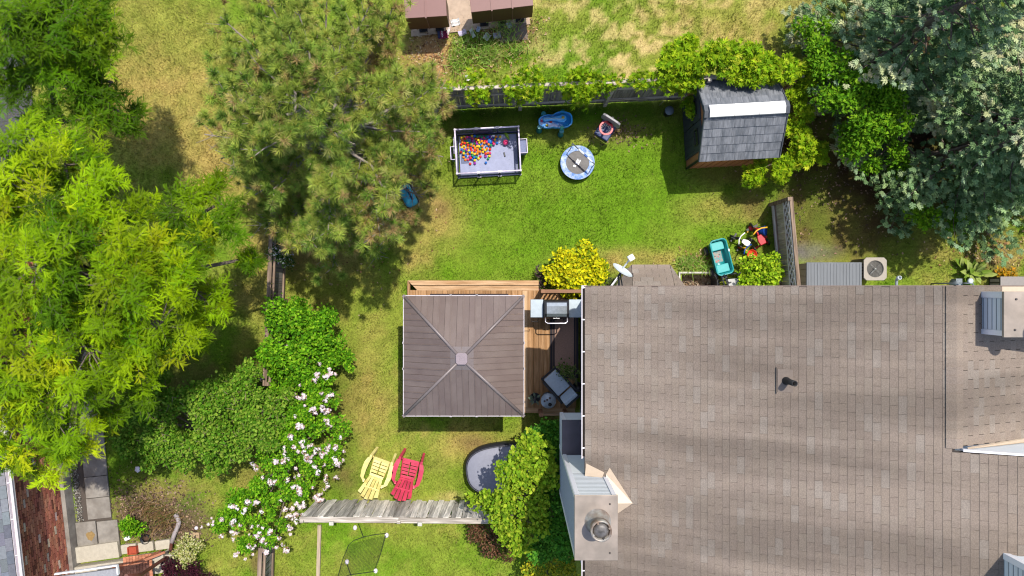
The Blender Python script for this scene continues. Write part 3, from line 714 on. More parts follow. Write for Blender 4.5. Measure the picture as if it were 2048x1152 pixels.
mb = MB(); mb.box((-.5, -3.21, DZ - .014), (4.3, .13, .03)); part('border_board', mb, DWX, deck)
mb = MB(); mb.box((-1.02, .185, .2), (3.4, .03, .37)); mb.box((-2.725, -1.5, .2), (.03, 3.35, .37)); mb.box((-.5, -3.26, .2), (4.3, .03, .37)); mb.box((1.2, -.06, .2), (1.0, .03, .37)); part('skirt', mb, wood('deck_skirt', '#8f6c4c', .5), deck)
# railings
RW = wood('rail_wood', '#a87e62', .6, (1, 12, 12))
rl = root('deck_railing', 'brown wooden railing with balusters behind the barbecue', 'railing', (.75, -.08, DZ))
mb = MB(); mb.bar((.0, 0, .86), (1.02, 0, .86), .085, .035); part('top_rail', mb, RW, rl, bevel=.004)
mb = MB(); mb.bar((0, 0, .12), (1.02, 0, .12), .04, .08); part('bottom_rail', mb, RW, rl)
me = box_mesh('baluster', (.035, .035, .74), RW)
for i in range(9): link('baluster', me, rl, (.10 + i * .105, 0, .49))
mb = MB(); mb.box((.02, 0, .45), (.09, .09, .9)); part('post', mb, RW, rl, bevel=.004)
r2 = root('deck_gate', 'low wooden rail with two posts across the lower edge of the deck', 'railing', (.74, -3.22, DZ))
mb = MB(); mb.bar((.04, 0, .5), (.60, 0, .5), .05, .09); part('rail', mb, wood('gate_rail', '#b09070', .6, (1, 12, 12)), r2)
for xx in (0, .63):
    mb = MB(); mb.box((xx, 0, .28), (.10, .10, .58)); part('post', mb, RW, r2, bevel=.004)
# rugs
rug = root('outdoor_rug', 'brown rug with a dark double border lying behind the barbecue', 'rug', (1.37, -1.50, DZ + .008))
BRD = mat('rug_border', C('#38343a', .6), .95, var=.2, scale=30); BRN = mat('rug_brown', C('#a08070', .75), .95, var=.3, scale=30, bump=.4, bscale=90)
mb = MB(); mb.box((0, 0, 0), (.74, 1.72, .012)); part('border', mb, BRD, rug)
mb = MB(); mb.box((0, 0, .003), (.62, 1.60, .012)); part('band', mb, mat('rug_band', C('#7a6256', .55), .95, var=.2, scale=30), rug)
mb = MB(); mb.box((0, 0, .005), (.58, 1.56, .012)); part('inner_border', mb, BRD, rug)
mb = MB(); mb.box((0, 0, .007), (.50, 1.46, .012)); part('field', mb, BRN, rug)
rg2 = tag(part('dining_rug', MB().box((0, 0, 0), (2.05, 2.6, .012)), mat('rug_dark', C('#4c4348', .5), .95, var=.2, scale=30), None, (-1.12, -1.45, DZ + .008)), 'dark rug on the deck, its edge peeping out from under the gazebo', 'rug')
# ------------------------------------------------------------------ gazebo
GZ0, GH, GXc, GYc, GA = 2.50, .66, -1.117, -1.568, 1.385
gaz = root('gazebo', 'square gazebo with a hipped roof of brown ribbed metal panels', 'gazebo', (GXc, GYc, DZ))
gz = GZ0 - DZ
RB = mat('gazebo_brown_metal', C('#86756f', .58), .40, metal=.2, var=.08, scale=1.3, rnd=.02, col2=C('#908079', .58))
RBX = mat('gazebo_hip_metal', C('#8a7f7e', .64), .42, metal=.1, var=.05)
EDG = mat('gazebo_edge', C('#cfc8cc', .7), .4, var=.03)
NP = 20; sl = math.hypot(GA, GH)
for side in range(4):
    Ms = Matrix.Rotation(side * math.pi / 2, 4, 'Z')
    for i in range(NP):
        a0 = -GA + 2 * GA * i / NP + .0022; a1 = -GA + 2 * GA * (i + 1) / NP - .0022
        h0, h1 = (1 - abs(a0) / GA), (1 - abs(a1) / GA)
        if h0 < .02 and h1 < .02: continue
        nrm = Vector((0, -GH, GA)).normalized() * .0; lap = .020 if i % 2 else .012
        # local: side faces -y; eave at y=-GA; slope up to centre
        def pt(a, h, dz): return Vector((a, -GA + h * GA, gz + h * GH + dz))
        h0 = max(h0, .004); h1 = max(h1, .004)
        mb = MB()
        poly = [pt(a0, 0, lap), pt(a1, 0, lap * .4)] + ([pt(a1, h1, lap * .4)] if h1 > .003 else []) + [pt(a0, h0, lap)]
        if a0 < 0 < a1: poly = [pt(a0, 0, lap), pt(a1, 0, lap * .4), pt(a1, h1, lap * .4), pt(0, 1, lap), pt(a0, h0, lap)]
        n_ = len(poly); low = [p - Vector((0, 0, .03)) for p in poly]
        mb.add(poly + low, [list(range(n_)), [n_ + k for k in range(n_)][::-1]] + [(k, n_ + k, n_ + (k + 1) % n_, (k + 1) % n_) for k in range(n_)], False, Ms)
        if i % 2 == 0 and h0 > .03:
            mb.bar(Ms @ pt(a0, 0.0, .018), Ms @ pt(a0, max(.02, h0 - .01), .018), .014, .024)
        part('roof_panel', mb, RB, gaz)
    # hips and eave trim
    mb = MB(); mb.tube([Ms @ Vector((-GA + .02, -GA + .02, gz + .03)), Ms @ Vector((-.10, -.10, gz + GH - .02))], .035, 8); part('hip_trim', mb, RBX, gaz)
    mb = MB(); mb.bar(Ms @ Vector((-GA - .02, -GA - .008, gz - .01)), Ms @ Vector((GA + .02, -GA - .008, gz - .01)), .018, .06)
    for k in (-.30, .30): mb.box((0, 0, 0), (.05, .03, .05), 0, Ms @ Matrix.Translation((k * 1.0, -GA - .016, gz - .005)))
    part('eave_trim', mb, EDG, gaz)
    mb = MB(); mb.box((0, 0, 0), (.07, .07, .05), math.pi / 4, Ms @ Matrix.Translation((-GA + .01, -GA + .01, gz + .035))); part('corner_cap', mb, RBX, gaz)
    mb = MB(); mb.box((0, 0, gz / 2 - .04), (.11, .11, gz - .08), 0, Ms @ Matrix.Translation((-1.2, -1.2, 0))); part('post', mb, mat('gazebo_post', C('#5a4c48', .5), .5), gaz)
    mb = MB(); mb.bar(Ms @ Vector((-1.2, -1.2, gz - .12)), Ms @ Vector((1.2, -1.2, gz - .12)), .06, .12); part('beam', mb, MATS['gazebo_post'], gaz)
mb = MB(); mb.prism([(.13, .085), (.085, .13), (-.085, .13), (-.13, .085), (-.13, -.085), (-.085, -.13), (.085, -.13), (.13, -.085)], gz + GH - .015, gz + GH + .045); part('apex_cap', mb, mat('gazebo_cap', C('#9a8c92', .66), .4), gaz, bevel=.01)
mb = MB(); mb.add([(-.26, -.26, gz + GH - .105), (.26, -.26, gz + GH - .105), (.26, .26, gz + GH - .105), (-.26, .26, gz + GH - .105), (-.12, -.12, gz + GH - .02), (.12, -.12, gz + GH - .02), (.12, .12, gz + GH - .02), (-.12, .12, gz + GH - .02)], [(0, 1, 5, 4), (1, 2, 6, 5), (2, 3, 7, 6), (3, 0, 4, 7), (4, 5, 6, 7)]); part('vent_collar', mb, RBX, gaz)
# ------------------------------------------------------------------ barbecue
STEEL = mat('bbq_steel', C('#aebac2', .72), .32, metal=.55, var=.08, scale=4); BLKE = mat('black_enamel', C('#2a2a2e', .6), .35, var=.1)
bb = root('barbecue', 'steel gas barbecue with two side shelves and a black hood', 'barbecue', (1.10, -.53, DZ))
LETTER = mat('badge_light', C('#e8e8ea', .8), .4)
for sgn, wd in ((-1, .32), (1, .32)):
    mb = MB(); mb.box((sgn * (.32 + wd / 2), .02, .86), (wd, .45, .035)); sh_ = part('side_shelf', mb, STEEL, bb, bevel=.008)
mb = MB(); mb.box((0, 0, .52), (.70, .46, .62)); part('cabinet', mb, BLKE, bb, bevel=.01)
mb = MB()
prof = [(.24, .83), (.245, .98), (.20, 1.09), (.10, 1.15), (-.10, 1.14), (-.19, 1.06), (-.24, .93), (-.25, .83)]
vs = [(sx, p[0], p[1]) for sx in (-.305, .305) for p in prof]; n_ = len(prof)
mb.add(vs, [(i, n_ + i, n_ + (i + 1) % n_, (i + 1) % n_) for i in range(n_)] + [list(range(n_)), [n_ + i for i in range(n_)][::-1]]); hood = part('hood', mb, BLKE, bb, bevel=.02)
mb = MB(); mb.add([(-.245, .085, 1.158), (.245, .085, 1.158), (.245, -.10, 1.148), (-.245, -.10, 1.148), (-.245, -.175, 1.083), (.245, -.175, 1.083), (-.245, .17, 1.122), (.245, .17, 1.122)], [(0, 3, 2, 1), (3, 4, 5, 2), (0, 1, 7, 6)]); part('hood_panel', mb, mat('hood_steel', C('#b8c0c4', .7), .25, metal=.75, var=.15, scale=5), hood)
mb = MB(); mb.tube([(-.27, -.22, .97), (-.27, -.31, .99), (-.22, -.345, 1.0), (.22, -.345, 1.0), (.27, -.31, .99), (.27, -.22, .97)], .016, 8); part('handle', mb, mat('handle_chrome', C('#d8d4e0', .8), .25, metal=.6), hood)
mb = MB(); mb.box((0, -.222, 1.0), (.16, .012, .022)); mb.ball((0, -.216, 1.035), .014); part('badge', mb, LETTER, hood)
for i in range(3):
    mb = MB(); mb.lathe([(.022, 0), (.022, .03), (.016, .035)], 12, (0, 0, 0), True, Matrix.Translation((-.2 + .2 * i, -.245, .80)) @ Matrix.Rotation(R(90), 4, 'X')); part('knob', mb, BLKE, bb)
for (xx, yy) in ((-.3, -.18), (.3, -.18), (-.3, .18), (.3, .18)):
    mb = MB(); mb.lathe([(.04, .01), (.045, .05), (.045, .17), (.02, .21)], 10, (xx, yy, 0)); part('caster', mb, BLKE, bb)
mb = MB(); mb.tube([(-.62, -.25, .84), (-.62, -.30, .86), (-.46, -.30, .86), (-.46, -.25, .84)], .009, 6); part('tool_hook', mb, BLKE, bb)
# ------------------------------------------------------------------ lounge chair, table, pots
CUSH = mat('cushion_grey_blue', C('#b0bcc8', .8), .85, var=.1, scale=6, bump=.2, bscale=80); DKF = mat('dark_frame', C('#2f3238', .5), .55, var=.1)
lc = root('lounge_chair', 'dark framed lounge chair with pale grey blue cushions on the deck', 'lounge chair', (*W(1119, 771, .75).xy, DZ), R(42)); lc.scale = (.74, .90, 1)
# long axis is local y; the back rest end is local -y... frame first
mb = MB(); mb.box((-.30, .02, .30), (.06, .92, .06)); mb.box((.30, .02, .30), (.06, .92, .06)); mb.box((0, .46, .28), (.62, .05, .07)); mb.box((0, -.42, .28), (.62, .05, .07))
for (xx, yy) in ((-.3, .44), (.3, .44), (-.3, -.40), (.3, -.40)): mb.box((xx, yy, .15), (.05, .05, .30))
fr = part('frame', mb, DKF, lc)
for sx in (-1, 1):
    mb = MB(); mb.bar((sx * .335, -.40, .55), (sx * .335, .40, .52), .065, .035); mb.box((sx * .335, .38, .4), (.045, .045, .26)); part('armrest', mb, DKF, lc, bevel=.006)
mb = MB(); mb.box((0, .12, .40), (.55, .62, .13)); part('seat_cushion', mb, CUSH, lc, bevel=.03)
mb = MB(); mb.add([(-.27, -.22, .44), (.27, -.22, .44), (.27, -.33, .44), (-.27, -.33, .44), (-.27, -.36, .86), (.27, -.36, .86), (.27, -.48, .84), (-.27, -.48, .84)], [(3, 2, 1, 0), (4, 5, 6, 7), (0, 1, 5, 4), (1, 2, 6, 5), (2, 3, 7, 6), (3, 0, 4, 7)]); part('back_cushion', mb, CUSH, lc, bevel=.03)
mb = MB(); mb.box((0, -.50, .62), (.60, .04, .46)); part('back_frame', mb, DKF, lc)
tb = root('side_table', 'round grey side table with a dark cup and small ornaments', 'side table', (*W(1097, 802, .85).xy, DZ))
TG = mat('table_grey', C('#a4b0bc', .75), .4, metal=.2, var=.15, scale=6)
mb = MB(); mb.lathe([(.19, .40), (.197, .42), (.19, .435), (.002, .435)], 32); part('table_top', mb, TG, tb)
mb = MB(); mb.lathe([(.16, 0), (.13, .05), (.10, .25), (.15, .40)], 24); part('base', mb, TG, tb)
tz = DZ + .436; tp = Vector((*W(1097, 802, .85).xy, tz))
cup = root('cup', 'dark cup with a pale rim standing on the round table', 'cup', tp + Vector((.035, -.08, 0)))
mb = MB(); mb.lathe([(.045, 0), (.062, .10), (.052, .10), (.038, .02), (.002, .02)], 20, (0, 0, 0), False); part('bowl', mb, BLKE, cup)
mb = MB(); mb.lathe([(.064, .095), (.064, .106), (.050, .106), (.050, .098)], 20, (0, 0, 0), False); part('rim', mb, mat('cup_rim', C('#aab6c0', .6), .4), cup)
for i, (dx, dy, lab) in enumerate(((-.10, -.005, 'leftmost of three small brown ornaments on the round table'), (-.035, .03, 'middle one of three small brown ornaments on the round table'), (.035, .075, 'rightmost of three small brown ornaments on the round table'))):
    mb = MB(); mb.lathe([(.022, 0), (.026, .02), (.024, .035), (.014, .035), (.012, .01)], 12, (0, 0, 0), True)
    o = tag(part('ornament', mb, mat('ornament_brown', C('#6b5552', .5), .6), None, tp + Vector((dx, dy, 0))), lab, 'ornament', 'small ornaments on the side table')
# ------------------------------------------------------------------ fences
def fence(lab, p0, p1, ztop, bmat, rmat, bw=.135, gap=.008, flip=1, rails=(.25, .95), caps=True, lean=0., skip=None, cat='wooden fence', shadow=False, lattice=False, tilt=.006, posts=2.4, cap_w=.09, double=False):
    p0 = Vector((*p0, 0)); p1 = Vector((*p1, 0)); d = p1 - p0; L = d.length; rz = math.atan2(d.y, d.x)
    f = root('wooden_fence', lab, cat, p0, rz)
    f.rotation_euler = (lean, 0, rz)
    x = bw / 2; i = 0
    ms = [MB().box((0, 0, 0), (bw, .018, ztop - .10 - k * .01)).mesh('board', bmat) for k in range(3)]
    while x < L:
        if not (skip and skip(x)):
            off = (.026 if (shadow and i % 2) else 0) * flip
            link('board', ms[i % 3], f, (x, -off, (ztop - .10) / 2 + .04), (random.uniform(-.01, .01), random.uniform(-tilt, tilt), random.uniform(-.03, .03)))
        x += bw + gap if not shadow else bw * .86 + gap; i += 1
    for z in rails:
        mb = MB(); mb.bar((0, .034 * flip, z), (L, .034 * flip, z), .038, .085); part('rail', mb, rmat, f)
    if caps:
        k = max(1, int(round(L / posts))); seg = L / k
        for j in range(k):
            mb = MB(); mb.bar((j * seg + .004, .012 * flip, ztop - .018 + random.uniform(-.012, .012)), ((j + 1) * seg - .004, .012 * flip, ztop - .018 + random.uniform(-.012, .012)), cap_w, .036); part('cap_rail', mb, rmat, f, bevel=.004)
            if double:
                mb = MB(); mb.bar((j * seg + .004, (.012 + cap_w * .95) * flip, ztop - .09), ((j + 1) * seg - .004, (.012 + cap_w * .95) * flip, ztop - .09), .05, .05); part('cap_rail', mb, rmat, f)
    n = int(round(L / posts))
    for j in range(n + 1):
        mb = MB(); mb.box((min(max(j * L / max(1, n), .05), L - .05), .075 * flip, (ztop + .02) / 2), (.09, .075, ztop + .02)); part('post', mb, rmat, f, bevel=.004)
    return f
FW = wood('fence_grey', '#9c958c', .75, (14, 14, 1), .3, .22, '#77716a'); FR = wood('fence_rail_grey', '#ccc0b2', .92, (1, 14, 14), .25, .12, '#847a70')
FW2 = wood('fence_pale_grey', '#dcd6ce', .95, (14, 14, 1), .35, .40, '#a8a49e'); FR2 = wood('fence_rail_pale', '#d2c8bc', .72, (1, 14, 14), .25, .1, '#978d80')
FWG = wood('fence_greenish', '#b4b098', 1.0, (14, 14, 1), .35, .22, '#949278'); FRB = wood('fence_rail_brown', '#a8927e', .66, (1, 14, 14), .25, .1, '#6f5d50')
f1 = fence('weathered board fence under bright green vine behind the play yard', (-2.05, 4.76), (7.0, 5.16), 1.95, FW, FR, flip=-1, rails=(.42, 1.4))
f2 = fence('grey picket fence below the two garden chairs', (-5.24, -5.68), (-.35, -5.72), 1.46, FW2, FR2, flip=-1, rails=(.24, 1.1), shadow=True, tilt=.05, double=True, bw=.14, gap=.022)
f5 = fence('dark slatted fence piece at the bottom edge below the pink flowered bush', (-6.42, -8.3), (-6.36, -6.55), 1.1, FW, FRB, flip=-1, rails=(.16, .86), double=True, cap_w=.10, gap=.03)
f3 = fence('dark weathered fence along the left side by the fresh green shrub', (-6.20, -2.45), (-5.95, 3.9), 1.22, FW, FRB, flip=-1, rails=(.16, .92), double=True, cap_w=.10)
f4 = fence('short fence panel with a lattice top beside the bicycles', (7.18, -.10), (6.98, 2.28), 1.28, FWG, FRB, flip=1, gap=.004, rails=(.20, .88), cap_w=.09)
RAILG = wood('fence_rail_light', '#d0ccc4', .8, (1, 14, 14))
mb = MB(); L4 = 2.38
for z in (.86, 1.20): mb.bar((0, .06, z), (L4, .06, z), .02, .04)
part('lattice_rail', mb, RAILG, f4)
k = 0; xx = .02
while xx < L4 - .1:
    for s_ in (1, -1):
        mb = MB(); mb.bar((xx, .058 + .008 * s_, .88 if s_ > 0 else 1.20), (min(L4, xx + .32), .058 + .008 * s_, 1.20 if s_ > 0 else .88), .008, .035, (0, 1, 0)); part('lattice_slat', mb, RAILG, f4)
    xx += .21
mb = MB(); mb.bar((0.25, .075, .20), (L4, .075, .20), .04, .09); part('bottom_rail', mb, RAILG, f4)
for (u, v, nm) in ((663, 1046, 0), (840, 1046, 0)):
    p = W(u, v, 1.5); mb = MB(); mb.box((p.x + 5.24, p.y + 5.68, 1.5), (.105, .09, .05)); part('post_cap', mb, mat('post_cap_pale', C('#c9c6ba', .7), .7), f2)
# timber edging in the neighbour's grass
e = tag(part('timber_edging', MB().bar((0, 0, .03), (-.05, -1.75, .03), .09, .08), wood('edging_timber', '#c8b49a', .65, (12, 1, 12)), None, W(640, 1049)), 'straight pale timber edging board laid across the lower lawn', 'edging')
# ------------------------------------------------------------------ garden chairs
def adirondack(lab, m, loc, rz):
    r = root('garden_chair', lab, 'garden chair', loc, rz, 'plastic garden chairs on the lower lawn')
    seat = part('seat', MB().bar((-.215, .34, .345), (.215, .34, .345), .07, .03), m, r, bevel=.006)
    zs = lambda y: .36 - (.34 - y) * .30
    for i in range(4):
        y = .265 - i * .098; mb = MB()
        for s_ in (-1, 1): mb.bar((s_ * .012, y, zs(y)), (s_ * (.205 - i * .008), y, zs(y)), .072, .018)
        part('slat', mb, m, seat, bevel=.004)
    mb = MB()
    for s_ in (-1, 1): mb.bar((s_ * .213, .34, .34), (s_ * .185, -.12, .20), .03, .06)
    part('seat_rim', mb, m, seat, bevel=.006)
    # fan back
    bk = MB(); bk.bar((-.19, -.13, .245), (.19, -.13, .245), .07, .04); back = part('backrest', bk, m, r, bevel=.006)
    a0 = Vector((0, -.14, .24)); up = Vector((0, -.40, .70)); nn = up.cross(Vector((1, 0, 0))).normalized()
    for i in range(5):
        t_ = i - 2; hgt = 1.0 - .035 * t_ * t_
        w0, w1 = .068, .105
        c0 = a0 + Vector((t_ * .072, 0, 0)); c1 = a0 + up * hgt + Vector((t_ * .112, 0, 0))
        sl_ = .02 * (abs(t_)); c1l = c1 - Vector((w1 / 2 - .004, 0, 0)) - up * (.03 * max(0, -t_)); c1r = c1 + Vector((w1 / 2 - .004, 0, 0)) - up * (.03 * max(0, t_))
        mb = MB(); vs = []
        for o_ in (0, -.016): vs += [c0 - Vector((w0 / 2 - .003, 0, 0)) + nn * o_, c0 + Vector((w0 / 2 - .003, 0, 0)) + nn * o_, c1r + nn * o_, c1l + nn * o_]
        mb.add(vs, [(0, 1, 2, 3), (7, 6, 5, 4), (0, 4, 5, 1), (1, 5, 6, 2), (2, 6, 7, 3), (3, 7, 4, 0)]); part('slat', mb, m, back, bevel=.004)
    mb = MB()
    for hh in (.10, .52): mb.bar(a0 + up * hh + Vector((-.17 - hh * .1, 0, 0)) - nn * .012, a0 + up * hh + Vector((.17 + hh * .1, 0, 0)) - nn * .012, .05, .014)
    part('back_brace', mb, m, back)
    for s_ in (-1, 1):
        mb = MB(); pts = [(s_ * .30, .36, .53), (s_ * .335, .22, .545), (s_ * .345, .02, .545), (s_ * .325, -.18, .545), (s_ * .25, -.27, .54)]
        wds = [.10, .125, .115, .09, .06]
        for i in range(4):
            a, b = Vector(pts[i]), Vector(pts[i + 1])
            mb.add([a + Vector((-wds[i] / 2, 0, 0)), a + Vector((wds[i] / 2, 0, 0)), b + Vector((wds[i + 1] / 2, 0, 0)), b + Vector((-wds[i + 1] / 2, 0, 0)), a + Vector((-wds[i] / 2, 0, -.022)), a + Vector((wds[i] / 2, 0, -.022)), b + Vector((wds[i + 1] / 2, 0, -.022)), b + Vector((-wds[i + 1] / 2, 0, -.022))],
                   [(0, 1, 2, 3), (7, 6, 5, 4), (0, 4, 5, 1), (1, 5, 6, 2), (2, 6, 7, 3), (3, 7, 4, 0)])
        part('armrest', mb, m, r)
        mb = MB(); mb.bar((s_ * .290, .37, .53), (s_ * .26, .48, .0), .065, .13, (0, 1, .3)); mb.bar((s_ * .235, .33, .33), (s_ * .275, .42, .25), .03, .06); part('front_leg', mb, m, r, bevel=.006)
        mb = MB(); mb.bar((s_ * .25, -.25, .54), (s_ * .24, -.40, .0), .04, .08, (0, 1, .3)); part('rear_leg', mb, m, r)
    return r
YEL = mat('chair_yellow', C('#f2e79a', .78), .45, var=.12, scale=3, col2=C('#dcc878', .72)); RED = mat('chair_red', C('#d84460', .74), .45, var=.12, scale=3, col2=C('#c03c58', .7))
adirondack('pale yellow plastic garden chair on the lower lawn', YEL, (*W(760, 938).xy, 0), R(-20))
adirondack('red plastic garden chair on the lower lawn', RED, (*W(820, 940).xy, 0), R(-14))
# ------------------------------------------------------------------ covered hot tub
ht = root('hot_tub', 'oval hot tub under a taut blue grey cover half hidden by the small tree', 'hot tub', (-.30, -4.72, 0), R(8))
def stad(a, b, n=40): return [(a * math.copysign(abs(math.cos(t)) ** .75, math.cos(t)), b * math.copysign(abs(math.sin(t)) ** .75, math.sin(t))) for t in [2 * math.pi * k / n for k in range(n)]]
def loft(mb, secs):
    n_ = len(secs[0][0]); vs = [(p[0], p[1], z) for pl, z in secs for p in pl]
    fs = [(i * n_ + k, i * n_ + (k + 1) % n_, (i + 1) * n_ + (k + 1) % n_, (i + 1) * n_ + k) for i in range(len(secs) - 1) for k in range(n_)]
    mb.add(vs, fs + [[(len(secs) - 1) * n_ + k for k in range(n_)]], True); return mb
part('tub_wall', loft(MB(), [(stad(.88, .60), 0), (stad(.93, .65), .2), (stad(.93, .65), .40), (stad(.88, .60), .55)]), mat('tub_dark', C('#3a3a42', .5), .5, var=.1), ht)
part('rim_band', loft(MB(), [(stad(.90, .62), .44), (stad(.90, .62), .55), (stad(.84, .56), .552)]), MATS['tub_dark'], ht)
part('cover', loft(MB(), [(stad(.86, .58), .553), (stad(.82, .54), .578), (stad(.6, .36), .60), (stad(.2, .1), .615)]), mat('tub_cover', C('#9698a8', .64), .55, var=.06, scale=4, bump=.15, bscale=9), ht)
mb = MB(); mb.tube([(p[0], p[1], .555) for p in stad(.885, .605)], .010, 6, False, True); mb.bar((.05, .6, .585), (.05, -.6, .585), .02, .012); part('welt', mb, mat('tub_welt', C('#5c5e6c', .5), .5), ht)
for a in (2.2, 2.75, 3.6):
    mb = MB(); mb.box((.90 * math.cos(a), .62 * math.sin(a), .50), (.04, .04, .05), a); part('buckle', mb, LETTER, ht)
# ------------------------------------------------------------------ sports net in the lower yard
sn = root('sports_net', 'black mesh rebound net on a thin frame with white foam ends, lower lawn', 'sports net', (*W(720, 1110).xy, 0))
q = lambda u, v, z: W(u, v, z) - Vector((*W(720, 1110).xy, 0))
BLT = mat('net_black', C('#22262a', .5), .6); WF = mat('foam_white', C('#e6dce4', .8), .7, var=.05)
A_, B_, C_, D_ = q(698, 1089, .45), q(773, 1071, .45), q(753, 1136, .25), q(676, 1154, .25)
mb = MB(); mb.tube([q(674, 1158, .25), q(685, 1120, .40), q(697, 1090, .48), q(708, 1081, .5), q(727, 1074, .48), q(752, 1069, .44), q(772, 1067, .38)], .007, 6); mb.tube([q(676, 1158, .05), q(700, 1150, .2), q(728, 1146, .2), q(750, 1143, .1)], .007, 6); mb.tube([q(717, 1048, .02), q(727, 1075, .48)], .010, 6); mb.tube([q(693, 1126, .03), q(702, 1152, .2)], .010, 6); mb.tube([q(771, 1072, .36), q(762, 1105, .18), q(750, 1138, .08)], .006, 6); part('frame', mb, BLT, sn)
mb = MB(); N = 26
P4 = lambda s_, t_: A_.lerp(B_, s_).lerp(D_.lerp(C_, s_), t_) + Vector((0, 0, -.06 * math.sin(math.pi * s_) * math.sin(math.pi * t_)))
for i in range(N + 1):
    s_ = i / N
    mb.tube([P4(s_, j / 6) for j in range(7)], .0022, 3, False); mb.tube([P4(j / 6, s_) for j in range(7)], .0022, 3, False)
nm = part('mesh', mb, BLT, sn); nm['kind'] = 'stuff'
for (u, v) in ((711, 1054), (774, 1069), (752, 1140), (695, 1122)):
    mb = MB(); mb.ball((0, 0, .05), .055, 10, 7, (1, 1.25, .9)); o = part('foam_end', mb, WF, sn, q(u, v, 0))
# ------------------------------------------------------------------ brick house at the far left with its path, steps and porch
BR = mat('brick', (0, 0, 0), .9, var=.18, scale=12, bump=.4, bscale=60, attr=True, spec=.2)
CONC = mat('concrete', C('#b0a9a0', .55), .9, var=.14, scale=3, col2=C('#978f86', .55), bump=.25, bscale=60)
bh = root('brick_house', 'red brick house with a grey roof and white gutter at the lower left edge', 'brick house', (*W(147, 1050).xy, 0), R(6.5))
zb0, zb1 = .31, 2.36
mb = MB(); mb.box((-2.0, 2.6, 1.2), (4.0 - .16, 9.0, 2.3)); part('wall', mb, mat('mortar', C('#b8a898', .5), .95, var=.1), bh)
mb = MB(); mb.box((-.03, 2.6, .15), (.20, 9.0, .32)); part('foundation', mb, CONC, bh)
rng = np.random.default_rng(33); parts = []
bxv = np.array([(x, y, z) for z in (-.5, .5) for (x, y) in ((-.5, -.5), (.5, -.5), (.5, .5), (-.5, .5))]); bxt = np.array([(0, 2, 1), (0, 3, 2), (4, 5, 6), (4, 6, 7), (0, 1, 5), (0, 5, 4), (1, 2, 6), (1, 6, 5), (2, 3, 7), (2, 7, 6), (3, 0, 4), (3, 4, 7)])
P = []; z = zb0 + .04; row = 0
while z < zb1:
    y = -1.9 + (row % 2) * .11
    while y < 7.0:
        P.append((-.075 + rng.uniform(-.003, .003), y, z)); y += .222
    z += .075; row += 1
P = np.array(P); k = len(P); Mx = np.tile(np.diag([.09, .208, .062]), (k, 1, 1))
cl = palette(rng, k, [C('#b0705a', .85), C('#a06050', .82), C('#b87c64', .85), C('#845044', .7), C('#ccb4a6', .8)], [.34, .28, .22, .10, .06], .14)
o = link('brick_courses', np_mesh('brick_courses', *stamp(bxv, bxt, P, Mx, np.ones(k), cl), BR), bh); o['kind'] = 'stuff'
GSH = mat('grey_shingle', (0, 0, 0), .92, var=.15, scale=5, attr=True, bump=.4, bscale=90)
mb = MB(); mb.add([(.18, -1.9, 2.42), (.18, 7.0, 2.42), (-4, 7.0, 3.9), (-4, -1.9, 3.9), (.18, -1.9, 2.36), (.18, 7.0, 2.36), (-4, 7.0, 3.84), (-4, -1.9, 3.84)], [(0, 1, 2, 3), (7, 6, 5, 4), (0, 4, 5, 1), (1, 5, 6, 2), (2, 6, 7, 3), (3, 7, 4, 0)]); r_ = part('roof', mb, UNDER, bh)
ph = math.atan(1.48 / 4.18); P = []
for c_ in range(16):
    x = .12 - c_ * .13; zz = 2.42 + (.18 - x) * 1.48 / 4.18; y = -1.9 + (c_ % 2) * .15
    while y < 6.9: P.append((x, y + .15, zz + .008)); y += .305
P = np.array(P); k = len(P); Mr = np.array((Matrix.Rotation(ph, 3, 'Y') @ Matrix.Diagonal((.142, .299, .012)))); cl = palette(rng, k, [C('#868b94', .46), C('#9096a0', .46), C('#767c86', .46), C('#9da2a8', .46)])
o = link('shingle_field', np_mesh('shingle_field', *stamp(bxv, bxt, P, np.tile(Mr, (k, 1, 1)), np.ones(k), cl), GSH), r_); o['kind'] = 'stuff'
gb = lambda n_, m_, mm_, p_: part(n_, m_, mm_, p_)
def flip_gutter(parent, x0, x1, y0, y1, z):
    mb = MB(); mb.box(((x0 + x1) / 2, (y0 + y1) / 2, z - .08), (x1 - x0, y1 - y0, .01)); mb.box((x1, (y0 + y1) / 2, z - .04), (.012, y1 - y0, .09)); mb.box((x1 + .006, (y0 + y1) / 2, z + .004), (.028, y1 - y0, .012)); mb.box((x0, (y0 + y1) / 2, z - .04), (.01, y1 - y0, .09))
    g_ = part('gutter', mb, GUT, parent)
    for i in range(10):
        m2 = MB(); m2.box(((x0 + x1) / 2, y0 + .3 + i * .85, z), (x1 - x0, .02, .008)); part('hanger', m2, TRIMW, g_)
    return g_
flip_gutter(bh, .19, .30, -1.9, 7.0, 2.40)
# paved path
path = tag(part('garden_path', MB().box((0, 0, -.02), (.9, 6.6, .05)), mat('path_bed', C('#6a6058', .5), .95, var=.3, scale=20), None, (*W(171, 850).xy, 0), (0, 0, R(6.0))), 'garden path', 'path'); path['kind'] = 'structure'; path['label'] = 'path of square concrete slabs beside the brick house'
del path['category']
def slab_part(u, v, wd, ln, rz=6.0, z=.04, h=.05, par=path):
    p = W(u, v, z); loc = par.matrix_basis.inverted() @ Vector((p.x, p.y, z)) if par else p
    mb = MB(); mb.box((0, 0, 0), (wd, ln, h)); return part('paving_slab', mb, CONC, par, loc, (random.uniform(-.008, .008), random.uniform(-.008, .008), R(rz) - (par.rotation_euler.z if par else 0)), bevel=.008)
for i in range(9): slab_part(202 - 1.4 * 0 - (8 - i) * 3.9 - 4, 1016 - (8 - i) * 42.4, .62, .555)
slab_part(174, 1069, .53, .69); slab_part(217, 1066, .55, .67)
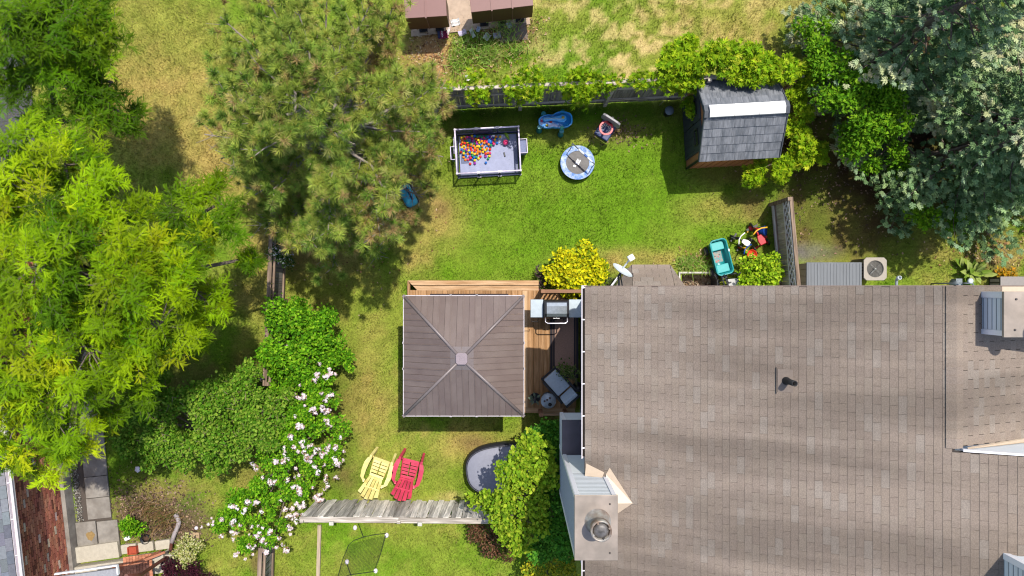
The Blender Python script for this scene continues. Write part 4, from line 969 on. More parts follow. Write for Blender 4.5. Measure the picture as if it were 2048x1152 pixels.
leaf = MB(); leaf.prism([(.11 * math.cos(a) * (1 + .2 * math.sin(3 * a)), .12 * math.sin(a) * (1 + .15 * math.cos(5 * a)), ) for a in [i * .45 for i in range(14)]], 0, .006); 
o = tag(part('stain_mat', leaf, mat('tan_mat', C('#a88a58', .6), .9, var=.2), None, W(181, 1072, .066)), 'round tan mat lying on the paving slab', 'mat')
# gravel strip along the wall
rng = np.random.default_rng(12); k = 1500; yy = rng.uniform(-.2, 3.6, k); xx = rng.uniform(.10, .29, k)
P = np.stack([xx, yy, rng.uniform(0, .03, k)], 1)
o = link('gravel_strip', np_mesh('gravel_strip', *stamp(octv, octt, P, frames(rng.normal(size=P.shape), rng), rng.uniform(.02, .05, k), palette(rng, k, [C('#8a857e', .5), C('#bdb8b0', .6), C('#5a554f', .4)])), STN), None, (*W(147, 1050).xy, 0), (0, 0, R(6.5))); o['kind'] = 'stuff'; o['label'] = 'gravel strip between the brick wall and the path'
# steps and porch
RDW = wood('porch_red_wood', '#c08062', .85, (1, 12, 12), .25, .2, '#a0684e'); CREAM = mat('cream_concrete', C('#cfc6b4', .62), .85, var=.1, scale=4, bump=.2)
po = root('porch', 'small porch with pale steps, red brown boards and a roof corner at the lower left', 'porch', (*W(230, 1115).xy, 0), R(8))
lp_ = lambda u, v, z: Matrix.Rotation(-R(8), 3, 'Z') @ (W(u, v, z) - Vector((*W(230, 1115).xy, 0)))
a = lp_(193, 1105, .12); mb = MB(); mb.box((a.x, a.y, .07), (1.18, .42, .14)); part('step', mb, CREAM, po, bevel=.008)
a = lp_(240, 1140, .25); mb = MB(); mb.box((a.x - .05, a.y, .13), (2.5, .46, .26)); part('step', mb, CREAM, po, bevel=.008)
a = lp_(298, 1125, .3); mb = MB(); mb.box((a.x + .0, a.y + .11, .2), (1.35, .10, .40)); part('curb', mb, CREAM, po, bevel=.006)
for i in range(3):
    a = lp_(257 + i * 34, 1098 - i * 4, .1); mb = MB(); mb.box((a.x, a.y, .05), (.40, .24, .10)); part('block', mb, CREAM, po, bevel=.008)
# floor boards laid slanting
for i in range(9):
    a = lp_(300 + i * 3.5, 1150, .45); mb = MB(); mb.box((0, 0, .45), (.075, .95, .03)); part('board', mb, RDW, po, (-.02 + i * .084 + .52, -.36, 0), (0, 0, R(-4)), bevel=.003)
for i in range(7):
    mb = MB(); mb.box((0, 0, .44), (.075, .85, .03)); part('board', mb, RDW, po, (-.02 + i * .084, -.42, 0), (0, 0, R(-38)), bevel=.003)
mb = MB(); a, b = lp_(250, 1136, .75), lp_(330, 1104, .75); mb.bar(a, b, .06, .04); part('rail', mb, RDW, po)
for i in range(6):
    p0 = a.lerp(b, .05 + i * .12); mb = MB(); mb.bar((p0.x, p0.y, .28), (p0.x, p0.y, .72), .04, .04); part('baluster', mb, RDW, po)
mb = MB(); p0 = lp_(232, 1140, .7); mb.box((p0.x, p0.y, .4), (.11, .11, .8)); part('post', mb, RDW, po, bevel=.005)
mb = MB(); p0 = lp_(332, 1140, .4); mb.box((p0.x, p0.y, .25), (.06, .9, .5)); part('fascia', mb, CREAM, po)
# porch roof corner with gutter
z_ = 2.65; c0, c1 = lp_(112, 1156, z_), lp_(233, 1139, z_)
d_ = (c1 - c0).normalized(); nn_ = Vector((d_.y, -d_.x, 0))
mb = MB(); v_ = [c0 - nn_ * .02, c1 - nn_ * .02, c1 + nn_ * 1.6, c0 + nn_ * 1.6]; mb.add([tuple(p) for p in v_] + [tuple(p - Vector((0, 0, .06))) for p in v_], [(3, 2, 1, 0), (4, 5, 6, 7), (0, 1, 5, 4), (1, 2, 6, 5), (2, 3, 7, 6), (3, 0, 4, 7)]); pr = part('roof', mb, mat('porch_roof', C('#a8a8ac', .6), .8, var=.15, scale=6), po)
mb = MB(); mb.bar(c0 - nn_ * .10 + Vector((0, 0, .01)), c1 - nn_ * .10 + d_ * .03 + Vector((0, 0, .01)), .03, .07); mb.bar(c1 + d_ * .03 - nn_ * .10, c1 + d_ * .03 + nn_ * .12, .03, .07); part('gutter', mb, TRIMW, pr)
BRP = mat('brown_downspout', C('#7a4a40', .55), .5, var=.08); GYP = mat('grey_pipe', C('#b0a6a8', .65), .6, var=.1)
dp = root('downspout', 'brown downspout running down from the porch roof to a grey bent extension in the bed', 'downspout', (*W(335, 1115).xy, 0))
g_ = lambda u, v, z: W(u, v, z) - Vector((*W(335, 1115).xy, 0))
mb = MB(); mb.tube([g_(252, 1152, 2.5), g_(281, 1150, 1.7), g_(325, 1120, .6), g_(338, 1114, .35), g_(341, 1104, .2), g_(343, 1084, .1)], .045, 8); part('brown_pipe', mb, BRP, dp)
mb = MB(); mb.tube([g_(343, 1086, .1), g_(349, 1068, .08), g_(355, 1055, .07), g_(358, 1045, .07), g_(356, 1036, .06), g_(350, 1029, .05)], [.055, .058, .06, .06, .06, .058], 10); part('grey_extension', mb, GYP, dp)
# asphalt seen through the trees at the upper left
dv = link('driveway', MB().box((0, 0, -.01), (3.4, 6.4, .04)).mesh('driveway', mat('asphalt', C('#6c6a72', .45), .92, var=.25, scale=6, bump=.3, bscale=80)), None, (-14.6, 5.8, 0), (0, 0, R(3))); dv['kind'] = 'structure'; dv['label'] = 'grey asphalt driveway under the trees at the upper left'
# small things in the flower bed
p = W(268, 1099, .1); o = root('plant_saucer', 'square terracotta planter with a small seedling on the pale blocks', 'planter', (p.x, p.y, .10), R(5)); mb = MB(); mb.ring([(-.12, -.1), (.12, -.1), (.12, .1), (-.12, .1)], [(-.10, -.08), (.10, -.08), (.10, .08), (-.10, .08)], 0, .11); mb.box((0, 0, .04), (.21, .17, .06)); part('box', mb, mat('terracotta', C('#c0563c', .62), .8, var=.1), o)
p = W(294, 1076); o = root('flower_pot', 'round dark plastic pot lying in the mulch bed', 'flower pot', (p.x, p.y, 0)); mb = MB(); mb.lathe([(.11, 0), (.13, .12), (.115, .12), (.10, .03), (.003, .03)], 20, (0, 0, 0), False); part('pot', mb, BLKE, o); mb = MB(); mb.lathe([(.102, .05), (.003, .07)], 16); part('soil', mb, mat('pot_soil', C('#6a5040', .5), .95, var=.3, scale=30), o)
p = W(388, 1073); mb = MB(); mb.prism([(-.17, .10), (-.05, .13), (.16, .12), (.17, -.12), (.05, -.06)], 0, .06); tag(part('flat_stone', mb, mat('sandstone', C('#c8ac88', .6), .9, var=.15, scale=6, bump=.4), None, (p.x, p.y, 0), None, None, None, .012), 'flat sandy stone beside the bent grey pipe', 'stone')
p = W(252, 1078, .1); mb = MB(); mb.box((0, 0, .05), (.16, .10, .006), .4); mb.box((0, -.02, .02), (.01, .01, .06)); tag(part('plant_label', mb, mat('tag_white', C('#e4e4e8', .8), .5), None, (p.x, p.y, 0)), 'white plant tag stuck in the mulch bed', 'plant tag')
mb = MB(); mb.ball((0, 0, .04), .05, 12, 8, (1, 1, .8)); tag(part('white_ball', mb, WF, None, W(394, 1055)), 'small white ball in the bed beside the grey pipe', 'ball')
mb = MB(); mb.add([(-.08, -.04, .02), (.02, -.09, .05), (.09, -.02, .02), (.06, .08, .06), (-.05, .07, .03), (0, 0, .09)], [(0, 1, 5), (1, 2, 5), (2, 3, 5), (3, 4, 5), (4, 0, 5)]); tag(part('paper_scrap', mb, WF, None, W(276, 938)), 'crumpled white scrap of paper in the shaded grass at the left', 'litter')
# ------------------------------------------------------------------ storage shed
SHG = mat('resin_roof_grey', C('#72777f', .54), .6, var=.24, scale=2.2, stretch=(5, 1, 1), col2=C('#94979e', .56), rnd=.07)
SHB = mat('shed_brown', C('#b0764e', .95), .7, var=.1, scale=3); SHD = mat('shed_slate', C('#4f555c', .5), .6, var=.12, scale=3)
sd_ = root('garden_shed', 'small brown resin shed with a grey moulded roof and a white ridge vent', 'shed', (4.68, 3.20, 0), R(3.2))
SW, SDp, SE_, SR_ = 1.72, 1.86, 1.72, 2.36
mb = MB(); WT_ = SE_ - .16; mb.box((SW / 2, SDp / 2, WT_ / 2), (SW, SDp, WT_)); mb.add([(0, 0, WT_), (0, SDp, WT_), (0, SDp / 2, SR_ - .14), (SW, 0, WT_), (SW, SDp, WT_), (SW, SDp / 2, SR_ - .14)], [(0, 2, 1), (3, 4, 5)]); part('wall', mb, SHB, sd_)
for k in range(9):
    mb = MB(); mb.box((.10 + k * .19, -.012, .77), (.012, .02, 1.50)); part('wall_batten', mb, SHB, sd_)
mb = MB(); mb.box((0, -.0, .77), (.05, .05, 1.52)); part('corner_post', mb, BLKE, sd_)
for k in range(2):
    mb = MB(); mb.box((-.02, .56 + k * .74, .84), (.04, .72, 1.56)); d_ = part('door', mb, SHD, sd_, bevel=.006)
    for j in range(4):
        m2 = MB(); m2.box((-.046, .30 + k * .74 + j * .175, .55), (.012, .02, .9)); part('door_rib', m2, SHD, d_)
    m2 = MB(); m2.ring([(-.2, -.17), (.2, -.17), (.2, .17), (-.2, .17)], [(-.17, -.14), (.17, -.14), (.17, .14), (-.17, .14)], 0, .02)
    for i, p in enumerate(m2.v): m2.v[i] = Vector((-.042 - p.z, .56 + k * .74 + p.x, 1.25 + p.y))
    fr_ = part('window_frame', m2, BLKE, d_)
    m2 = MB(); m2.box((-.044, .56 + k * .74, 1.25), (.004, .34, .28)); part('pane', m2, GLS, d_)
mb = MB(); mb.box((-.06, .93, 1.0), (.03, .03, .2)); part('door_handle', mb, BLKE, sd_)
ov_ = .12; rise = SR_ - SE_; half = SDp / 2 + .10; slr = math.hypot(half, rise + .1); tilt_ = math.atan2(rise + .1, half)
for s_ in (-1, 1):
    rf = MB(); e0 = Vector((-ov_, SDp / 2 + s_ * half, SE_ - .06)); 
    M_ = Matrix.Translation(Vector((0, SDp / 2, SR_))) @ Matrix.Rotation(s_ * -tilt_, 4, 'X')
    rf.box((SW / 2, s_ * slr / 2, -.035), (SW + 2 * ov_, slr, .05), 0, M_); ro = part('roof', rf, mat('shed_roof_edge', C('#5b6068', .55), .6, var=.1), sd_)
    rows = 6
    for r_ in range(rows):
        y0 = slr * r_ / rows; x = -ov_; first = True
        cut = [-.12]
        while cut[-1] < SW + .12 - .2: cut.append(cut[-1] + random.choice((.17, .22, .26, .31)))
        cut[-1] = SW + .12
        # seam of the two roof panels
        cut = sorted(set([c for c in cut if abs(c - .98) > .08] + [.98]))
        for i in range(len(cut) - 1):
            wd = cut[i + 1] - cut[i] - .004; lif = random.uniform(0, .008)
            mb = MB(); ya, yb = y0 + .002, y0 + slr / rows + .006
            lo, hi = .018 + lif, .004
            vs = [(-wd / 2, ya, hi), (wd / 2, ya, hi), (wd / 2, yb, lo), (-wd / 2, yb, lo), (-wd / 2, ya, -.012), (wd / 2, ya, -.012), (wd / 2, yb, -.012), (-wd / 2, yb, -.012)]
            vs = [(p[0], p[1] * s_, p[2]) for p in vs]
            fs = [(0, 1, 2, 3), (7, 6, 5, 4), (0, 4, 5, 1), (1, 5, 6, 2), (2, 6, 7, 3), (3, 7, 4, 0)]
            if s_ < 0: fs = [f[::-1] for f in fs]
            mb.add(vs, fs)
            o = part('shingle', mb, SHG, ro); o.matrix_basis = M_ @ Matrix.Translation(((cut[i] + cut[i + 1]) / 2, 0, 0))
WHV = mat('ridge_white', C('#eceae6', .80), .5, var=.07, scale=2, stretch=(.4, 3, 1))
mb = MB(); n0, n1 = .05, SW - .02
yv = SDp / 2; pr_ = [(-.145, -.045), (-.14, .0), (0, .055), (.14, .0), (.145, -.045)]
vs = [(x, yv + p[0], SR_ + .02 + p[1]) for x in (-.02, SW + .03) for p in pr_]
mb.add(vs, [(i, 5 + i, 6 + i, 1 + i)[::-1] for i in range(4)] + [(0, 1, 2, 3, 4)[::-1], (5, 6, 7, 8, 9)]); rv_ = part('ridge_vent', mb, WHV, sd_)
for x in (.56, 1.14):
    vs = [(x + dx, yv + p[0] * 1.005, SR_ + .022 + p[1]) for dx in (-.006, .006) for p in pr_]
    mb = MB(); mb.add(vs, [(i, 5 + i, 6 + i, 1 + i)[::-1] for i in range(4)]); part('vent_joint', mb, mat('vent_joint', C('#b8b6b4', .7), .6), rv_)
for x in (-.10, SW + .085):
    vs = [(x + dx, yv + p[0] * 1.06, SR_ + .005 + p[1]) for dx in (-.045, .045) for p in pr_]
    mb = MB(); mb.add(vs, [(i, 5 + i, 6 + i, 1 + i)[::-1] for i in range(4)] + [(0, 1, 2, 3, 4)[::-1], (5, 6, 7, 8, 9)]); part('ridge_end', mb, MATS['shed_roof_edge'], sd_)
for s_ in (-1, 1):   # gable barge boards
    for x in (-ov_ - .005, SW + ov_ + .005):
        mb = MB(); mb.bar((x, SDp / 2 + s_ * half, SE_ - .10), (x, SDp / 2, SR_ - .02), .02, .10, (0, 0, 1)); part('barge_board', mb, MATS['shed_roof_edge'], sd_)
pk = root('round_pail', 'small round grey blue pail with a lid between vine and shed', 'pail', (*W(1339, 221, .3).xy, 0)); mb = MB(); mb.lathe([(.10, 0), (.115, .28), (.12, .30)], 20); part('bucket', mb, BLKE, pk); mb = MB(); mb.lathe([(.122, .29), (.12, .31), (.06, .33), (.003, .335)], 20); part('lid', mb, mat('lid_blue_grey', C('#7c8a98', .6), .4, var=.2, scale=9), pk)
# ------------------------------------------------------------------ play pen with balls
PX, PY, PW, PD, PH = -.63, 3.57, 1.65, 1.14, .64
pen = root('play_pen', 'toddler play pen with pale rails, blue grey mat and mesh sides', 'play pen', (PX, PY, 0), R(3.0))
RLP = mat('pen_rail', C('#ece4f4', .88), .5, var=.06, scale=8, col2=C('#d8cce8', .8)); NAVY = mat('pen_navy', C('#4c5678', .55), .8, var=.12, scale=6); MATG = mat('pen_mat', C('#a8aecc', .70), .85, var=.10, scale=3, col2=C('#a0a6c4', .74))
mb = MB(); mb.box((0, 0, .03), (PW - .10, PD - .10, .05)); part('floor_mat', mb, MATG, pen, bevel=.01)
hx, hy = PW / 2, PD / 2
cs = [(-hx, -hy), (hx, -hy), (hx, hy), (-hx, hy)]
for i in range(4):
    a, b = cs[i], cs[(i + 1) % 4]
    mb = MB(); mb.tube([(*a, PH), (*b, PH)], .021, 8); part('top_rail', mb, RLP, pen)
    mb = MB(); mb.tube([(*a, .06), (*b, .06)], .018, 8); part('bottom_rail', mb, mat('pen_blue_rail', C('#b4b0d0', .65), .6), pen)
    mb = MB(); mb.tube([(*a, 0), (*a, PH)], .02, 8); part('post', mb, NAVY, pen); mb = MB(); mb.ball((*a, .03), .035, 10, 6); part('corner_foot', mb, WF, pen); mb = MB(); mb.ball((*a, PH), .034, 10, 6); part('corner_cap', mb, WF, pen)
for k in (-.27, .28):
    for s_ in (-1, 1):
        mb = MB(); mb.tube([(k, s_ * hy, .05), (k, s_ * hy, PH)], .018, 8); part('post', mb, NAVY, pen)
        mb = MB(); mb.box((k, s_ * (hy + .005), .04), (.10, .05, .04)); mb.box((k, s_ * hy, PH), (.08, .055, .05)); part('foot', mb, WF, pen)
def net_mat(name, col, a):
    m = bpy.data.materials.new(name); m.use_nodes = True; n = m.node_tree.nodes; l = m.node_tree.links; b = n['Principled BSDF']; b.inputs['Base Color'].default_value = (*col, 1); b.inputs['Roughness'].default_value = .9
    t_ = n.new('ShaderNodeBsdfTransparent'); ms = n.new('ShaderNodeMixShader'); ms.inputs[0].default_value = a
    l.new(t_.outputs[0], ms.inputs[1]); l.new(b.outputs[0], ms.inputs[2]); l.new(ms.outputs[0], n['Material Output'].inputs[0]); return m
NET = net_mat('pen_mesh_netting', C('#707aa0', .6), .45)
for i in range(4):
    a, b = Vector((*cs[i], 0)), Vector((*cs[(i + 1) % 4], 0)); nn_ = (b - a).normalized().cross(Vector((0, 0, 1))) * .0
    mb = MB(); mb.add([a + Vector((0, 0, .14)), b + Vector((0, 0, .14)), b + Vector((0, 0, PH)), a + Vector((0, 0, PH))], [(0, 1, 2, 3)]); part('mesh_side', mb, NET, pen)
    mb = MB(); inn = (Vector((0, 0, 0)) - (a + b) / 2).normalized() * .022
    mb.bar(a + Vector((0, 0, .10)) + inn, b + Vector((0, 0, .10)) + inn, .006, .13); part('fabric_band', mb, NAVY, pen)
mb = MB(); pl = [(-.36, .10), (.10, .10), (.15, .15), (.15, .58), (.10, .63), (-.31, .63), (-.36, .58)]
mb.prism(pl, 0, .012, Matrix.Translation((0, hy - .02, 0)) @ Matrix.Rotation(R(90), 4, 'X')); part('door_panel', mb, NAVY, pen)
mb = MB(); pl2 = [(.17 * math.cos(t) ** 1 - .1, .20 * math.sin(t) + .36) for t in [2 * math.pi * k / 28 for k in range(28)]]; mb.tube([(p[0] * 1.0, hy - .035, p[1]) for p in pl2], .009, 6, False, True); part('zip', mb, DKF, pen)
mb = MB(); mb.box((-.63, -.05, .066), (.21, .31, .018)); part('flap', mb, NAVY if False else mat('pen_flap', C('#7c86a8', .6), .8, var=.1), pen, bevel=.008)
mb = MB(); mb.box((hx - .05, .02, .3), (.012, .40, .34)); part('window_flap', mb, NAVY, pen)
# outside hoops / goals
for s_, y0, w_, h_ in ((-1, -.02, .14, .33), (1, .07, .20, .36)):
    x0 = s_ * hx; mb = MB(); z_ = .58
    mb.tube([(x0, y0 - h_ / 2, z_), (x0 + s_ * w_, y0 - h_ / 2, z_), (x0 + s_ * w_, y0 + h_ / 2, z_), (x0, y0 + h_ / 2, z_)], .013, 8); g_ = part('goal_frame', mb, RLP, pen)
    mb = MB(); mb.add([(x0 + s_ * .01, y0 - h_ / 2, z_ - .01), (x0 + s_ * w_, y0 - h_ / 2, z_ - .01), (x0 + s_ * w_, y0 + h_ / 2, z_ - .01), (x0 + s_ * .01, y0 + h_ / 2, z_ - .01), (x0 + s_ * .01, y0 - h_ / 2 + .03, .1), (x0 + s_ * (w_ - .03), y0 - h_ / 2 + .03, .1), (x0 + s_ * (w_ - .03), y0 + h_ / 2 - .03, .1), (x0 + s_ * .01, y0 + h_ / 2 - .03, .1)], [(0, 1, 5, 4), (1, 2, 6, 5), (2, 3, 7, 6)] + ([(4, 5, 6, 7)] if s_ > 0 else []))
    if s_ > 0:
        mb.add([(x0 + .015, y0 - h_ / 2 + .02, z_ - .05), (x0 + w_ - .02, y0 - h_ / 2 + .02, z_ - .05), (x0 + w_ - .02, y0 + h_ / 2 - .02, z_ - .05), (x0 + .015, y0 + h_ / 2 - .02, z_ - .05)], [(0, 1, 2, 3)])
        part('goal_net', mb, mat('pen_goal_cloth', C('#8a92b4', .6), .8, var=.15), g_)
    else: part('goal_net', mb, NET, g_)
mb = MB(); mb.prism([(-.06, -.22), (.05, -.20), (.07, -.02), (.03, .02), (.06, .12), (.02, .24), (-.05, .22)], 0, .02, Matrix.Translation((-hx - .03, .18, .52)) @ Matrix.Rotation(R(60), 4, 'Y')); part('hoop_board', mb, mat('hoop_board', C('#dcd8ec', .75), .5, var=.2, scale=12, col2=C('#6c70a0', .6)), pen)
def on_pen(u, v, z): 
    p = W(u, v, z); return p
BALLC = [('orange', '#f28a1e'), ('yellow', '#f5cf2c'), ('red', '#e43a2c'), ('blue', '#2a6fc8'), ('green', '#2c9a5c'), ('purple', '#9a2ca8'), ('pink', '#e0407a')]
for nme, h in BALLC: mat('ball_' + nme, C(h, .8), .35, var=.03)
bm = {nme: MB().ball((0, 0, 0), .036, 12, 8).mesh('ball', MATS['ball_' + nme]) for nme, h in BALLC}
rng = np.random.default_rng(77); placed = []
clus = [(922, 284, 8, 7, 16), (935, 282, 12, 8, 20), (945, 292, 13, 9, 26), (940, 302, 9, 8, 16), (952, 300, 7, 8, 12), (958, 278, 14, 5, 16), (970, 282, 8, 6, 12), (928, 296, 4, 9, 6), (948, 310, 7, 5, 6), (974, 300, 3, 9, 10), (978, 282, 8, 4, 10), (925, 290, 9, 10, 12), (948, 286, 16, 8, 20), (962, 275, 16, 3, 12), (915, 290, 5, 8, 8)]
for (cu, cv, su, sv, k) in clus:
    t_ = 0; got = 0
    while got < k and t_ < 400:
        t_ += 1; p = W(cu + rng.normal() * su * .8, cv + rng.normal() * sv * .8, .09)
        loc = p - Vector((PX, PY, 0))
        if abs(loc.x) > hx - .09 or abs(loc.y) > hy - .09: continue
        zz = .092
        for q_ in placed:
            d_ = math.hypot(q_.x - p.x, q_.y - p.y)
            if d_ < .058: zz = None; break
            if d_ < .071: zz = max(zz, q_.z + math.sqrt(max(0, .072 ** 2 - d_ ** 2)))
        if zz is None or zz > .17: continue
        p.z = zz; placed.append(p); got += 1
lumps = {}
for p in placed:
    zone = math.sin(p.x * 9) + math.cos(p.y * 11) + rng.normal() * .8
    i = int(abs(zone * 2.3 + rng.integers(7)) % 7); nme = BALLC[i][0]
    o = bpy.data.objects.new('ball', bm[nme]); COL.objects.link(o); o.location = p
    tag(o, 'small %s plastic ball among the coloured balls in the play pen' % nme, 'ball', '%s balls in the play pen' % nme); lumps.setdefault(nme, []).append(o)
for nme, bs in lumps.items():      # the outermost of each colour can be told apart
    done = set()
    for word, key in (('leftmost', lambda o: o.location.x), ('rightmost', lambda o: -o.location.x), ('frontmost', lambda o: o.location.y), ('rearmost', lambda o: -o.location.y)):
        o = min(bs, key=key)
        if o.name not in done:
            done.add(o.name); o['label'] = '%s of the small %s plastic balls in the play pen' % (word, nme)
            if 'group' in o: del o['group']
    for o in bs:
        if o.name not in done: o['label'] = 'small %s plastic ball in the midst of the ball heap' % nme
p = W(1011, 285, .14); mb = MB(); mb.ball((0, 0, 0), .075, 16, 10); tag(part('toy_ball', mb, MATS['ball_pink'], None, (p.x, p.y, .13)), 'larger pinkish red ball alone in the play pen', 'ball')
p = W(980, 283, .12); mb = MB(); mb.ball((0, 0, 0), .075, 16, 10); tag(part('toy_ball', mb, MATS['ball_blue'], None, (p.x, p.y, .13)), 'larger blue ball at the edge of the ball heap', 'ball')
p = W(1014, 273, .1); mb = MB(); mb.tube([(-.05, .10, 0), (.0, .02, .01), (.06, -.09, 0)], [.03, .045, .012], 8); tag(part('toy_skittle', mb, mat('lime_plastic', C('#9ccb3c', .7), .4), None, (p.x, p.y, .10)), 'lime green skittle lying in the play pen', 'toy')
p = W(1009, 309, .07); mb = MB(); mb.box((0, 0, 0), (.035, .12, .03), .25); tag(part('remote', mb, BLKE, None, (p.x, p.y, .072), None, None, None, .005), 'slim black toy lying alone on the play pen mat', 'toy')
p = W(937, 312, .07); mb = MB(); mb.box((0, 0, 0), (.07, .025, .02), .1); tag(part('white_toy', mb, WF, None, (p.x, p.y, .07)), 'tiny white toy in front of the ball heap', 'toy')
# ------------------------------------------------------------------ trampoline
tr = root('mini_trampoline', 'small round trampoline with a blue patterned pad and a padded bar', 'trampoline', (*W(1155, 325, .22).xy, 0))
PADM = mat('pad_blue_print', C('#5c90dc', .58), .6, var=.2, scale=7, col2=C('#c8d8f0', .62)); MATS['pad_blue_print'].node_tree.nodes['Noise Texture'].inputs['Scale'].default_value = 13
circ = lambda r, n=48: [(r * math.cos(2 * math.pi * k / n), r * math.sin(2 * math.pi * k / n)) for k in range(n)]
mb = MB(); mb.ring(circ(.455), circ(.305), .205, .232); part('pad', mb, PADM, tr, bevel=.008)
mb = MB(); mb.prism(circ(.31), .205, .214); part('jump_mat', mb, mat('jump_mat', C('#4e4a4c', .55), .45, var=.25, scale=3, bump=.3, bscale=5), tr)
mb = MB(); mb.tube([(p[0], p[1], .20) for p in circ(.44)], .018, 8, False, True); part('rim', mb, DKF, tr)
for k in range(6):
    a = k * math.pi / 3 + .2; mb = MB(); mb.tube([(.42 * math.cos(a), .42 * math.sin(a), .2), (.43 * math.cos(a), .43 * math.sin(a), 0)], .016, 8); part('leg', mb, DKF, tr)
mb = MB(); mb.box((.015, .02, .217), (.10, .14, .004), -.5); b_ = part('badge', mb, LETTER, tr)
for (dx, dy, w_, h_) in ((.025, .055, .05, .016), (.03, .02, .016, .05), (.0, .0, .05, .014), (-.01, -.025, .016, .04)):
    mb = MB(); mb.box((.015 + dx, .02 + dy, .220), (w_, h_, .002), -.5); part('badge_print', mb, BLKE, b_)
mb = MB(); mb.box((-.075, -.09, .216), (.07, .05, .003), -.3); part('patch', mb, LETTER, tr)
O_ = Vector((*W(1155, 325, .22).xy, 0)); A = W(1145, 287, .75) - O_; B = W(1189, 328, .75) - O_
mb = MB(); mb.tube([(A.x * .96, A.y * .96, 0), A, B, (B.x * .96, B.y * .96, 0)], .016, 8); hb = part('handle_bar', mb, mat('bar_steel', C('#9aa2b0', .6), .35, metal=.5), tr)
for (s0, s1, cn) in ((.28, .52, 'grip_white'), (.54, .66, 'grip_blue'), (.68, .9, 'grip_white')):
    mb = MB(); mb.tube([A.lerp(B, s0), A.lerp(B, s1)], .026, 10); part('grip', mb, mat(cn, C('#e8ecf4' if 'white' in cn else '#4c70b8', .75), .6), hb)
# ------------------------------------------------------------------ water table
wt = root('water_table', 'bright blue water play table shaped like a figure eight', 'water table', (*W(1111, 241, .45).xy, 0), R(3))
WB = mat('water_table_blue', C('#3aa4ea', .95), .25, var=.04, scale=2, spec=.5); WL = mat('channel_blue', C('#52b0f0', .9), .18, var=.05, spec=.6)
def eight(k=1.0, n=56):
    pts = []
    for i in range(n):
        t = 2 * math.pi * i / n; r = .0
        x = .43 * math.cos(t); yr = (.205 + .035 * math.cos(t)) * (1 - .22 * math.exp(-(x + .06) ** 2 / .012))
        y = yr * math.copysign(abs(math.sin(t)) ** .62, math.sin(t)); pts.append((x * k, y * k + (.012 if x > 0 else -.01)))
    return pts
mb = MB(); E = eight(); mb.ring(eight(1.0), eight(.94), .30, .46); mb.prism(eight(.95), .30, .345); mb.ring(eight(1.035), eight(.95), .452, .468); part('basin', mb, WB, wt)
mb = MB(); mb.prism(eight(.938), .346, .40); wtr = mat('basin_water', C('#2488d0', .75), .06, var=.05, spec=.7, bump=.15, bscale=12); part('water', mb, wtr, wt)
mb = MB(); mb.prism([(-.30, .10), (-.34, .04), (-.30, -.02), (-.18, .0), (.0, -.01), (.10, -.05), (.22, -.06), (.29, .0), (.28, .10), (.18, .14), (.05, .10), (-.12, .08), (-.2, .11)], .401, .50); part('channel', mb, WL, wt, bevel=.02)
mb = MB(); mb.tube([(-.28, .06, .50), (-.1, .04, .505), (.12, .02, .505), (.22, .03, .50)], .018, 8); part('channel_lip', mb, mat('channel_pale', C('#a8d4f2', .75), .2), wt)
TEAL = mat('teal_foot', C('#1e93a0', .6), .35)
for (x, y) in ((.15, -.28), (-.42, -.14), (.20, .22), (-.30, .20)):
    mb = MB(); mb.lathe([(.085, 0), (.07, .06), (.055, .40), (.06, .44)], 16, (x, y, 0)); part('leg', mb, TEAL, wt)
wo = W(1111, 241, .45)
for (u, v, h, nm, lab) in ((1083.5, 241, '#c02468', 'toy_star', 'crimson star toy in the left end of the blue water table'), (1094, 250, '#d8c030', 'toy_boat', 'yellow toy floating near the front edge of the blue water table'), (1126, 236, '#c8b860', 'toy_ring', 'pale yellow toy on the raised channel of the blue water table'), (1102, 243, '#d04a30', 'toy_fish', 'small red toy in the middle of the blue water table')):
    p = W(u, v, .46); mb = MB()
    if nm == 'toy_star': mb.prism([((.045 if k % 2 else .02) * math.cos(k * math.pi / 5), (.045 if k % 2 else .02) * math.sin(k * math.pi / 5)) for k in range(10)], 0, .02)
    elif nm == 'toy_ring': mb.lathe([(.035, 0), (.04, .015), (.03, .03), (.01, .035)], 14)
    else: mb.ball((0, 0, .015), .032, 10, 7, (1.3, .9, .7)); mb.box((0, 0, .045), (.015, .015, .03))
    tag(part(nm, mb, mat('toy_' + h[1:], C(h, .7), .4), None, (p.x, p.y, .405 if nm != 'toy_ring' else .50)), lab, 'toy')
p = W(1124, 256, .48); mb = MB()
for k in range(6): a = k * math.pi / 3; mb.bar((0, 0, .02), (.06 * math.cos(a), .06 * math.sin(a), .03), .028, .012)
part('paddle_wheel', mb, mat('mint_plastic', C('#4cb8a0', .65), .4), wt, wt.matrix_basis.inverted() @ Vector((p.x, p.y, .465)))
# ------------------------------------------------------------------ toddler basketball hoop
bk = root('basketball_hoop', 'toddler basketball stand with a grey backboard and red rim', 'basketball hoop', (2.52, 4.26, 0), R(-33))
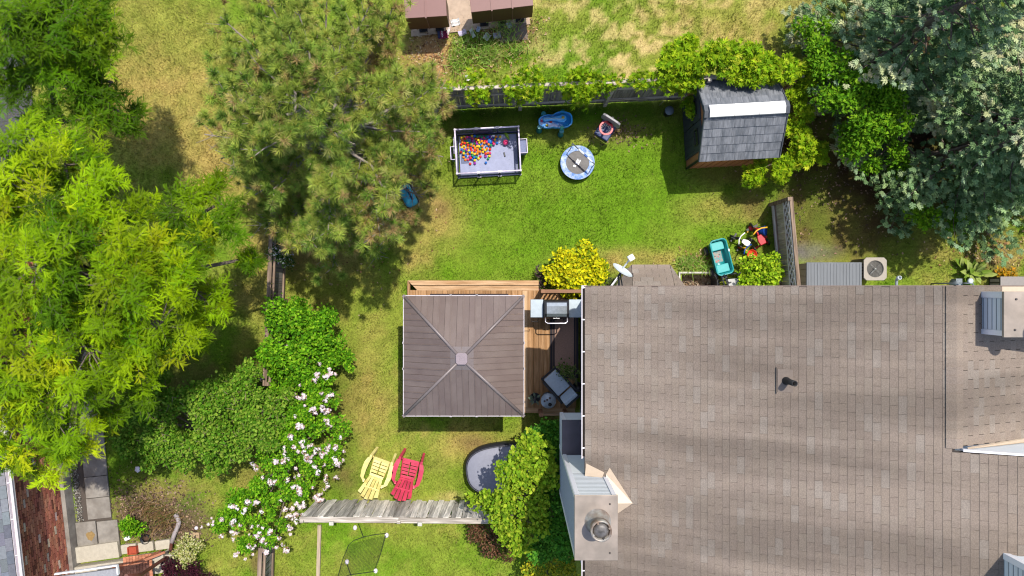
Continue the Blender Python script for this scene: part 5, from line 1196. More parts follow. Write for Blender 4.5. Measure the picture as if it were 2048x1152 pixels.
# local -y points from backboard to rim
GRB = mat('board_grey', C('#9a979c', .62), .45, var=.06); RDP = mat('hoop_red', C('#d8404a', .66), .4)
mb = MB(); mb.box((0, -.04, .05), (.42, .50, .10)); part('base', mb, mat('base_navy', C('#3c4c80', .6), .5), bk, bevel=.03)
mb = MB(); mb.tube([(0, .06, .1), (0, .05, 1.05)], .03, 10); part('pole', mb, DKF, bk)
mb = MB(); mb.prism([(-.25, .82), (.25, .82), (.27, .9), (.25, 1.16), (.17, 1.2), (-.17, 1.2), (-.25, 1.16), (-.27, .9)], -.025, .035, Matrix.Translation((0, -.02, 0)) @ Matrix.Rotation(R(90), 4, 'X')); part('backboard', mb, GRB, bk, bevel=.012)
rc = (0, -.23, .94); 
mb = MB(); mb.ring([(p[0] * .185 / .3, p[1] * .185 / .3 + rc[1]) for p in circ(.3, 32)], [(p[0] * .135 / .3, p[1] * .135 / .3 + rc[1]) for p in circ(.3, 32)], .925, .955); mb.box((0, -.08, .94), (.12, .10, .03)); part('rim', mb, RDP, bk, bevel=.006)
mb = MB(); NW = 12
for k in range(NW):
    a0, a1 = 2 * math.pi * k / NW, 2 * math.pi * (k + .5) / NW; a2 = 2 * math.pi * (k + 1) / NW
    P3 = lambda a, r, z: (r * math.cos(a), rc[1] + r * math.sin(a), z)
    for (b0, b1, r0, r1, z0, z1) in ((a0, a1, .138, .115, .93, .84), (a2, a1, .138, .115, .93, .84), (a1, a0, .115, .09, .84, .74), (a1, a2, .115, .09, .84, .74)): mb.tube([P3(b0, r0, z0), P3(b1, r1, z1)], .006, 5, False)
part('net', mb, WF, bk)
# ------------------------------------------------------------------ teal wagon
WT = mat('wagon_teal', C('#1f9a9c', .66), .35, var=.05, scale=3, spec=.45)
wp_ = W(1443, 514, .45); wg = root('toy_wagon', 'teal plastic pull wagon with two moulded seats', 'wagon', (wp_.x, wp_.y, 0), R(14.5))
def rrect(w_, l_, r, n=5, tw=1.0):
    pts = []
    for (sx, sy, a0) in ((1, 1, 0), (-1, 1, 90), (-1, -1, 180), (1, -1, 270)):
        for i in range(n + 1):
            a = R(a0 + 90 * i / n); x = sx * (w_ / 2 - r) + r * math.cos(a); y = sy * (l_ / 2 - r) + r * math.sin(a)
            pts.append((x * (tw if y < 0 else 1), y))
    return pts
mb = MB(); oo = [(rrect(.36, .84, .09), .14), (rrect(.42, .92, .11), .42), (rrect(.46, .96, .12), .46), (rrect(.46, .96, .12), .48), (rrect(.41, .91, .10), .485), (rrect(.39, .89, .09), .46), (rrect(.35, .82, .07), .20)]
loft(mb, oo); part('body', mb, WT, wg)
mb = MB(); mb.box((0, .30, .28), (.34, .22, .14)); part('seat', mb, mat('wagon_teal_light', C('#45b4b4', .68), .4, var=.05), wg, bevel=.02)
mb = MB(); mb.box((0, -.30, .28), (.34, .22, .14)); part('seat', mb, MATS['wagon_teal_light'], wg, bevel=.02)
mb = MB(); mb.box((-.03, .02, .208), (.24, .30, .01)); dc_ = part('decal', mb, mat('wagon_decal', C('#a89c90', .62), .6, var=.25, scale=14, col2=C('#6aa0a4', .6)), wg)
for (x, y, c_) in ((-.09, .05, BLKE), (.03, .07, BLKE), (-.01, .02, RDP), (-.03, -.08, RDP), (-.08, -.10, RDP)):
    mb = MB(); mb.lathe([(.016, 0), (.016, .006)], 10, (x, y, .212)); part('decal_dot', mb, c_, dc_)
WHL = mat('wheel_grey', C('#9c968c', .6), .6); 
for (x, y) in ((-.26, .24), (.26, .24), (-.25, -.34), (.25, -.34)):
    M_ = Matrix.Translation((x, y, .12)) @ Matrix.Rotation(R(90), 4, 'Y'); mb = MB(); mb.lathe([(.09, -.03), (.12, -.025), (.12, .025), (.09, .03)], 20, (0, 0, 0), True, M_); wh = part('wheel', mb, DKF, wg); mb = MB(); mb.lathe([(.07, -.034), (.07, .034)], 14, (0, 0, 0), True, M_); part('hub', mb, WHL, wh)
mb = MB(); mb.tube([(0, -.50, .30), (.0, -.60, .34), (.03, -.70, .42)], .022, 8); mb.bar((-.03, -.72, .42), (.09, -.70, .43), .03, .03); mb.box((0, -.52, .25), (.16, .10, .10)); part('handle', mb, DKF, wg)
mb = MB(); mb.box((.225, .13, .475), (.03, .07, .022)); part('label', mb, LETTER, wg)
# ------------------------------------------------------------------ folded grey stroller frame
fs_ = root('folded_stroller', 'folded black framed stroller with a pale grey panel against the house', 'stroller', (*W(1466, 566, .35).xy, 0))
mb = MB()
for (a, b) in (((-.34, .20, .45), (-.18, -.25, .40)), ((-.28, .22, .50), (-.10, -.25, .45)), ((.22, .24, .45), (.42, -.25, .40)), ((.28, .22, .5), (.46, -.2, .45)), ((-.10, .22, .45), (.05, .26, .5)), ((.05, .18, .5), (.20, .32, .52)), ((-.34, .05, .2), (-.1, .1, .3))): mb.tube([a, b], .018, 8)
part('frame', mb, DKF, fs_)
mb = MB(); mb.prism([(-.16, .10), (.28, .14), (.36, -.25), (-.10, -.25)], .38, .42); part('panel', mb, mat('stroller_panel', C('#c0c0bc', .66), .6, var=.1), fs_, bevel=.01)
for (x, y) in ((-.33, .18), (-.30, -.02), (.40, .05)):
    M_ = Matrix.Translation((x, y, .10)) @ Matrix.Rotation(R(75), 4, 'Y'); mb = MB(); mb.lathe([(.08, -.02), (.10, 0), (.08, .02)], 16, (0, 0, 0), True, M_); part('wheel', mb, BLKE, fs_)
# ------------------------------------------------------------------ tricycles and small toys by the fence
def trike(lab, u, v, rz, fc_, sc_, bc_, size=1.0, bucket=False):
    t = root('tricycle', lab, 'tricycle', (*W(u, v, .3).xy, 0), rz); k = size
    mb = MB(); mb.tube([(0, -.20 * k, .16 * k), (0, -.05 * k, .22 * k), (0, .18 * k, .32 * k)], .022 * k, 8); mb.tube([(-.17 * k, -.22 * k, .10 * k), (0, -.20 * k, .17 * k), (.17 * k, -.22 * k, .10 * k)], .018 * k, 8); mb.tube([(0, .17 * k, .46 * k), (0, .20 * k, .32 * k), (0, .24 * k, .12 * k)], .022 * k, 8); part('frame', mb, fc_, t)
    for (x, y, r) in ((-.18, -.22, .09), (.18, -.22, .09), (0, .24, .125)):
        M_ = Matrix.Translation((x * k, y * k, r * k)) @ Matrix.Rotation(R(90), 4, 'Y'); mb = MB(); mb.lathe([(r * .7 * k, -.022), (r * k, -.014), (r * k, .014), (r * .7 * k, .022)], 18, (0, 0, 0), True, M_); wh = part('wheel', mb, BLKE, t); mb = MB(); mb.lathe([(r * .55 * k, -.026), (r * .55 * k, .026)], 12, (0, 0, 0), True, M_); part('hub', mb, sc_, wh)
    mb = MB(); mb.tube([(-.18 * k, .12 * k, .50 * k), (-.06 * k, .165 * k, .47 * k), (.06 * k, .165 * k, .47 * k), (.18 * k, .12 * k, .50 * k)], .017 * k, 8); part('handlebar', mb, bc_, t)
    mb = MB()
    if bucket: mb.lathe([(.06 * k, .20 * k), (.13 * k, .24 * k), (.15 * k, .34 * k), (.135 * k, .34 * k), (.11 * k, .26 * k), (.003, .25 * k)], 20, (0, -.12 * k, 0), False)
    else: mb.prism([(-.05 * k, .03 * k), (.05 * k, .03 * k), (.085 * k, -.10 * k), (.07 * k, -.20 * k), (-.07 * k, -.20 * k), (-.085 * k, -.10 * k)], .25 * k, .31 * k)
    part('seat', mb, sc_, t, bevel=.012)
    for s_ in (-1, 1):
        mb = MB(); mb.box((s_ * .08 * k, .24 * k, .12 * k + s_ * .05), (.09 * k, .05 * k, .02)); part('pedal', mb, BLKE, t)
    return t
WPL = mat('white_plastic', C('#e8e4e2', .8), .4, var=.04); RPL = mat('red_plastic', C('#c82434', .62), .35, var=.05); YPL = mat('yellow_plastic', C('#f0b428', .7), .4); BPL = mat('blue_plastic', C('#1c50b0', .6), .35, var=.06); OPL = mat('orange_red_plastic', C('#f0502c', .7), .4)
trike('white seated tricycle nearest the teal wagon', 1487, 482, R(62), DKF, WPL, WPL, .95)
trike('red tricycle with yellow orange handlebars beside the short fence', 1518, 473, R(28), RPL, RPL, YPL, 1.15)
trike('little tricycle with an orange red bucket seat above the leafy bush', 1498, 504, R(52), YPL, OPL, BPL, .9, True)
p = W(1527, 461, .3); o = root('blue_bucket', 'round blue plastic bucket lying by the red tricycle', 'bucket', (p.x, p.y, .13), 0); mb = MB(); M_ = Matrix.Rotation(R(55), 4, 'Y'); mb.lathe([(.10, -.12), (.125, .10), (.13, .11), (.105, .10), (.085, -.10), (.003, -.11)], 24, (0, 0, 0), True, M_); part('pail', mb, BPL, o); mb = MB(); mb.lathe([(.133, .08), (.138, .10), (.133, .12)], 24, (0, 0, 0), False, M_); part('rim', mb, BPL, o)
p = W(1502, 456, .1); mb = MB(); mb.ball((0, 0, 0), .07, 16, 10); tag(part('red_ball', mb, mat('ball_rose', C('#d83a4c', .65), .4), None, (p.x, p.y, .07)), 'rose red ball on the grass beside the tricycles', 'ball')
p = W(1496, 463, .05); mb = MB(); mb.box((0, 0, .02), (.06, .05, .04), .3); tag(part('yellow_block', mb, YPL, None, (p.x, p.y, 0), None, None, None, .006), 'tiny yellow toy block beside the rose red ball', 'toy')
p = W(1528, 474, .1); mb = MB(); mb.box((0, 0, .05), (.16, .12, .09), .6); tag(part('red_box', mb, RPL, None, (p.x, p.y, 0), None, None, None, .01), 'red toy box half under the blue bucket', 'toy')
p = W(1546, 525, .25); mb = MB(); mb.tube([(-.06, -.02, 0), (-.02, -.06, .0), (.05, -.03, .0), (.07, .06, .0)], [.03, .045, .04, .012], 10); tag(part('blue_scoop', mb, BPL, None, (p.x, p.y, .28)), 'small blue scoop resting at the foot of the short fence', 'toy')
p = W(816, 391, .2); o = root('teal_toy_car', 'teal plastic ride on toy half hidden under the big pine', 'toy car', (p.x, p.y, 0), R(28)); mb = MB(); loft(mb, [(rrect(.30, .60, .08), .10), (rrect(.34, .62, .10), .25), (rrect(.30, .56, .10), .36), (rrect(.2, .4, .08), .40)]); part('body', mb, mat('toy_teal', C('#48b4d0', .85), .35, var=.06), o); mb = MB(); mb.box((.07, .0, .395), (.05, .40, .03)); part('seat_groove', mb, mat('toy_navy', C('#14527a', .6), .4), o)
for (x, y) in ((-.16, .2), (.16, .2), (-.16, -.2), (.16, -.2)):
    M_ = Matrix.Translation((x, y, .08)) @ Matrix.Rotation(R(90), 4, 'Y'); mb = MB(); mb.lathe([(.08, -.025), (.08, .025)], 16, (0, 0, 0), True, M_); part('wheel', mb, BLKE, o)
# ------------------------------------------------------------------ storage box, air conditioner, utility box by the north wall
sb = root('storage_box', 'grey resin storage box with a ribbed lid between fence and air conditioner', 'storage box', (8.27, .22, 0))
GL_ = mat('lid_grey', C('#868b92', .50), .6, var=.12, scale=2, stretch=(1, .3, 1)); TP = mat('box_taupe', C('#a0938c', .8), .65, var=.1, scale=2)
mb = MB(); mb.box((0, 0, .36), (1.36, .80, .70)); part('body', mb, TP, sb)
for i in range(5):
    mb = MB(); mb.box((-.69, -.32 + i * .165, .36), (.02, .155, .70)); part('panel', mb, TP, sb, bevel=.004)
mb = MB(); mb.box((0, 0, .76), (1.42, .88, .05)); ld = part('lid', mb, GL_, sb, bevel=.015)
for i in range(17):
    mb = MB(); mb.box((-.66 + i * .0825, 0, .79), (.045 if i % 4 else .03, .82, .014)); part('rib', mb, GL_, ld, bevel=.004)
ac = root('air_conditioner', 'square grey air conditioner with a round fan grille on top', 'air conditioner', (9.32, .49, 0))
ACM = mat('ac_metal', C('#a9a094', .62), .5, metal=.2, var=.06); ACD = mat('ac_dark', C('#5c5852', .5), .5, metal=.3, var=.15)
oct_ = lambda a, c_: [(-a + c_, -a), (a - c_, -a), (a, -a + c_), (a, a - c_), (a - c_, a), (-a + c_, a), (-a, a - c_), (-a, -a + c_)]
mb = MB(); mb.prism(oct_(.27, .07), .03, .74); part('casing', mb, ACD, ac)
for i in range(5):
    mb = MB(); mb.box((-.273, -.16 + i * .08, .40), (.012, .05, .6)); part('louvre', mb, ACM, ac)
n_ = 48; o8 = oct_(.295, .07)
def ring_sq(k):
    a = 2 * math.pi * k / n_; x, y = math.cos(a), math.sin(a); s_ = 1 / max(abs(x), abs(y), (abs(x) + abs(y)) / (2 - .07 / .295)); return (x * s_ * .295, y * s_ * .295)
mb = MB(); mb.ring([ring_sq(k) for k in range(n_)], circ(.215, n_), .74, .79); part('top_plate', mb, ACM, ac, bevel=.006)
mb = MB(); mb.lathe([(.21, .72), (.21, .60)], 32, (0, 0, 0), False); mb.prism(circ(.21, 32), .58, .60); part('fan_well', mb, mat('ac_well', C('#4a4a48', .5), .4, metal=.5), ac)
mb = MB()
for i in range(5):
    a = i * 2 * math.pi / 5; M_ = Matrix.Rotation(a, 4, 'Z') @ Matrix.Translation((.12, 0, .66)) @ Matrix.Rotation(.45, 4, 'X'); mb.box((0, 0, 0), (.15, .10, .006), 0, M_)
mb.lathe([(.05, .63), (.05, .71), (.02, .72)], 20); part('fan', mb, mat('fan_metal', C('#9a9a96', .6), .35, metal=.6), ac)
mb = MB()
for k in range(1, 9): mb.tube([(p[0], p[1], .785 + .012 * math.cos(k / 9 * 1.5)) for p in circ(.024 * k + .012, 32)], .0022, 4, False, True)
for i in range(4): a = R(45 + 90 * i); mb.tube([(.03 * math.cos(a), .03 * math.sin(a), .80), (.215 * math.cos(a), .215 * math.sin(a), .785)], .004, 5)
mb.tube([(-.02, -.02, .80), (-.15, -.15, .79)], .012, 6); mb.lathe([(.03, .79), (.03, .805), (.004, .81)], 16); part('grille', mb, mat('grille_wire', C('#a0a09c', .6), .4, metal=.4), ac)
ub = root('utility_box', 'plain grey metal box by the house wall at the right edge', 'utility box', (13.05, .02, 0)); mb = MB(); mb.box((.1, 0, .22), (.72, .52, .44)); part('body', mb, ACD, ub); mb = MB(); mb.box((.1, 0, .455), (.78, .56, .03)); part('top', mb, mat('box_top', C('#a09892', .6), .6, var=.06), ub, bevel=.008)
for i in range(4):
    mb = MB(); mb.box((-.265, -.18 + i * .12, .22), (.014, .08, .34)); part('louvre', mb, TP, ub)
# ------------------------------------------------------------------ letter boxes at the top edge
MBX = mat('letterbox_brown', C('#8f6660', .62), .5, var=.04, scale=2); MBD = mat('letterbox_face', C('#6a4838', .55), .5, var=.08)
def letterboxes(lab, loc, rz, n):
    r = root('community_mailbox', lab, 'mailbox', loc, rz, None)
    for i in range(n):
        mb = MB(); mb.box((.26 + i * .52, .26, .92), (.515, .52, .76)); m_ = part('cabinet', mb, MBD, r, bevel=.006)
        mb = MB(); mb.box((.26 + i * .52, .26, 1.31), (.518, .55, .03)); part('lid', mb, MBX, m_, bevel=.006)
        if i: mb = MB(); mb.box((i * .52, .24, 1.335), (.03, .58, .02)); mb.box((i * .52, -.012, .92), (.02, .02, .76)); part('seam', mb, MBX, r)
    for i in range(max(2, n)):
        mb = MB(); mb.box((.3 + i * (n * .52 - .6) / max(1, n - 1), .26, .27), (.08, .12, .54)); mb.box((.3 + i * (n * .52 - .6) / max(1, n - 1), .26, .02), (.22, .3, .04)); part('pedestal', mb, BLKE, r)
    return r
letterboxes('brown three door community mailbox at the top edge', (-1.02, 6.87, 0), R(6.4), 3)
letterboxes('brown community mailbox partly hidden by the pine at the top edge', (-2.66, 6.72, 0), R(3.5), 2)
pad = link('concrete_pad', MB().box((0, 0, -.01), (3.2, .9, .05)).mesh('concrete_pad', mat('pad_concrete', C('#cdb49c', .6), .92, var=.15, scale=3)), None, (-1.15, 7.35, 0), (0, 0, R(6))); pad['kind'] = 'structure'; pad['label'] = 'pale concrete pad under the brown mailboxes'
pad2 = link('rubber_mat', MB().box((0, 0, .0), (.75, .45, .04)).mesh('rubber_mat', mat('pad_dark', C('#8a7c70', .5), .92, var=.2, scale=6)), None, (*W(1026, 66).xy, 0), (0, 0, R(7))); tag(pad2, 'dark flat slab on the ground in front of the three door mailbox', 'slab')
fl = [(886, 71, .26, .20, 8, '#8a2050', 'purple and navy flyer with white print lying by the hidden mailbox'), (911, 46, .24, .17, 15, '#eae6e4', 'plain white paper on the ground between the mailboxes'), (925, 67, .22, .13, 20, '#cfc4dc', 'pale lilac flyer in the grass below the mailbox gap'), (945, 68, .10, .24, 25, '#b8c4b8', 'narrow greyish leaflet in the shaded grass'), (957, 60, .09, .13, -20, '#c4d0e4', 'small bluish paper in the mailbox shadow'), (974, 75, .17, .20, -35, '#c8ccc0', 'crumpled white and green paper in front of the mailbox, left of a dark one'), (994, 72, .20, .14, 10, '#a8a8b4', 'dark printed flyer in front of the mailbox'), (1018, 52, .13, .15, 25, '#d0d4dc', 'white leaflet by the right mailbox leg'), (936, 157, .13, .16, 10, '#e0dcd8', 'small white carton standing in vine leaves above the fence'), (898, 60, .09, .28, -15, '#e6d8d4', 'long white paper strip beside the purple flyer')]
for (u, v, w_, h_, rz, c_, lab) in fl:
    p = W(u, v); pm = mat('paper_' + c_[1:], C(c_, .75), .7, var=.12, scale=9)
    mb = MB(); n_ = 4; vs = []
    for i in range(n_ + 1):
        for j in range(n_ + 1): vs.append(((i / n_ - .5) * w_, (j / n_ - .5) * h_, .05 + .03 * math.sin(i * 1.9 + u) + .025 * math.cos(j * 2.3 + v)))
    fsq = [(i * (n_ + 1) + j, (i + 1) * (n_ + 1) + j, (i + 1) * (n_ + 1) + j + 1, i * (n_ + 1) + j + 1) for i in range(n_) for j in range(n_)]
    mb.add(vs, fsq); o = tag(part('flyer', mb, pm, None, (p.x, p.y, .0), (0, 0, R(rz))), lab, 'flyer')
    if c_ == '#8a2050':
        mb = MB()
        for k in range(6): mb.box((-.02 + .012 * (k % 2), .07 - k * .026, .105), (.05, .010, .004), .9)
        part('print', mb, LETTER, o); mb = MB(); mb.box((-.10, .0, .098), (.07, .19, .004)); part('print_panel', mb, mat('print_navy', C('#3a3a60', .6), .7), o)
# ------------------------------------------------------------------ plants
LEAF = mat('leaf_surface', (0, 0, 0), .65, var=0, attr=True, trans=.24, spec=.10)
NEEDLE = mat('needle_surface', (0, 0, 0), .7, var=0, attr=True, trans=.25, spec=.12)
BARK = mat('bark', C('#8a7c70', .5), .95, var=.3, scale=6, bump=.6, bscale=30, stretch=(1, 1, .3))
BARKG = mat('bark_grey', C('#b0a49a', .55), .95, var=.25, scale=8, bump=.4, bscale=30)
L_DIAMOND = (np.array([(0, 0, 0), (.27, .42, .07), (0, 1, -.05), (-.27, .42, .07)]), np.array([(0, 1, 2), (0, 2, 3)]))
L_OVAL = (np.array([(0, 0, 0), (.30, .25, .06), (.32, .62, .05), (0, 1, -.08), (-.32, .62, .05), (-.30, .25, .06)]), np.array([(0, 1, 2), (0, 2, 3), (0, 3, 4), (0, 4, 5)]))
def palm(n=5):
    V, T = [], []
    for i in range(n):
        a = R(-80 + 160 * i / (n - 1)); L = 1 - .3 * abs(i - (n - 1) / 2) / ((n - 1) / 2); s_, c_ = math.sin(a), math.cos(a); b = len(V)
        for (x, y, z) in ((0, 0, 0), (.17, .5, .06), (0, 1, -.06), (-.17, .5, .06)):
            x *= L; y *= L; V.append((x * c_ + y * s_, -x * s_ + y * c_, z))
        T += [(b, b + 1, b + 2), (b, b + 2, b + 3)]
    return np.array(V), np.array(T)
L_PALM = palm()
def frond(n=9, bend=0.0):
    V, T = [], []; zf = lambda t: .12 * math.sin(t * 2.0) - .34 * t * t; xf = lambda t: bend * t * t
    for i in range(n):
        t = .08 + .90 * i / (n - 1); L = .20 * math.sin(math.pi * (.20 + .72 * t)) + .04
        for s_ in (-1, 1):
            a = R(56 - 18 * t); d = np.array([s_ * math.sin(a), math.cos(a), -.10]); q = np.array([math.cos(a), -s_ * math.sin(a), 0]) * .055
            o = np.array([xf(t), t, zf(t)]); b = len(V); V += [o - q * .95, o + d * L * 1.12, o + q * .95] if s_ > 0 else [o + q * .95, o + d * L * 1.12, o - q * .95]; T.append((b, b + 1, b + 2))
    return np.array(V), np.array(T)
FRONDS = [frond(8, k) for k in (-.55, .12, .5)]
def tuft(n, seed, spread=80):
    r_ = np.random.default_rng(seed); V, T = [], []
    for i in range(n):
        th = R(spread) * math.sqrt(r_.random()); ph = r_.uniform(0, 2 * math.pi); L = r_.uniform(.75, 1.05); y0 = r_.uniform(-.35, .12)
        d = np.array([math.sin(th) * math.cos(ph), math.cos(th), math.sin(th) * math.sin(ph)]); s_ = np.cross(d, r_.normal(size=3)); s_ = s_ / np.linalg.norm(s_) * .036
        o = np.array([0, y0, 0]); b = len(V); V += [o - s_, o + s_, o + d * L]; T.append((b, b + 1, b + 2))
    return np.array(V), np.array(T)
def shoot_twig(seed):
    """spruce twig: a main shoot with side shoots, each a bristly spindle"""
    r_ = np.random.default_rng(seed); V, T, Cm = [], [], []
    def shoot(o, d, L, rad, tip):
        d = d / np.linalg.norm(d); a = np.cross(d, [0, 0, 1.0]); a /= max(1e-6, np.linalg.norm(a)); b_ = np.cross(a, d); b = len(V)
        V.append(o); Cm.append(.8)
        for k in range(4): an = k * math.pi / 2 + .4; V.append(o + d * L * .42 + (a * math.cos(an) + b_ * math.sin(an)) * rad); Cm.append(1.0)
        V.append(o + d * L); Cm.append(tip)
        for k in range(4): T.append((b, b + 1 + k, b + 1 + (k + 1) % 4)); T.append((b + 1 + k, b + 5, b + 1 + (k + 1) % 4))
        for k in range(4):
            t = r_.uniform(.15, .95); an = r_.uniform(0, 6.28); n_ = (a * math.cos(an) + b_ * math.sin(an)); p = o + d * L * t + n_ * rad * .6; q = np.cross(n_, d) * .012; b = len(V)
            V.extend([p - q, p + q, p + (n_ * .8 + d * .7) * rad * 1.35]); Cm.extend([1, 1, tip]); T.append((b, b + 1, b + 2))
    shoot(np.array([0, 0, 0.]), np.array([0, 1, .0]), 1.0, .15, 1.25)
    for i in range(5):
        s_ = -1 if i % 2 else 1; t = .05 + .14 * i
        shoot(np.array([0, t, 0]), np.array([s_ * .85, .8, r_.uniform(-.1, .35)]), .60 - .05 * i, .13, 1.2)
    return np.array(V), np.array(T), np.array(Cm)
def sph(rng, k, zmin=-1.0):
    out = np.zeros((0, 3))
    while len(out) < k:
        d = rng.normal(size=(k * 3, 3)); d /= np.linalg.norm(d, axis=1, keepdims=True); d = d[d[:, 2] > zmin]; out = np.concatenate([out, d])
    return out[:k]
def blob_world(bl):
    out = []
    for b in bl:
        p = W(b[0], b[1], b[2]); r = b[3]; fz = b[4] if len(b) > 4 else .75
        out.append((np.array(p), np.array([r, r, r * fz])))
    return out
def children(rng, blobs, per, rr=(.24, .42), zmin=-.25):
    ch = []
    for c, r in blobs:
        k = max(4, int(per * 1.5 * r[0] * r[0]) + 2)
        for d in sph(rng, k, zmin): ch.append((c + d * r * rng.uniform(.45, 1.0), r[0] ** .5 * rng.uniform(*rr), c))
    return ch
def shell(rng, ch, dens, zmin=-.35, flat=.8):
    P, N = [], []
    for c, r, _ in ch:
        k = max(6, int(dens * 11 * r * r)); d = sph(rng, k, zmin); P.append(c + d * np.array([r, r, r * flat]) * np.where(rng.random((k, 1)) < .07, rng.uniform(1.0, 1.4, (k, 1)), rng.uniform(.45, 1.06, (k, 1)))); N.append(d)
    P = np.concatenate(P); N = np.concatenate(N); ok = P[:, 2] > .04
    return P[ok], N[ok]
def limb_mesh(base, blobs, ch, r0, rng, split=.55, n=6, twig=True):
    mb = MB(); base = Vector(base); tops = [Vector(c) for c, r in blobs]; top = sum(tops, Vector()) / len(tops); fork = base.lerp(Vector((base.x * .7 + top.x * .3, base.y * .7 + top.y * .3, max(t.z for t in tops))), split)
    mb.tube([base - Vector((0, 0, .1)), base.lerp(fork, .5) + Vector((rng.uniform(-.05, .05), rng.uniform(-.05, .05), 0)), fork], [r0 * 1.25, r0, r0 * .85], 8)
    for (c, r) in blobs:
        c = Vector(c); m_ = fork.lerp(c, .5) + Vector((rng.normal() * .08, rng.normal() * .08, .15 * (c - fork).length * .4))
        mb.tube([fork, m_, c], [r0 * .6, r0 * .4, r0 * .2], n)
    if twig:
        for (cc, r, pc) in ch[::2]:
            mb.tube([Vector(pc), Vector(pc).lerp(Vector(cc), .55) + Vector((rng.normal() * .04, rng.normal() * .04, .03)), Vector(cc)], [r0 * .16, r0 * .11, r0 * .05], 4, False)
    return mb
def to_local(V, base): return V - np.array(base)[None]
def bush(name, lab, cat, blobs, cols, w=None, leaf=L_DIAMOND, size=(.05, .08), dens=420, per=14, base=None, r0=.03, seed=1, zmin=-.3, rr=(.17, .46), group=None, jit=.2, droop=.15, stem_mat=None, twig=True, up=.75, tone=None):
    rng = np.random.default_rng(seed); bw = blob_world(blobs); ch = children(rng, bw, per, rr); P, N = shell(rng, ch, dens, zmin)
    D = N * .55 + rng.normal(size=N.shape) * .8 + np.array([0, 0, -droop]); up_ = N * (1 - up) + np.array([0, 0, up])
    base = Vector(base) if base is not None else Vector((*(sum((Vector(b[0]) for b in bw), Vector()) / len(bw)).xy, 0))
    rt = root(name, lab, cat, base, 0, group)
    col = palette(rng, len(P), cols, w, jit)
    v, t, c = stamp(leaf[0], leaf[1], to_local(P, base), frames(D, rng, up_), rng.uniform(*size, len(P)) * rng.choice([.75, 1.0, 1.3], len(P)), col)
    link('foliage', np_mesh('foliage', v, t, c, LEAF), rt)
    mb = limb_mesh(Vector((0, 0, 0)), [(Vector(b[0]) - base, b[1]) for b in bw], [(c0 - np.array(base), r, pc - np.array(base)) for c0, r, pc in ch], r0, rng, .35, 5, twig)
    part('stem', mb, stem_mat or BARK, rt)
    return rt, P, ch
def locust(lab, blobs, base, cols, w, seed, per=9, nb=4, r0=.14):
    """ferny crown: pinnate fronds set alternately along arching branchlets"""
    rng = np.random.default_rng(seed); bw = blob_world(blobs); ch = children(rng, bw, per, (.24, .40), -.2)
    O, D, U, cl, S = [], [], [], [], []; mb = MB(); base = Vector(base)
    for c, r, pc in ch:
        tone = palette(rng, 1, cols, w, .10)[0] * rng.uniform(.58, 1.22)
        for _ in range(nb):
            out = (c - pc) * np.array([1, 1, .3]); out = out / max(1e-6, np.linalg.norm(out)) * .6 + sph(rng, 1, -.3)[0] * np.array([1, 1, .45]); out /= np.linalg.norm(out)
            o = c + sph(rng, 1, -.4)[0] * np.array([r, r, r * .55]) * rng.uniform(.2, .8); L = rng.uniform(.13, .30); k = max(4, int(L / .030)); az = rng.normal() * .5
            lift = rng.uniform(.10, .40); pts = []
            for j in range(k + 1):
                t = j / k; ca, sa = math.cos(az * t), math.sin(az * t); d = np.array([out[0] * ca - out[1] * sa, out[0] * sa + out[1] * ca, out[2] * .5 + lift * (1 - 1.7 * t)]); d /= np.linalg.norm(d)
                p = o if j == 0 else pts[-1][0] + d * L / k; pts.append((p, d)); s_ = -1 if j % 2 else 1; side = np.array([-d[1], d[0], 0]) * s_; side /= max(1e-6, np.linalg.norm(side))
                dd = d * (.35 + .9 * t) + side * (1.05 - .55 * t) + np.array([0, 0, rng.uniform(.0, .35)]) + rng.normal(size=3) * np.array([.42, .42, .22])
                O.append(p); D.append(dd); U.append((0, 0, 1)); cl.append(tone * rng.uniform(.82, 1.2)); S.append(rng.uniform(.10, .185) * (1 - .2 * t))
            mb.tube([Vector(q[0]) - base for q in pts[::3]], .0028, 3, False)
    O, D, U, cl, S = map(np.array, (O, D, U, cl, S)); gi = rng.integers(0, 3, len(O)); parts = []
    rt = root('locust_tree', lab, 'tree', base, 0)
    for k in range(3):
        ix = gi == k; parts.append(stamp(FRONDS[k][0], FRONDS[k][1], to_local(O[ix], base), frames(D[ix], rng, U[ix]), S[ix], cl[ix]))
    v, t, c = join(parts); link('crown', np_mesh('crown', v, t, c, LEAF), rt); print('locust fronds', len(O))
    m2 = limb_mesh(Vector((0, 0, 0)), [(Vector(b[0]) - base, b[1]) for b in bw], [(c0 - np.array(base), r, pc - np.array(base)) for c0, r, pc in ch], r0, rng)
    m2.add(mb.v, mb.f, True); part('trunk', m2, BARK, rt)
    return rt
LOC = [C('#9ec20c', .62), C('#8ab40c', .58), C('#6c9c0a', .47), C('#bace14', .66)]
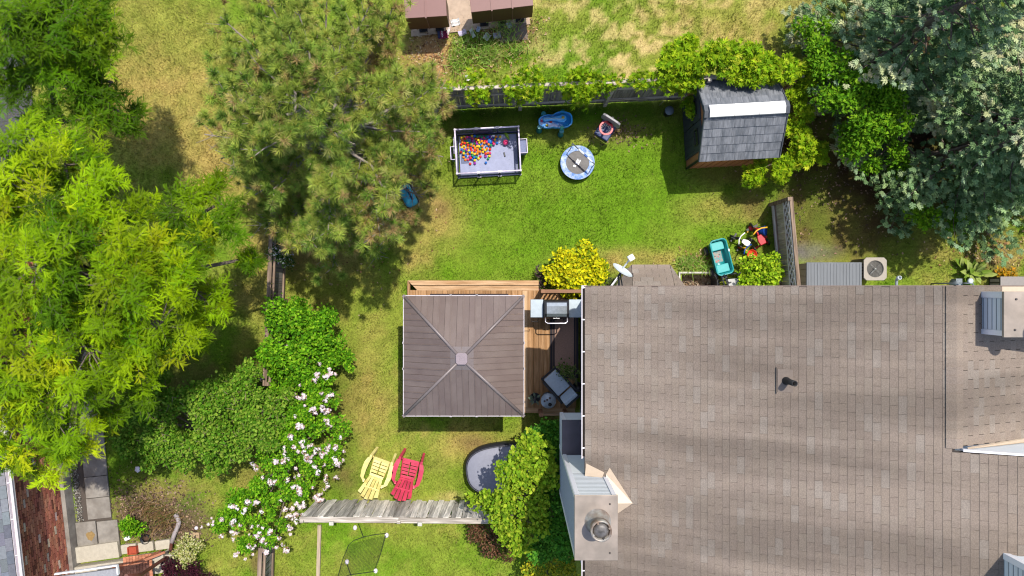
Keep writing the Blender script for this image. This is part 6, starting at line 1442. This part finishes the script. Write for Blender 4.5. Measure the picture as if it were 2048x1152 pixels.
locust('large bright yellow green locust tree covering the left of the yard', [(10, 340, 5.3, .95, .6), (100, 400, 5.4, 1.0, .6), (225, 420, 4.8, .75, .6), (90, 530, 5.8, 1.05, .6), (225, 560, 5.5, 1.0, .6), (365, 430, 4.5, .62, .6), (440, 405, 4.0, .45, .6), (350, 530, 4.7, .75, .6), (440, 470, 3.9, .40, .6), (505, 515, 3.3, .14, .6), (320, 650, 4.9, .85, .6), (180, 700, 5.2, .95, .6), (40, 690, 5.4, 1.0, .6), (410, 600, 3.8, .50, .6), (450, 590, 3.4, .25, .6), (290, 750, 4.4, .62, .6), (375, 690, 3.7, .38, .6), (120, 810, 4.9, .8, .6), (30, 850, 4.9, .8, .6), (150, 890, 4.2, .45, .6), (90, 930, 4.2, .35, .6), (225, 810, 4.0, .30, .6), (190, 330, 4.4, .42, .6), (-20, 620, 5.2, .8, .6), (0, 760, 5.0, .75, .6), (60, 780, 4.8, .6, .6), (-10, 500, 5.2, .7, .6), (180, 610, 5.0, .7, .6), (10, 900, 4.3, .45, .6), (60, 450, 5.0, .7, .6), (130, 330, 4.8, .6, .6), (50, 370, 5.2, .7, .6), (150, 480, 5.2, .7, .6), (290, 490, 4.8, .6, .6), (130, 620, 5.0, .7, .6), (250, 660, 4.7, .6, .6), (330, 590, 4.9, .5, .6), (150, 740, 5.0, .6, .6), (240, 740, 4.6, .5, .6), (130, 870, 4.5, .5, .6)], W(352, 560), LOC, [.35, .3, .2, .15], 101, 14, 14)
locust('darker green locust tree in the upper left corner', [(20, 15, 5.2, 1.1, .5), (120, 20, 5.0, 1.0, .5), (190, 40, 4.6, .8, .5), (95, 95, 4.8, .8, .5), (175, 110, 4.4, .75, .5), (225, 165, 3.9, .42, .5), (130, 170, 4.4, .8, .5), (200, 210, 4.0, .62, .5), (262, 238, 3.5, .22, .5), (130, 245, 4.2, .65, .5), (15, 140, 4.6, .5, .5), (5, 175, 4.6, .4, .5)], W(215, 190), [C('#7cae12', .52), C('#66980e', .48), C('#98be16', .55)], [.45, .35, .2], 102, 14, 13)
# ---- the pine
PV = [0, 40, 100, 180, 235, 262, 300, 350, 420, 450, 480, 560]; PR = [800, 835, 868, 880, 915, 905, 872, 872, 868, 838, 790, 700]
def pine(lab, bx, by, Ht, Rad, seed):
    rng = np.random.default_rng(seed); rt = root('pine_tree', lab, 'tree', (bx, by, 0)); mb = MB()
    mb.tube([(0, 0, -.1), (.03, .02, Ht * .4), (-.02, .03, Ht * .75), (0, 0, Ht)], [.17, .13, .08, .02], 8)
    tm = MB(); O, D, Cl = [], [], []
    prof = lambda z: Rad * (np.interp(z / Ht, [0, .12, .25, .5, .75, .92, 1], [.62, .88, 1.0, .92, .62, .28, .08]))
    z = .7
    while z < Ht - .15:
        n = 7 if z < Ht * .7 else 5; a0 = rng.uniform(0, 6.28)
        for k in range(n):
            a = a0 + 2 * np.pi * k / n + rng.normal() * .18; L = prof(z) * rng.uniform(.72, 1.12); rise = rng.uniform(.0, .35) + .35 * (z / Ht)
            for _ in range(8):
                tz = z + L * rise; tu = 1024 + (bx + L * math.cos(a)) * F / (H - tz); tv2 = 576 - (by + L * math.sin(a)) * F / (H - tz)
                if tu < np.interp(tv2, PV, PR) + 15 and tu > np.interp(tv2, [0, 100, 240, 330, 400, 560], [440, 420, 385, 470, 520, 560]) - 15: break
                L *= .88
            pts = []; az = a
            for s_ in np.linspace(0, 1, 6):
                pts.append(Vector((L * s_ * math.cos(az), L * s_ * math.sin(az), z + L * rise * (s_ ** 1.5) - .10 * math.sin(math.pi * s_)))); az += rng.normal() * .05
            mb.tube(pts, [.038 * (1 - .75 * i / 5) * (.6 + L / 3) for i in range(6)], 5, False)
            east = math.cos(a) > .35 and z < Ht * .55
            dead = .30 if east else .05
            s_ = .22 + rng.uniform(0, .1)
            while s_ < 1.0:
                i = min(4, int(s_ * 5)); p = pts[i].lerp(pts[i + 1], s_ * 5 - i); f_ = (pts[i + 1] - pts[i]).normalized()
                for sd in ((-1, 1) if rng.random() < .8 else (rng.choice((-1, 1)),)):
                    side = f_.cross(Vector((0, 0, 1))).normalized() * float(sd); bl = (.20 + .55 * L / Rad * (1 - .55 * s_)) * rng.uniform(.6, 1.15)
                    dv_ = (f_ * rng.uniform(.5, .9) + side * rng.uniform(.6, .95) + Vector((0, 0, rng.uniform(.05, .5)))).normalized(); q = p + dv_ * bl; m_ = p.lerp(q, .5) + Vector((0, 0, -.02))
                    mb.tube([p, m_, q], [.009, .007, .004], 4, False)
                    for (tt_, nn_) in ((q, 3), (m_, 1), (p, 1 if (s_ > .5 or L < 1.3) else 0)):
                        for j in range(nn_):
                            dd = (dv_ + Vector(rng.normal(size=3)) * (.45 if j else .1) + Vector((0, 0, .55))).normalized(); e = tt_ + dd * rng.uniform(.03, .16)
                            O.append(e); D.append(dd); r_ = rng.random()
                            if r_ < dead: Cl.append(np.array(C('#ccb074', .66)) * rng.uniform(.7, 1.15))
                            else: Cl.append(palette(rng, 1, [C('#b4c254', .78), C('#9eb64e', .74), C('#c2be6c', .78), C('#84a642', .64)], [.34, .3, .13, .23], .15)[0])
                s_ += .095 / max(.6, L / 2)
            O.append(pts[-1]); D.append((f_ + Vector((0, 0, .4))).normalized()); Cl.append(np.array(C('#9cb044', .62)))
        z += rng.uniform(.36, .50)
    for k in range(14):
        dd = sph(rng, 1, .2)[0]; O.append(Vector((0, 0, Ht - .25)) + Vector(dd) * .22); D.append(Vector(dd)); Cl.append(np.array(C('#9cb044', .62)))
    O = np.array(O); D = np.array(D); Cl = np.array(Cl); parts = []
    # lopsided crown: the thin right side and the gap over the toy car
    uu = 1024 + (O[:, 0] + bx) * F / (H - O[:, 2]); vv = 576 - (O[:, 1] + by) * F / (H - O[:, 2]); jit = rng.normal(size=len(O)) * 10
    keep = (uu + jit < np.interp(vv, PV, PR)) & (uu + jit > np.interp(vv, [0, 100, 240, 330, 400, 560], [440, 420, 400, 470, 520, 560])) & (np.hypot(uu - 822, vv - 392) > 30)
    O, D, Cl = O[keep], D[keep], Cl[keep]
    grp = rng.integers(0, 4, len(O))
    for gi in range(4):
        ix = grp == gi; tv_, tt_ = tuft(56, 50 + gi); parts.append(stamp(tv_, tt_, O[ix], frames(D[ix], rng), rng.uniform(.15, .215, ix.sum()), Cl[ix]))
    v, t, c = join(parts); link('crown', np_mesh('crown', v, t, c, NEEDLE), rt); part('trunk', mb, BARKG, rt)
    ix = rng.random(len(O)) < .45; b = O[ix]; bc = palette(rng, len(b), [C('#d8c0a8', .6), C('#c79a70', .55), C('#e4b060', .55)], [.6, .3, .1]); bv = np.array([(.5, 0, 0), (-.5, 0, 0), (0, 0, .5), (0, 0, -.5), (0, 2.2, 0), (0, -.8, 0)]); bt = np.array([(0, 2, 4), (2, 1, 4), (1, 3, 4), (3, 0, 4), (2, 0, 5), (1, 2, 5), (3, 1, 5), (0, 3, 5)])
    o = link('bud', np_mesh('bud', *stamp(bv, bt, b, frames(D[ix], rng), np.full(len(b), .028), bc), STN), rt); o['kind'] = 'stuff'
    return rt
pine('big shaggy olive green pine with grey branches in the upper middle', -3.95, 3.40, 6.3, 2.9, 7)
# ---- blue spruces
TW = [shoot_twig(s_) for s_ in (1, 2, 3)]
def spruce(lab, bx, by, Ht, Rad, seed, pale=.2, zmin=.5):
    rng = np.random.default_rng(seed); rt = root('spruce_tree', lab, 'tree', (bx, by, 0), 0, None); mb = MB()
    mb.tube([(0, 0, -.1), (0, 0, Ht * .5), (0, 0, Ht)], [.13, .08, .02], 8); O, D, U, Cl, S = [], [], [], [], []
    z = zmin
    while z < Ht - .2:
        n = 6; a0 = rng.uniform(0, 6.28)
        for k in range(n):
            a = a0 + 2 * np.pi * k / n + rng.normal() * .15; L = Rad * (1 - z / Ht) ** .8 * rng.uniform(.68, 1.12)
            if L < .2: continue
            pts = [Vector((L * s_ * math.cos(a), L * s_ * math.sin(a), z - .30 * L * math.sin(s_ * 2.2) * .55 + .16 * L * s_ ** 3)) for s_ in np.linspace(0, 1, 6)]
            mb.tube(pts, [.03 * (1 - .8 * i / 5) for i in range(6)], 4, False)
            bough_pale = rng.random() < pale
            s_ = .20
            while s_ <= 1.0:
                i = min(4, int(s_ * 5)); p = pts[i].lerp(pts[i + 1], s_ * 5 - i); f_ = (pts[i + 1] - pts[i]).normalized()
                for sd in ((-1, 1) if s_ > .42 else ((-1,) if rng.random() < .6 else (1,))):
                    side = f_.cross(Vector((0, 0, 1))).normalized() * sd; bl = min(.62, .18 + .40 * L * (1 - s_) ** .7) * rng.uniform(.7, 1.1); m = max(2, int(bl / .085))
                    dv_ = (f_ * .75 + side * .8 + Vector((0, 0, rng.uniform(-.15, .15)))).normalized()
                    for j in range(m):
                        e = p + dv_ * (bl * (j + .6) / m) + Vector((rng.normal() * .04, rng.normal() * .04, rng.normal() * .09)); O.append(e); dd = (dv_ + Vector(rng.normal(size=3)) * .25 + f_ * .3 + Vector((0, 0, .12))).normalized(); D.append(dd); U.append((0, 0, 1)); S.append(rng.uniform(.16, .25))
                        pl_ = bough_pale and s_ > .6 and rng.random() < .9
                        Cl.append(palette(rng, 1, [C('#dcdea8', .68), C('#c8d4a4', .66)] if pl_ else [C('#9cbc82', .64), C('#88ac72', .57), C('#aeca8c', .68), C('#74985c', .47)], None, .13)[0])
                s_ += .105 / max(.5, L / 2)
            O.append(pts[-1]); D.append(f_); U.append((0, 0, 1)); S.append(.2); Cl.append(np.array(C('#aac698', .62)))
        z += rng.uniform(.42, .58)
    O = np.array(O); D = np.array(D); U = np.array(U); Cl = np.array(Cl); S = np.array(S); grp = rng.integers(0, 3, len(O)); parts = []
    for gi in range(3):
        ix = grp == gi; tv_, tt_, cm_ = TW[gi]; parts.append(stamp(tv_, tt_, O[ix], frames(D[ix], rng, U[ix]), S[ix], Cl[ix], np.repeat(cm_[:, None], 3, 1)))
    v, t, c = join(parts); link('crown', np_mesh('crown', v, t, np.clip(c, 0, .8), NEEDLE), rt); part('trunk', mb, BARK, rt)
    return rt
spruce('blue green spruce nearest the shed at the upper right', 9.25, 5.85, 6.8, 2.95, 31, .40, .9)
spruce('big blue spruce with pale tips above the grey storage box', 11.35, 3.55, 7.0, 2.95, 32, .38, .6)
spruce('blue spruce cut by the right edge of the photo', 13.9, 4.8, 6.8, 2.8, 33, .35, .6)
# ---- vines on the fence and shed
VINE = [C('#aecc20', .66), C('#96c01c', .62), C('#80ac18', .56), C('#c8d438', .68)]
def fence_vine(lab, spans, seed):
    rng = np.random.default_rng(seed); P, N = [], []
    a = Vector((-2.05, 4.76, 0)); b = Vector((7.0, 5.16, 0)); d = (b - a).normalized(); n_ = Vector((d.y, -d.x, 0))
    for (t0, t1, k, zlo, out, sdv) in spans:
        t = rng.uniform(t0, t1, k); clump = N2.fbm(t * 1.7, t * 0 + seed, 4) + .16 * N3.fbm(t * 9, t * 0 + 3, 2); strand = np.clip((clump - .40) * 4.5, .12, 1.0)
        hang = rng.random(k) ** 1.3 * (2.02 - zlo) * strand * (.6 + .8 * N3.at(t * 7.0, t * 0))
        z = 2.06 - hang + rng.normal(0, .05, k) + .12 * strand; o = rng.normal(.05, sdv, k) * (.4 + .6 * strand) + out * (rng.random(k) - .3) * strand
        keep = (rng.random(k) < .15 + .95 * strand) & ~((np.abs(o - .02) < .09) & (z > 1.84) & (rng.random(k) < .88))
        P.append(np.stack([a.x + d.x * t + n_.x * o, a.y + d.y * t + n_.y * o, np.maximum(z, .1)], 1)[keep]); N.append(np.tile(np.array([n_.x, n_.y, .8]), (keep.sum(), 1)))
    P = np.concatenate(P); N = np.concatenate(N); D = N * .2 + rng.normal(size=P.shape) * .8 + np.array([0, 0, -.35]); base = a
    rt = root('fence_vine', lab, 'vine', base); col = palette(rng, len(P), VINE, [.35, .3, .25, .1], .2)
    link('foliage', np_mesh('foliage', *stamp(L_PALM[0], L_PALM[1], to_local(P, base), frames(D, rng, N), rng.uniform(.07, .125, len(P)), col), LEAF), rt)
    mb = MB()
    for i in range(26):
        t = rng.uniform(.3, 7.5); p = Vector((d.x * t, d.y * t, 2.0)) + n_ * .06; pts = [p]
        for j in range(5): p = p + d * rng.uniform(-.16, .22) + n_ * rng.uniform(-.02, .09) - Vector((0, 0, rng.uniform(.05, .3))); pts.append(p)
        mb.tube(pts, [.010, .009, .008, .007, .005, .003], 4, False)
    part('stem', mb, BARKG, rt); return rt
fence_vine('bright green creeper hanging over the back fence', [(.0, 1.6, 520, 1.2, .22, .07), (1.4, 2.8, 800, .95, .25, .09), (2.9, 5.2, 2900, .85, .34, .12), (2.6, 5.6, 1700, 1.75, -.42, .08), (.3, 2.8, 700, 1.9, -.5, .10), (5.0, 6.6, 3600, .45, .35, .18)], 61)
bush('vine_thicket', 'dense bright vine heaped over the fence behind the shed', 'vine', [(1330, 130, 1.9, .42), (1380, 112, 2.0, .45), (1345, 165, 1.6, .40), (1440, 122, 2.1, .42), (1500, 128, 2.2, .45), (1555, 135, 2.1, .42), (1470, 150, 2.0, .34, .6), (1385, 185, 1.3, .32), (1390, 215, 1.0, .22), (1525, 150, 2.05, .32), (1600, 150, 1.8, .40), (1590, 190, 1.6, .3)], VINE, [.35, .3, .25, .1], L_PALM, (.08, .125), 260, 16, W(1450, 175), .04, 62)
bush('vine_thicket', 'bright vine climbing round the right and lower side of the shed', 'vine', [(1598, 235, 1.5, .26), (1600, 285, 1.4, .28), (1590, 320, 1.3, .28), (1560, 335, 1.3, .28), (1520, 345, 1.0, .30), (1500, 355, .8, .24), (1615, 310, 1.0, .25), (1550, 350, .9, .28), (1640, 305, 1.0, .16)], VINE, [.35, .3, .25, .1], L_PALM, (.08, .12), 270, 18, W(1580, 320), .03, 63)
bush('woodland_shrub', 'leafy mid green shrub growing up between the spruces', 'shrub', [(1660, 170, 2.2, .55), (1700, 210, 2.4, .60), (1740, 180, 2.5, .55), (1720, 260, 2.0, .55), (1770, 240, 2.3, .5), (1690, 285, 1.7, .42), (1640, 120, 2.0, .45), (1780, 300, 1.6, .35), (1840, 430, 1.2, .4), (1900, 440, 1.2, .35), (1630, 60, 1.7, .35), (1740, 330, 1.2, .25), (1800, 345, 1.2, .3)], [C('#74ae1c', .58), C('#5f9818', .52), C('#8cbc24', .60)], None, L_DIAMOND, (.07, .11), 300, 14, W(1740, 260), .06, 64)
# ---- shrubs
GREEN = [C('#7cbc1c', .60), C('#66a818', .55), C('#9acc2c', .64), C('#569414', .48)]
DKG = [C('#4c8424', .40), C('#3f7420', .36), C('#62982c', .44)]
bush('green_shrub', 'fresh green shrub beside the left fence above the pink flowers', 'shrub', [(580, 640, 1.3, .5), (640, 650, 1.2, .45), (560, 700, 1.2, .5), (620, 710, 1.4, .55), (665, 700, 1.0, .38), (600, 610, 1.0, .3), (640, 745, 1.1, .40), (560, 745, 1.0, .35), (690, 725, .8, .2)], GREEN, None, L_OVAL, (.05, .08), 420, 16, W(610, 690), .04, 71)
dsh, dP, _ = bush('dark_shrub', 'large dark green lilac like shrub in the shade of the locust', 'shrub', [(330, 830, 1.8, .65), (420, 800, 2.0, .7), (500, 790, 1.9, .6), (450, 870, 1.8, .65), (380, 890, 1.6, .55), (510, 850, 1.8, .55), (300, 900, 1.3, .45), (560, 800, 1.6, .45), (540, 870, 1.7, .4), (430, 920, 1.4, .34), (260, 880, 1.2, .3), (490, 745, 1.4, .36), (330, 770, 1.5, .4), (285, 830, 1.3, .36)], [C('#7cac2c', .57), C('#629820', .50), C('#98b840', .61)], None, L_OVAL, (.05, .08), 430, 16, W(420, 850), .06, 72)
fb, FP, fch = bush('flowering_bush', 'sprawling green bush covered in clusters of pale pink white flowers', 'flowering shrub', [(620, 770, 1.3, .45), (660, 790, 1.1, .34), (600, 830, 1.4, .5), (650, 860, 1.2, .38), (570, 870, 1.4, .45), (630, 910, 1.3, .42), (665, 905, 1.0, .28), (560, 930, 1.3, .42), (600, 960, 1.2, .38), (530, 980, 1.2, .40), (490, 1000, 1.1, .36), (555, 1010, 1.1, .36), (510, 1040, 1.0, .36), (550, 1065, 1.0, .30), (460, 1040, .9, .28), (440, 1055, .8, .16), (590, 1000, 1.1, .25), (500, 1085, .8, .20), (590, 760, 1.1, .3)], GREEN, None, L_OVAL, (.045, .075), 430, 18, W(590, 900), .05, 73)
rng = np.random.default_rng(55); mb = MB(); tp = dP[dP[:, 2] > 1.55]
for i in range(420):
    p = Vector(tp[rng.integers(len(tp))]) - dsh.location + Vector((0, 0, .03)); d = Vector((rng.normal(), rng.normal(), rng.uniform(-.1, .5))).normalized() * rng.uniform(.08, .22)
    mb.tube([p - d * .5, p + Vector(rng.normal(size=3)) * .015, p + d * .5], [.007, .006, .003], 3, False)
o = part('twig', mb, mat('twig_brown', C('#a08c74', .6), .9, var=.2), dsh); o['kind'] = 'stuff'
# blossom clusters sitting on the outer leaves
rng = np.random.default_rng(91); PET = mat('petal', (0, 0, 0), .7, var=0, attr=True, trans=.35, spec=.2)
bls = []
for i in range(5):
    parts = []; k = 26; d = sph(rng, k, -.1); Pb = d * rng.uniform(.03, .075, (k, 1)) * np.array([1.2, 1, .6]); pc = palette(rng, k, [C('#f6eaec', .85), C('#ecd4da', .8), C('#fbf6f6', .85), C('#cfa482', .62)], [.34, .18, .40, .08] if i < 3 else [.26, .14, .24, .36], .10)
    pv_ = np.array([(0, -.5, 0), (.5, 0, .1), (0, .5, .0), (-.5, 0, .1)]); bls.append(np_mesh('blossom', *stamp(pv_, L_DIAMOND[1], Pb, frames(np.cross(d, rng.normal(size=d.shape)), rng, d), rng.uniform(.045, .07, k), pc), PET))
spots = [(572, 690), (640, 700), (555, 715), (573, 712), (585, 718), (602, 722), (563, 742), (570, 735), (638, 730), (660, 735), (632, 746), (662, 748), (655, 755), (537, 742), (558, 746), (548, 756), (525, 758), (545, 770), (602, 770), (583, 790), (600, 795), (612, 806), (624, 818), (640, 812), (655, 800), (645, 790), (655, 818), (630, 825), (595, 832), (601, 850), (604, 856), (655, 848), (660, 855), (585, 868), (592, 872), (605, 882), (610, 886), (619, 888), (640, 894), (600, 900), (607, 905), (588, 890), (572, 900), (568, 912), (616, 910), (625, 910), (643, 908), (651, 895), (667, 902), (680, 872), (690, 908), (693, 920), (560, 925), (625, 925), (630, 938), (647, 932), (671, 930), (678, 933), (603, 945), (588, 952), (631, 945), (653, 952), (668, 956), (656, 966), (651, 975), (622, 975), (640, 985), (570, 965), (528, 956), (545, 968), (510, 938), (560, 998), (595, 984), (600, 990), (508, 1000), (513, 1012), (491, 1022), (460, 1015), (472, 1018), (527, 1028), (519, 1052), (524, 1060), (440, 1038), (415, 1055), (427, 1054), (440, 1070), (470, 1070), (480, 1050), (460, 1045), (500, 1070), (515, 1075), (520, 1085), (530, 1085), (506, 1092), (474, 1108), (552, 1100), (565, 1092), (575, 1100), (582, 1070), (583, 1055), (590, 1015), (600, 1020), (605, 1030), (592, 1035), (575, 1030), (585, 1042), (560, 1080), (545, 1065), (580, 1012), (605, 1015), (632, 1000), (510, 1110), (529, 1108), (490, 1114)]
spots = spots + [(u + rng.normal() * 12, v + rng.normal() * 10) for u, v in spots[::2]]
for j, (u, v) in enumerate(spots):
    u += rng.normal() * 3; v += rng.normal() * 3
    p = np.array(W(u, v, 1.35)); d2 = np.hypot(FP[:, 0] * 1 - p[0], FP[:, 1] - p[1])
    near = FP[np.hypot(FP[:, 0] * F / (H - FP[:, 2]) - (u - 1024), FP[:, 1] * F / (H - FP[:, 2]) - (576 - v)) < 9]
    z = min(1.9, (near[:, 2].max() if len(near) else .8) + .03); p = W(u, v, z); s_ = rng.uniform(.5, 1.05)
    for e in range(1 if rng.random() < .7 else 2):
        o = bpy.data.objects.new('blossom', bls[rng.integers(5)]); COL.objects.link(o); o.parent = fb; o.location = p - fb.location + Vector((rng.normal() * .05 * e, rng.normal() * .05 * e, 0)); o.rotation_euler = (rng.normal() * .2, rng.normal() * .2, rng.uniform(0, 6.28)); o.scale = (s_,) * 3
bush('small_tree', 'light green small tree over the covered hot tub and fence end', 'tree', [(1060, 905, 2.5, .36), (1030, 940, 2.6, .42), (1075, 950, 2.6, .40), (1010, 985, 2.5, .42), (1050, 1000, 2.6, .42), (985, 1000, 2.3, .30), (960, 1005, 2.1, .20), (1020, 1030, 2.4, .36), (1060, 1045, 2.4, .36), (1040, 1075, 2.2, .32), (1010, 1070, 2.0, .18), (1090, 925, 2.4, .2)], [C('#a6c830', .58), C('#92bc28', .54), C('#bcd03c', .62), C('#7aa820', .50)], [.35, .35, .15, .15], L_OVAL, (.06, .10), 260, 20, W(1050, 1000), .05, 74)
bush('dark_shrub', 'deep green shrub row along the house wall by the chimney', 'shrub', [(1095, 880, 1.6, .42), (1120, 900, 1.8, .36), (1100, 930, 1.8, .42), (1115, 970, 1.9, .40), (1100, 1010, 1.9, .42), (1120, 1040, 1.8, .38), (1095, 1060, 1.8, .40), (1125, 1090, 1.7, .34), (1080, 1095, 1.5, .35), (1110, 860, 1.3, .25)], [C('#60a830', .56), C('#529830', .52), C('#78b83c', .60)], None, L_OVAL, (.055, .085), 330, 18, W(1110, 980), .04, 75)
bush('yellow_shrub', 'yellow green shrub at the bottom edge below the chimney', 'shrub', [(1075, 1120, 1.2, .30), (1110, 1125, 1.3, .32), (1090, 1145, 1.2, .32), (1130, 1148, 1.3, .28), (1060, 1148, 1.0, .24)], [C('#b4bc30', .62), C('#d4cc34', .68), C('#88a82c', .56)], None, L_DIAMOND, (.05, .085), 380, 18, W(1095, 1140), .03, 76)
bush('brown_shrub', 'reddish brown twiggy shrub under the end of the lower fence', 'shrub', [(962, 1052, .6, .24), (988, 1078, .7, .28), (1012, 1098, .6, .22), (955, 1072, .5, .16), (978, 1098, .45, .18)], [C('#8a6048', .5), C('#6c4836', .44), C('#a47a5c', .54), C('#5c6a30', .42)], None, L_DIAMOND, (.045, .075), 420, 22, W(985, 1075), .03, 77)
bush('golden_bush', 'golden yellow bush between the deck and the satellite dish', 'shrub', [(1130, 525, .60, .30), (1165, 515, .70, .30), (1190, 540, .65, .30), (1150, 550, .75, .36), (1120, 550, .55, .26), (1175, 562, .60, .28), (1205, 528, .45, .14), (1145, 575, .5, .24)], [C('#eee61e', .70), C('#e0da1c', .64), C('#c4d020', .58), C('#dce028', .64), C('#8cac20', .46)], [.36, .26, .18, .04, .16], L_OVAL, (.06, .095), 400, 24, W(1155, 552), .03, 78)
bush('leafy_bush', 'yellow green leafy bush between tricycles and the short fence', 'shrub', [(1505, 540, .60, .26), (1530, 530, .65, .26), (1500, 560, .55, .26), (1530, 558, .65, .28), (1485, 548, .4, .16), (1545, 545, .5, .2)], [C('#a0c424', .64), C('#84b01e', .58), C('#bcd832', .68)], None, L_OVAL, (.06, .095), 380, 24, W(1518, 552), .03, 79)
bush('bed_shrub', 'small rich green shrub in the mulch bed by the concrete slabs', 'shrub', [(262, 1040, .35, .20), (268, 1055, .35, .18), (255, 1055, .3, .15)], GREEN, None, L_DIAMOND, (.05, .08), 450, 40, W(262, 1050), .02, 80)
bush('variegated_shrub', 'pale cream green shrub beside the bent grey pipe', 'shrub', [(370, 1090, .45, .24), (390, 1095, .4, .2), (375, 1115, .4, .2), (355, 1100, .4, .18)], [C('#d4d488', .6), C('#b0bc58', .53), C('#e4e0a8', .64)], None, L_DIAMOND, (.045, .07), 450, 34, W(375, 1105), .02, 81)
bush('purple_shrub', 'dark purple leaved shrub at the bottom left edge', 'shrub', [(345, 1130, .5, .2), (385, 1135, .5, .22), (420, 1148, .45, .22), (350, 1150, .5, .22), (390, 1152, .5, .2)], [C('#5a2838', .4), C('#44202c', .36), C('#6c3444', .42)], None, L_DIAMOND, (.045, .07), 450, 34, W(380, 1142), .02, 82)
bush('purple_plant', 'dusty purple low plant at the corner of deck and golden bush', 'plant', [(1088, 548, .25, .14), (1085, 566, .25, .14)], [C('#7a5868', .45), C('#8a7a6c', .48), C('#7c9440', .46)], None, L_DIAMOND, (.04, .07), 500, 50, W(1087, 557), .012, 83)
bush('bed_weeds', 'scrappy green growth between the bushes under the dish', 'plant', [(1215, 560, .25, .16), (1198, 572, .2, .14)], [C('#6a8434', .43), C('#86905c', .47)], None, L_DIAMOND, (.04, .07), 450, 40, W(1208, 566), .012, 84)
bush('white_flower_plant', 'small plant with tiny white flowers on the left fence under the pine', 'plant', [(556, 505, 1.1, .18), (565, 520, 1.0, .16), (550, 520, .9, .14)], [C('#4c7a2c', .42), C('#dcdce4', .75), C('#6a943c', .45)], [.5, .2, .3], L_DIAMOND, (.04, .06), 500, 50, W(558, 515), .012, 85)
bush('orange_plant', 'small orange yellow plant at the far right edge by the wall', 'plant', [(2015, 545, .25, .16), (2008, 550, .2, .12)], [C('#e8a828', .58), C('#c8b030', .54)], None, L_DIAMOND, (.05, .08), 450, 50, W(2013, 547), .012, 86)
# hosta like plant: large individual leaves
rng = np.random.default_rng(95); hp = root('broad_leaf_plant', 'big leafed yellow green plant beside the gas meter', 'plant', (*W(1937, 545).xy, 0))
hm = [np_mesh('leaf', np.array([(0, 0, 0), (.16, .25, .08), (.17, .6, .12), (0, 1, .0), (-.17, .6, .12), (-.16, .25, .08), (0, .3, .04), (0, .65, .07)]), np.array([(0, 1, 6), (1, 2, 7), (1, 7, 6), (2, 3, 7), (7, 3, 4), (6, 7, 5), (7, 4, 5), (6, 5, 0)]), np.tile(np.array(cc), (8, 1)), LEAF) for cc in (C('#aec850', .5), C('#92b440', .47), C('#c0d070', .54))]
for i in range(34):
    a = rng.uniform(0, 6.28); s_ = rng.uniform(.22, .42); o = bpy.data.objects.new('leaf', hm[i % 3]); COL.objects.link(o); o.parent = hp; o.location = (.06 * math.cos(a) + rng.normal() * .09, .06 * math.sin(a) + rng.normal() * .05, .05 + .004 * i); o.rotation_euler = (rng.uniform(.1, .8), 0, a - math.pi / 2); o.scale = (s_ * rng.uniform(.8, 1.4), s_, s_)
# ---- potted plants on the deck
for (u, v, zz, lab, kind) in ((1070, 796, .7, 'dark pot with a few broad grey green leaves under the gazebo edge', 0), (1155, 774, .7, 'tall leggy green plant leaning from a dark pot by the house gutter', 1)):
    p = W(u, v, zz); rt = root('potted_plant', lab, 'potted plant', (p.x, p.y, DZ)); mb = MB(); mb.lathe([(.09, 0), (.13, .24), (.135, .28), (.118, .28), (.11, .22), (.003, .21)], 20, (0, 0, 0), False); part('pot', mb, BLKE, rt, bevel=0)
    rng = np.random.default_rng(int(u))
    if kind == 0:
        for i in range(9):
            a = 4.2 + rng.normal() * 1.3; o = bpy.data.objects.new('leaf', np_mesh('leaf', np.array([(0, 0, 0), (.2, .4, .08), (0, 1, -.02), (-.2, .4, .08)]), np.array([(0, 1, 2), (0, 2, 3)]), np.tile(np.array(C('#8a9c86', .5)), (4, 1)), LEAF)); COL.objects.link(o); o.parent = rt; o.location = (.05 * math.cos(a), .05 * math.sin(a), .32 + rng.uniform(0, .2)); o.rotation_euler = (rng.uniform(-.1, .5), 0, a - 1.57); o.scale = (.15,) * 3
    else:
        mb = MB(); tips = []
        for i in range(9):
            e = Vector((-.30 + rng.normal() * .16, .42 + rng.normal() * .10, .62 + rng.normal() * .12)); m_ = Vector((-.05 + rng.normal() * .05, .18, .45)); mb.tube([(0, 0, .2), m_, e], [.010, .007, .004], 5, False); tips.append(e)
        part('stem', mb, mat('green_stem', C('#8a8c5c', .5), .7), rt)
        P = np.concatenate([np.array(t_) + rng.normal(size=(26, 3)) * np.array([.09, .07, .06]) for t_ in tips]); link('foliage', np_mesh('foliage', *stamp(L_DIAMOND[0], L_DIAMOND[1], P, frames(rng.normal(size=P.shape), rng, (0, 0, 1)), rng.uniform(.05, .09, len(P)), palette(rng, len(P), [C('#7c9444', .46), C('#94a858', .5), C('#5f7c30', .42)])), LEAF), rt)

print('triangles', sum(len(o.data.polygons) * (1 if o.name.split('.')[0] in ('crown', 'foliage', 'grass') else 2) for o in bpy.data.objects if o.type == 'MESH'), {o.parent.name if o.parent else o.name: len(o.data.polygons) for o in bpy.data.objects if o.type == 'MESH' and len(o.data.polygons) > 60000})
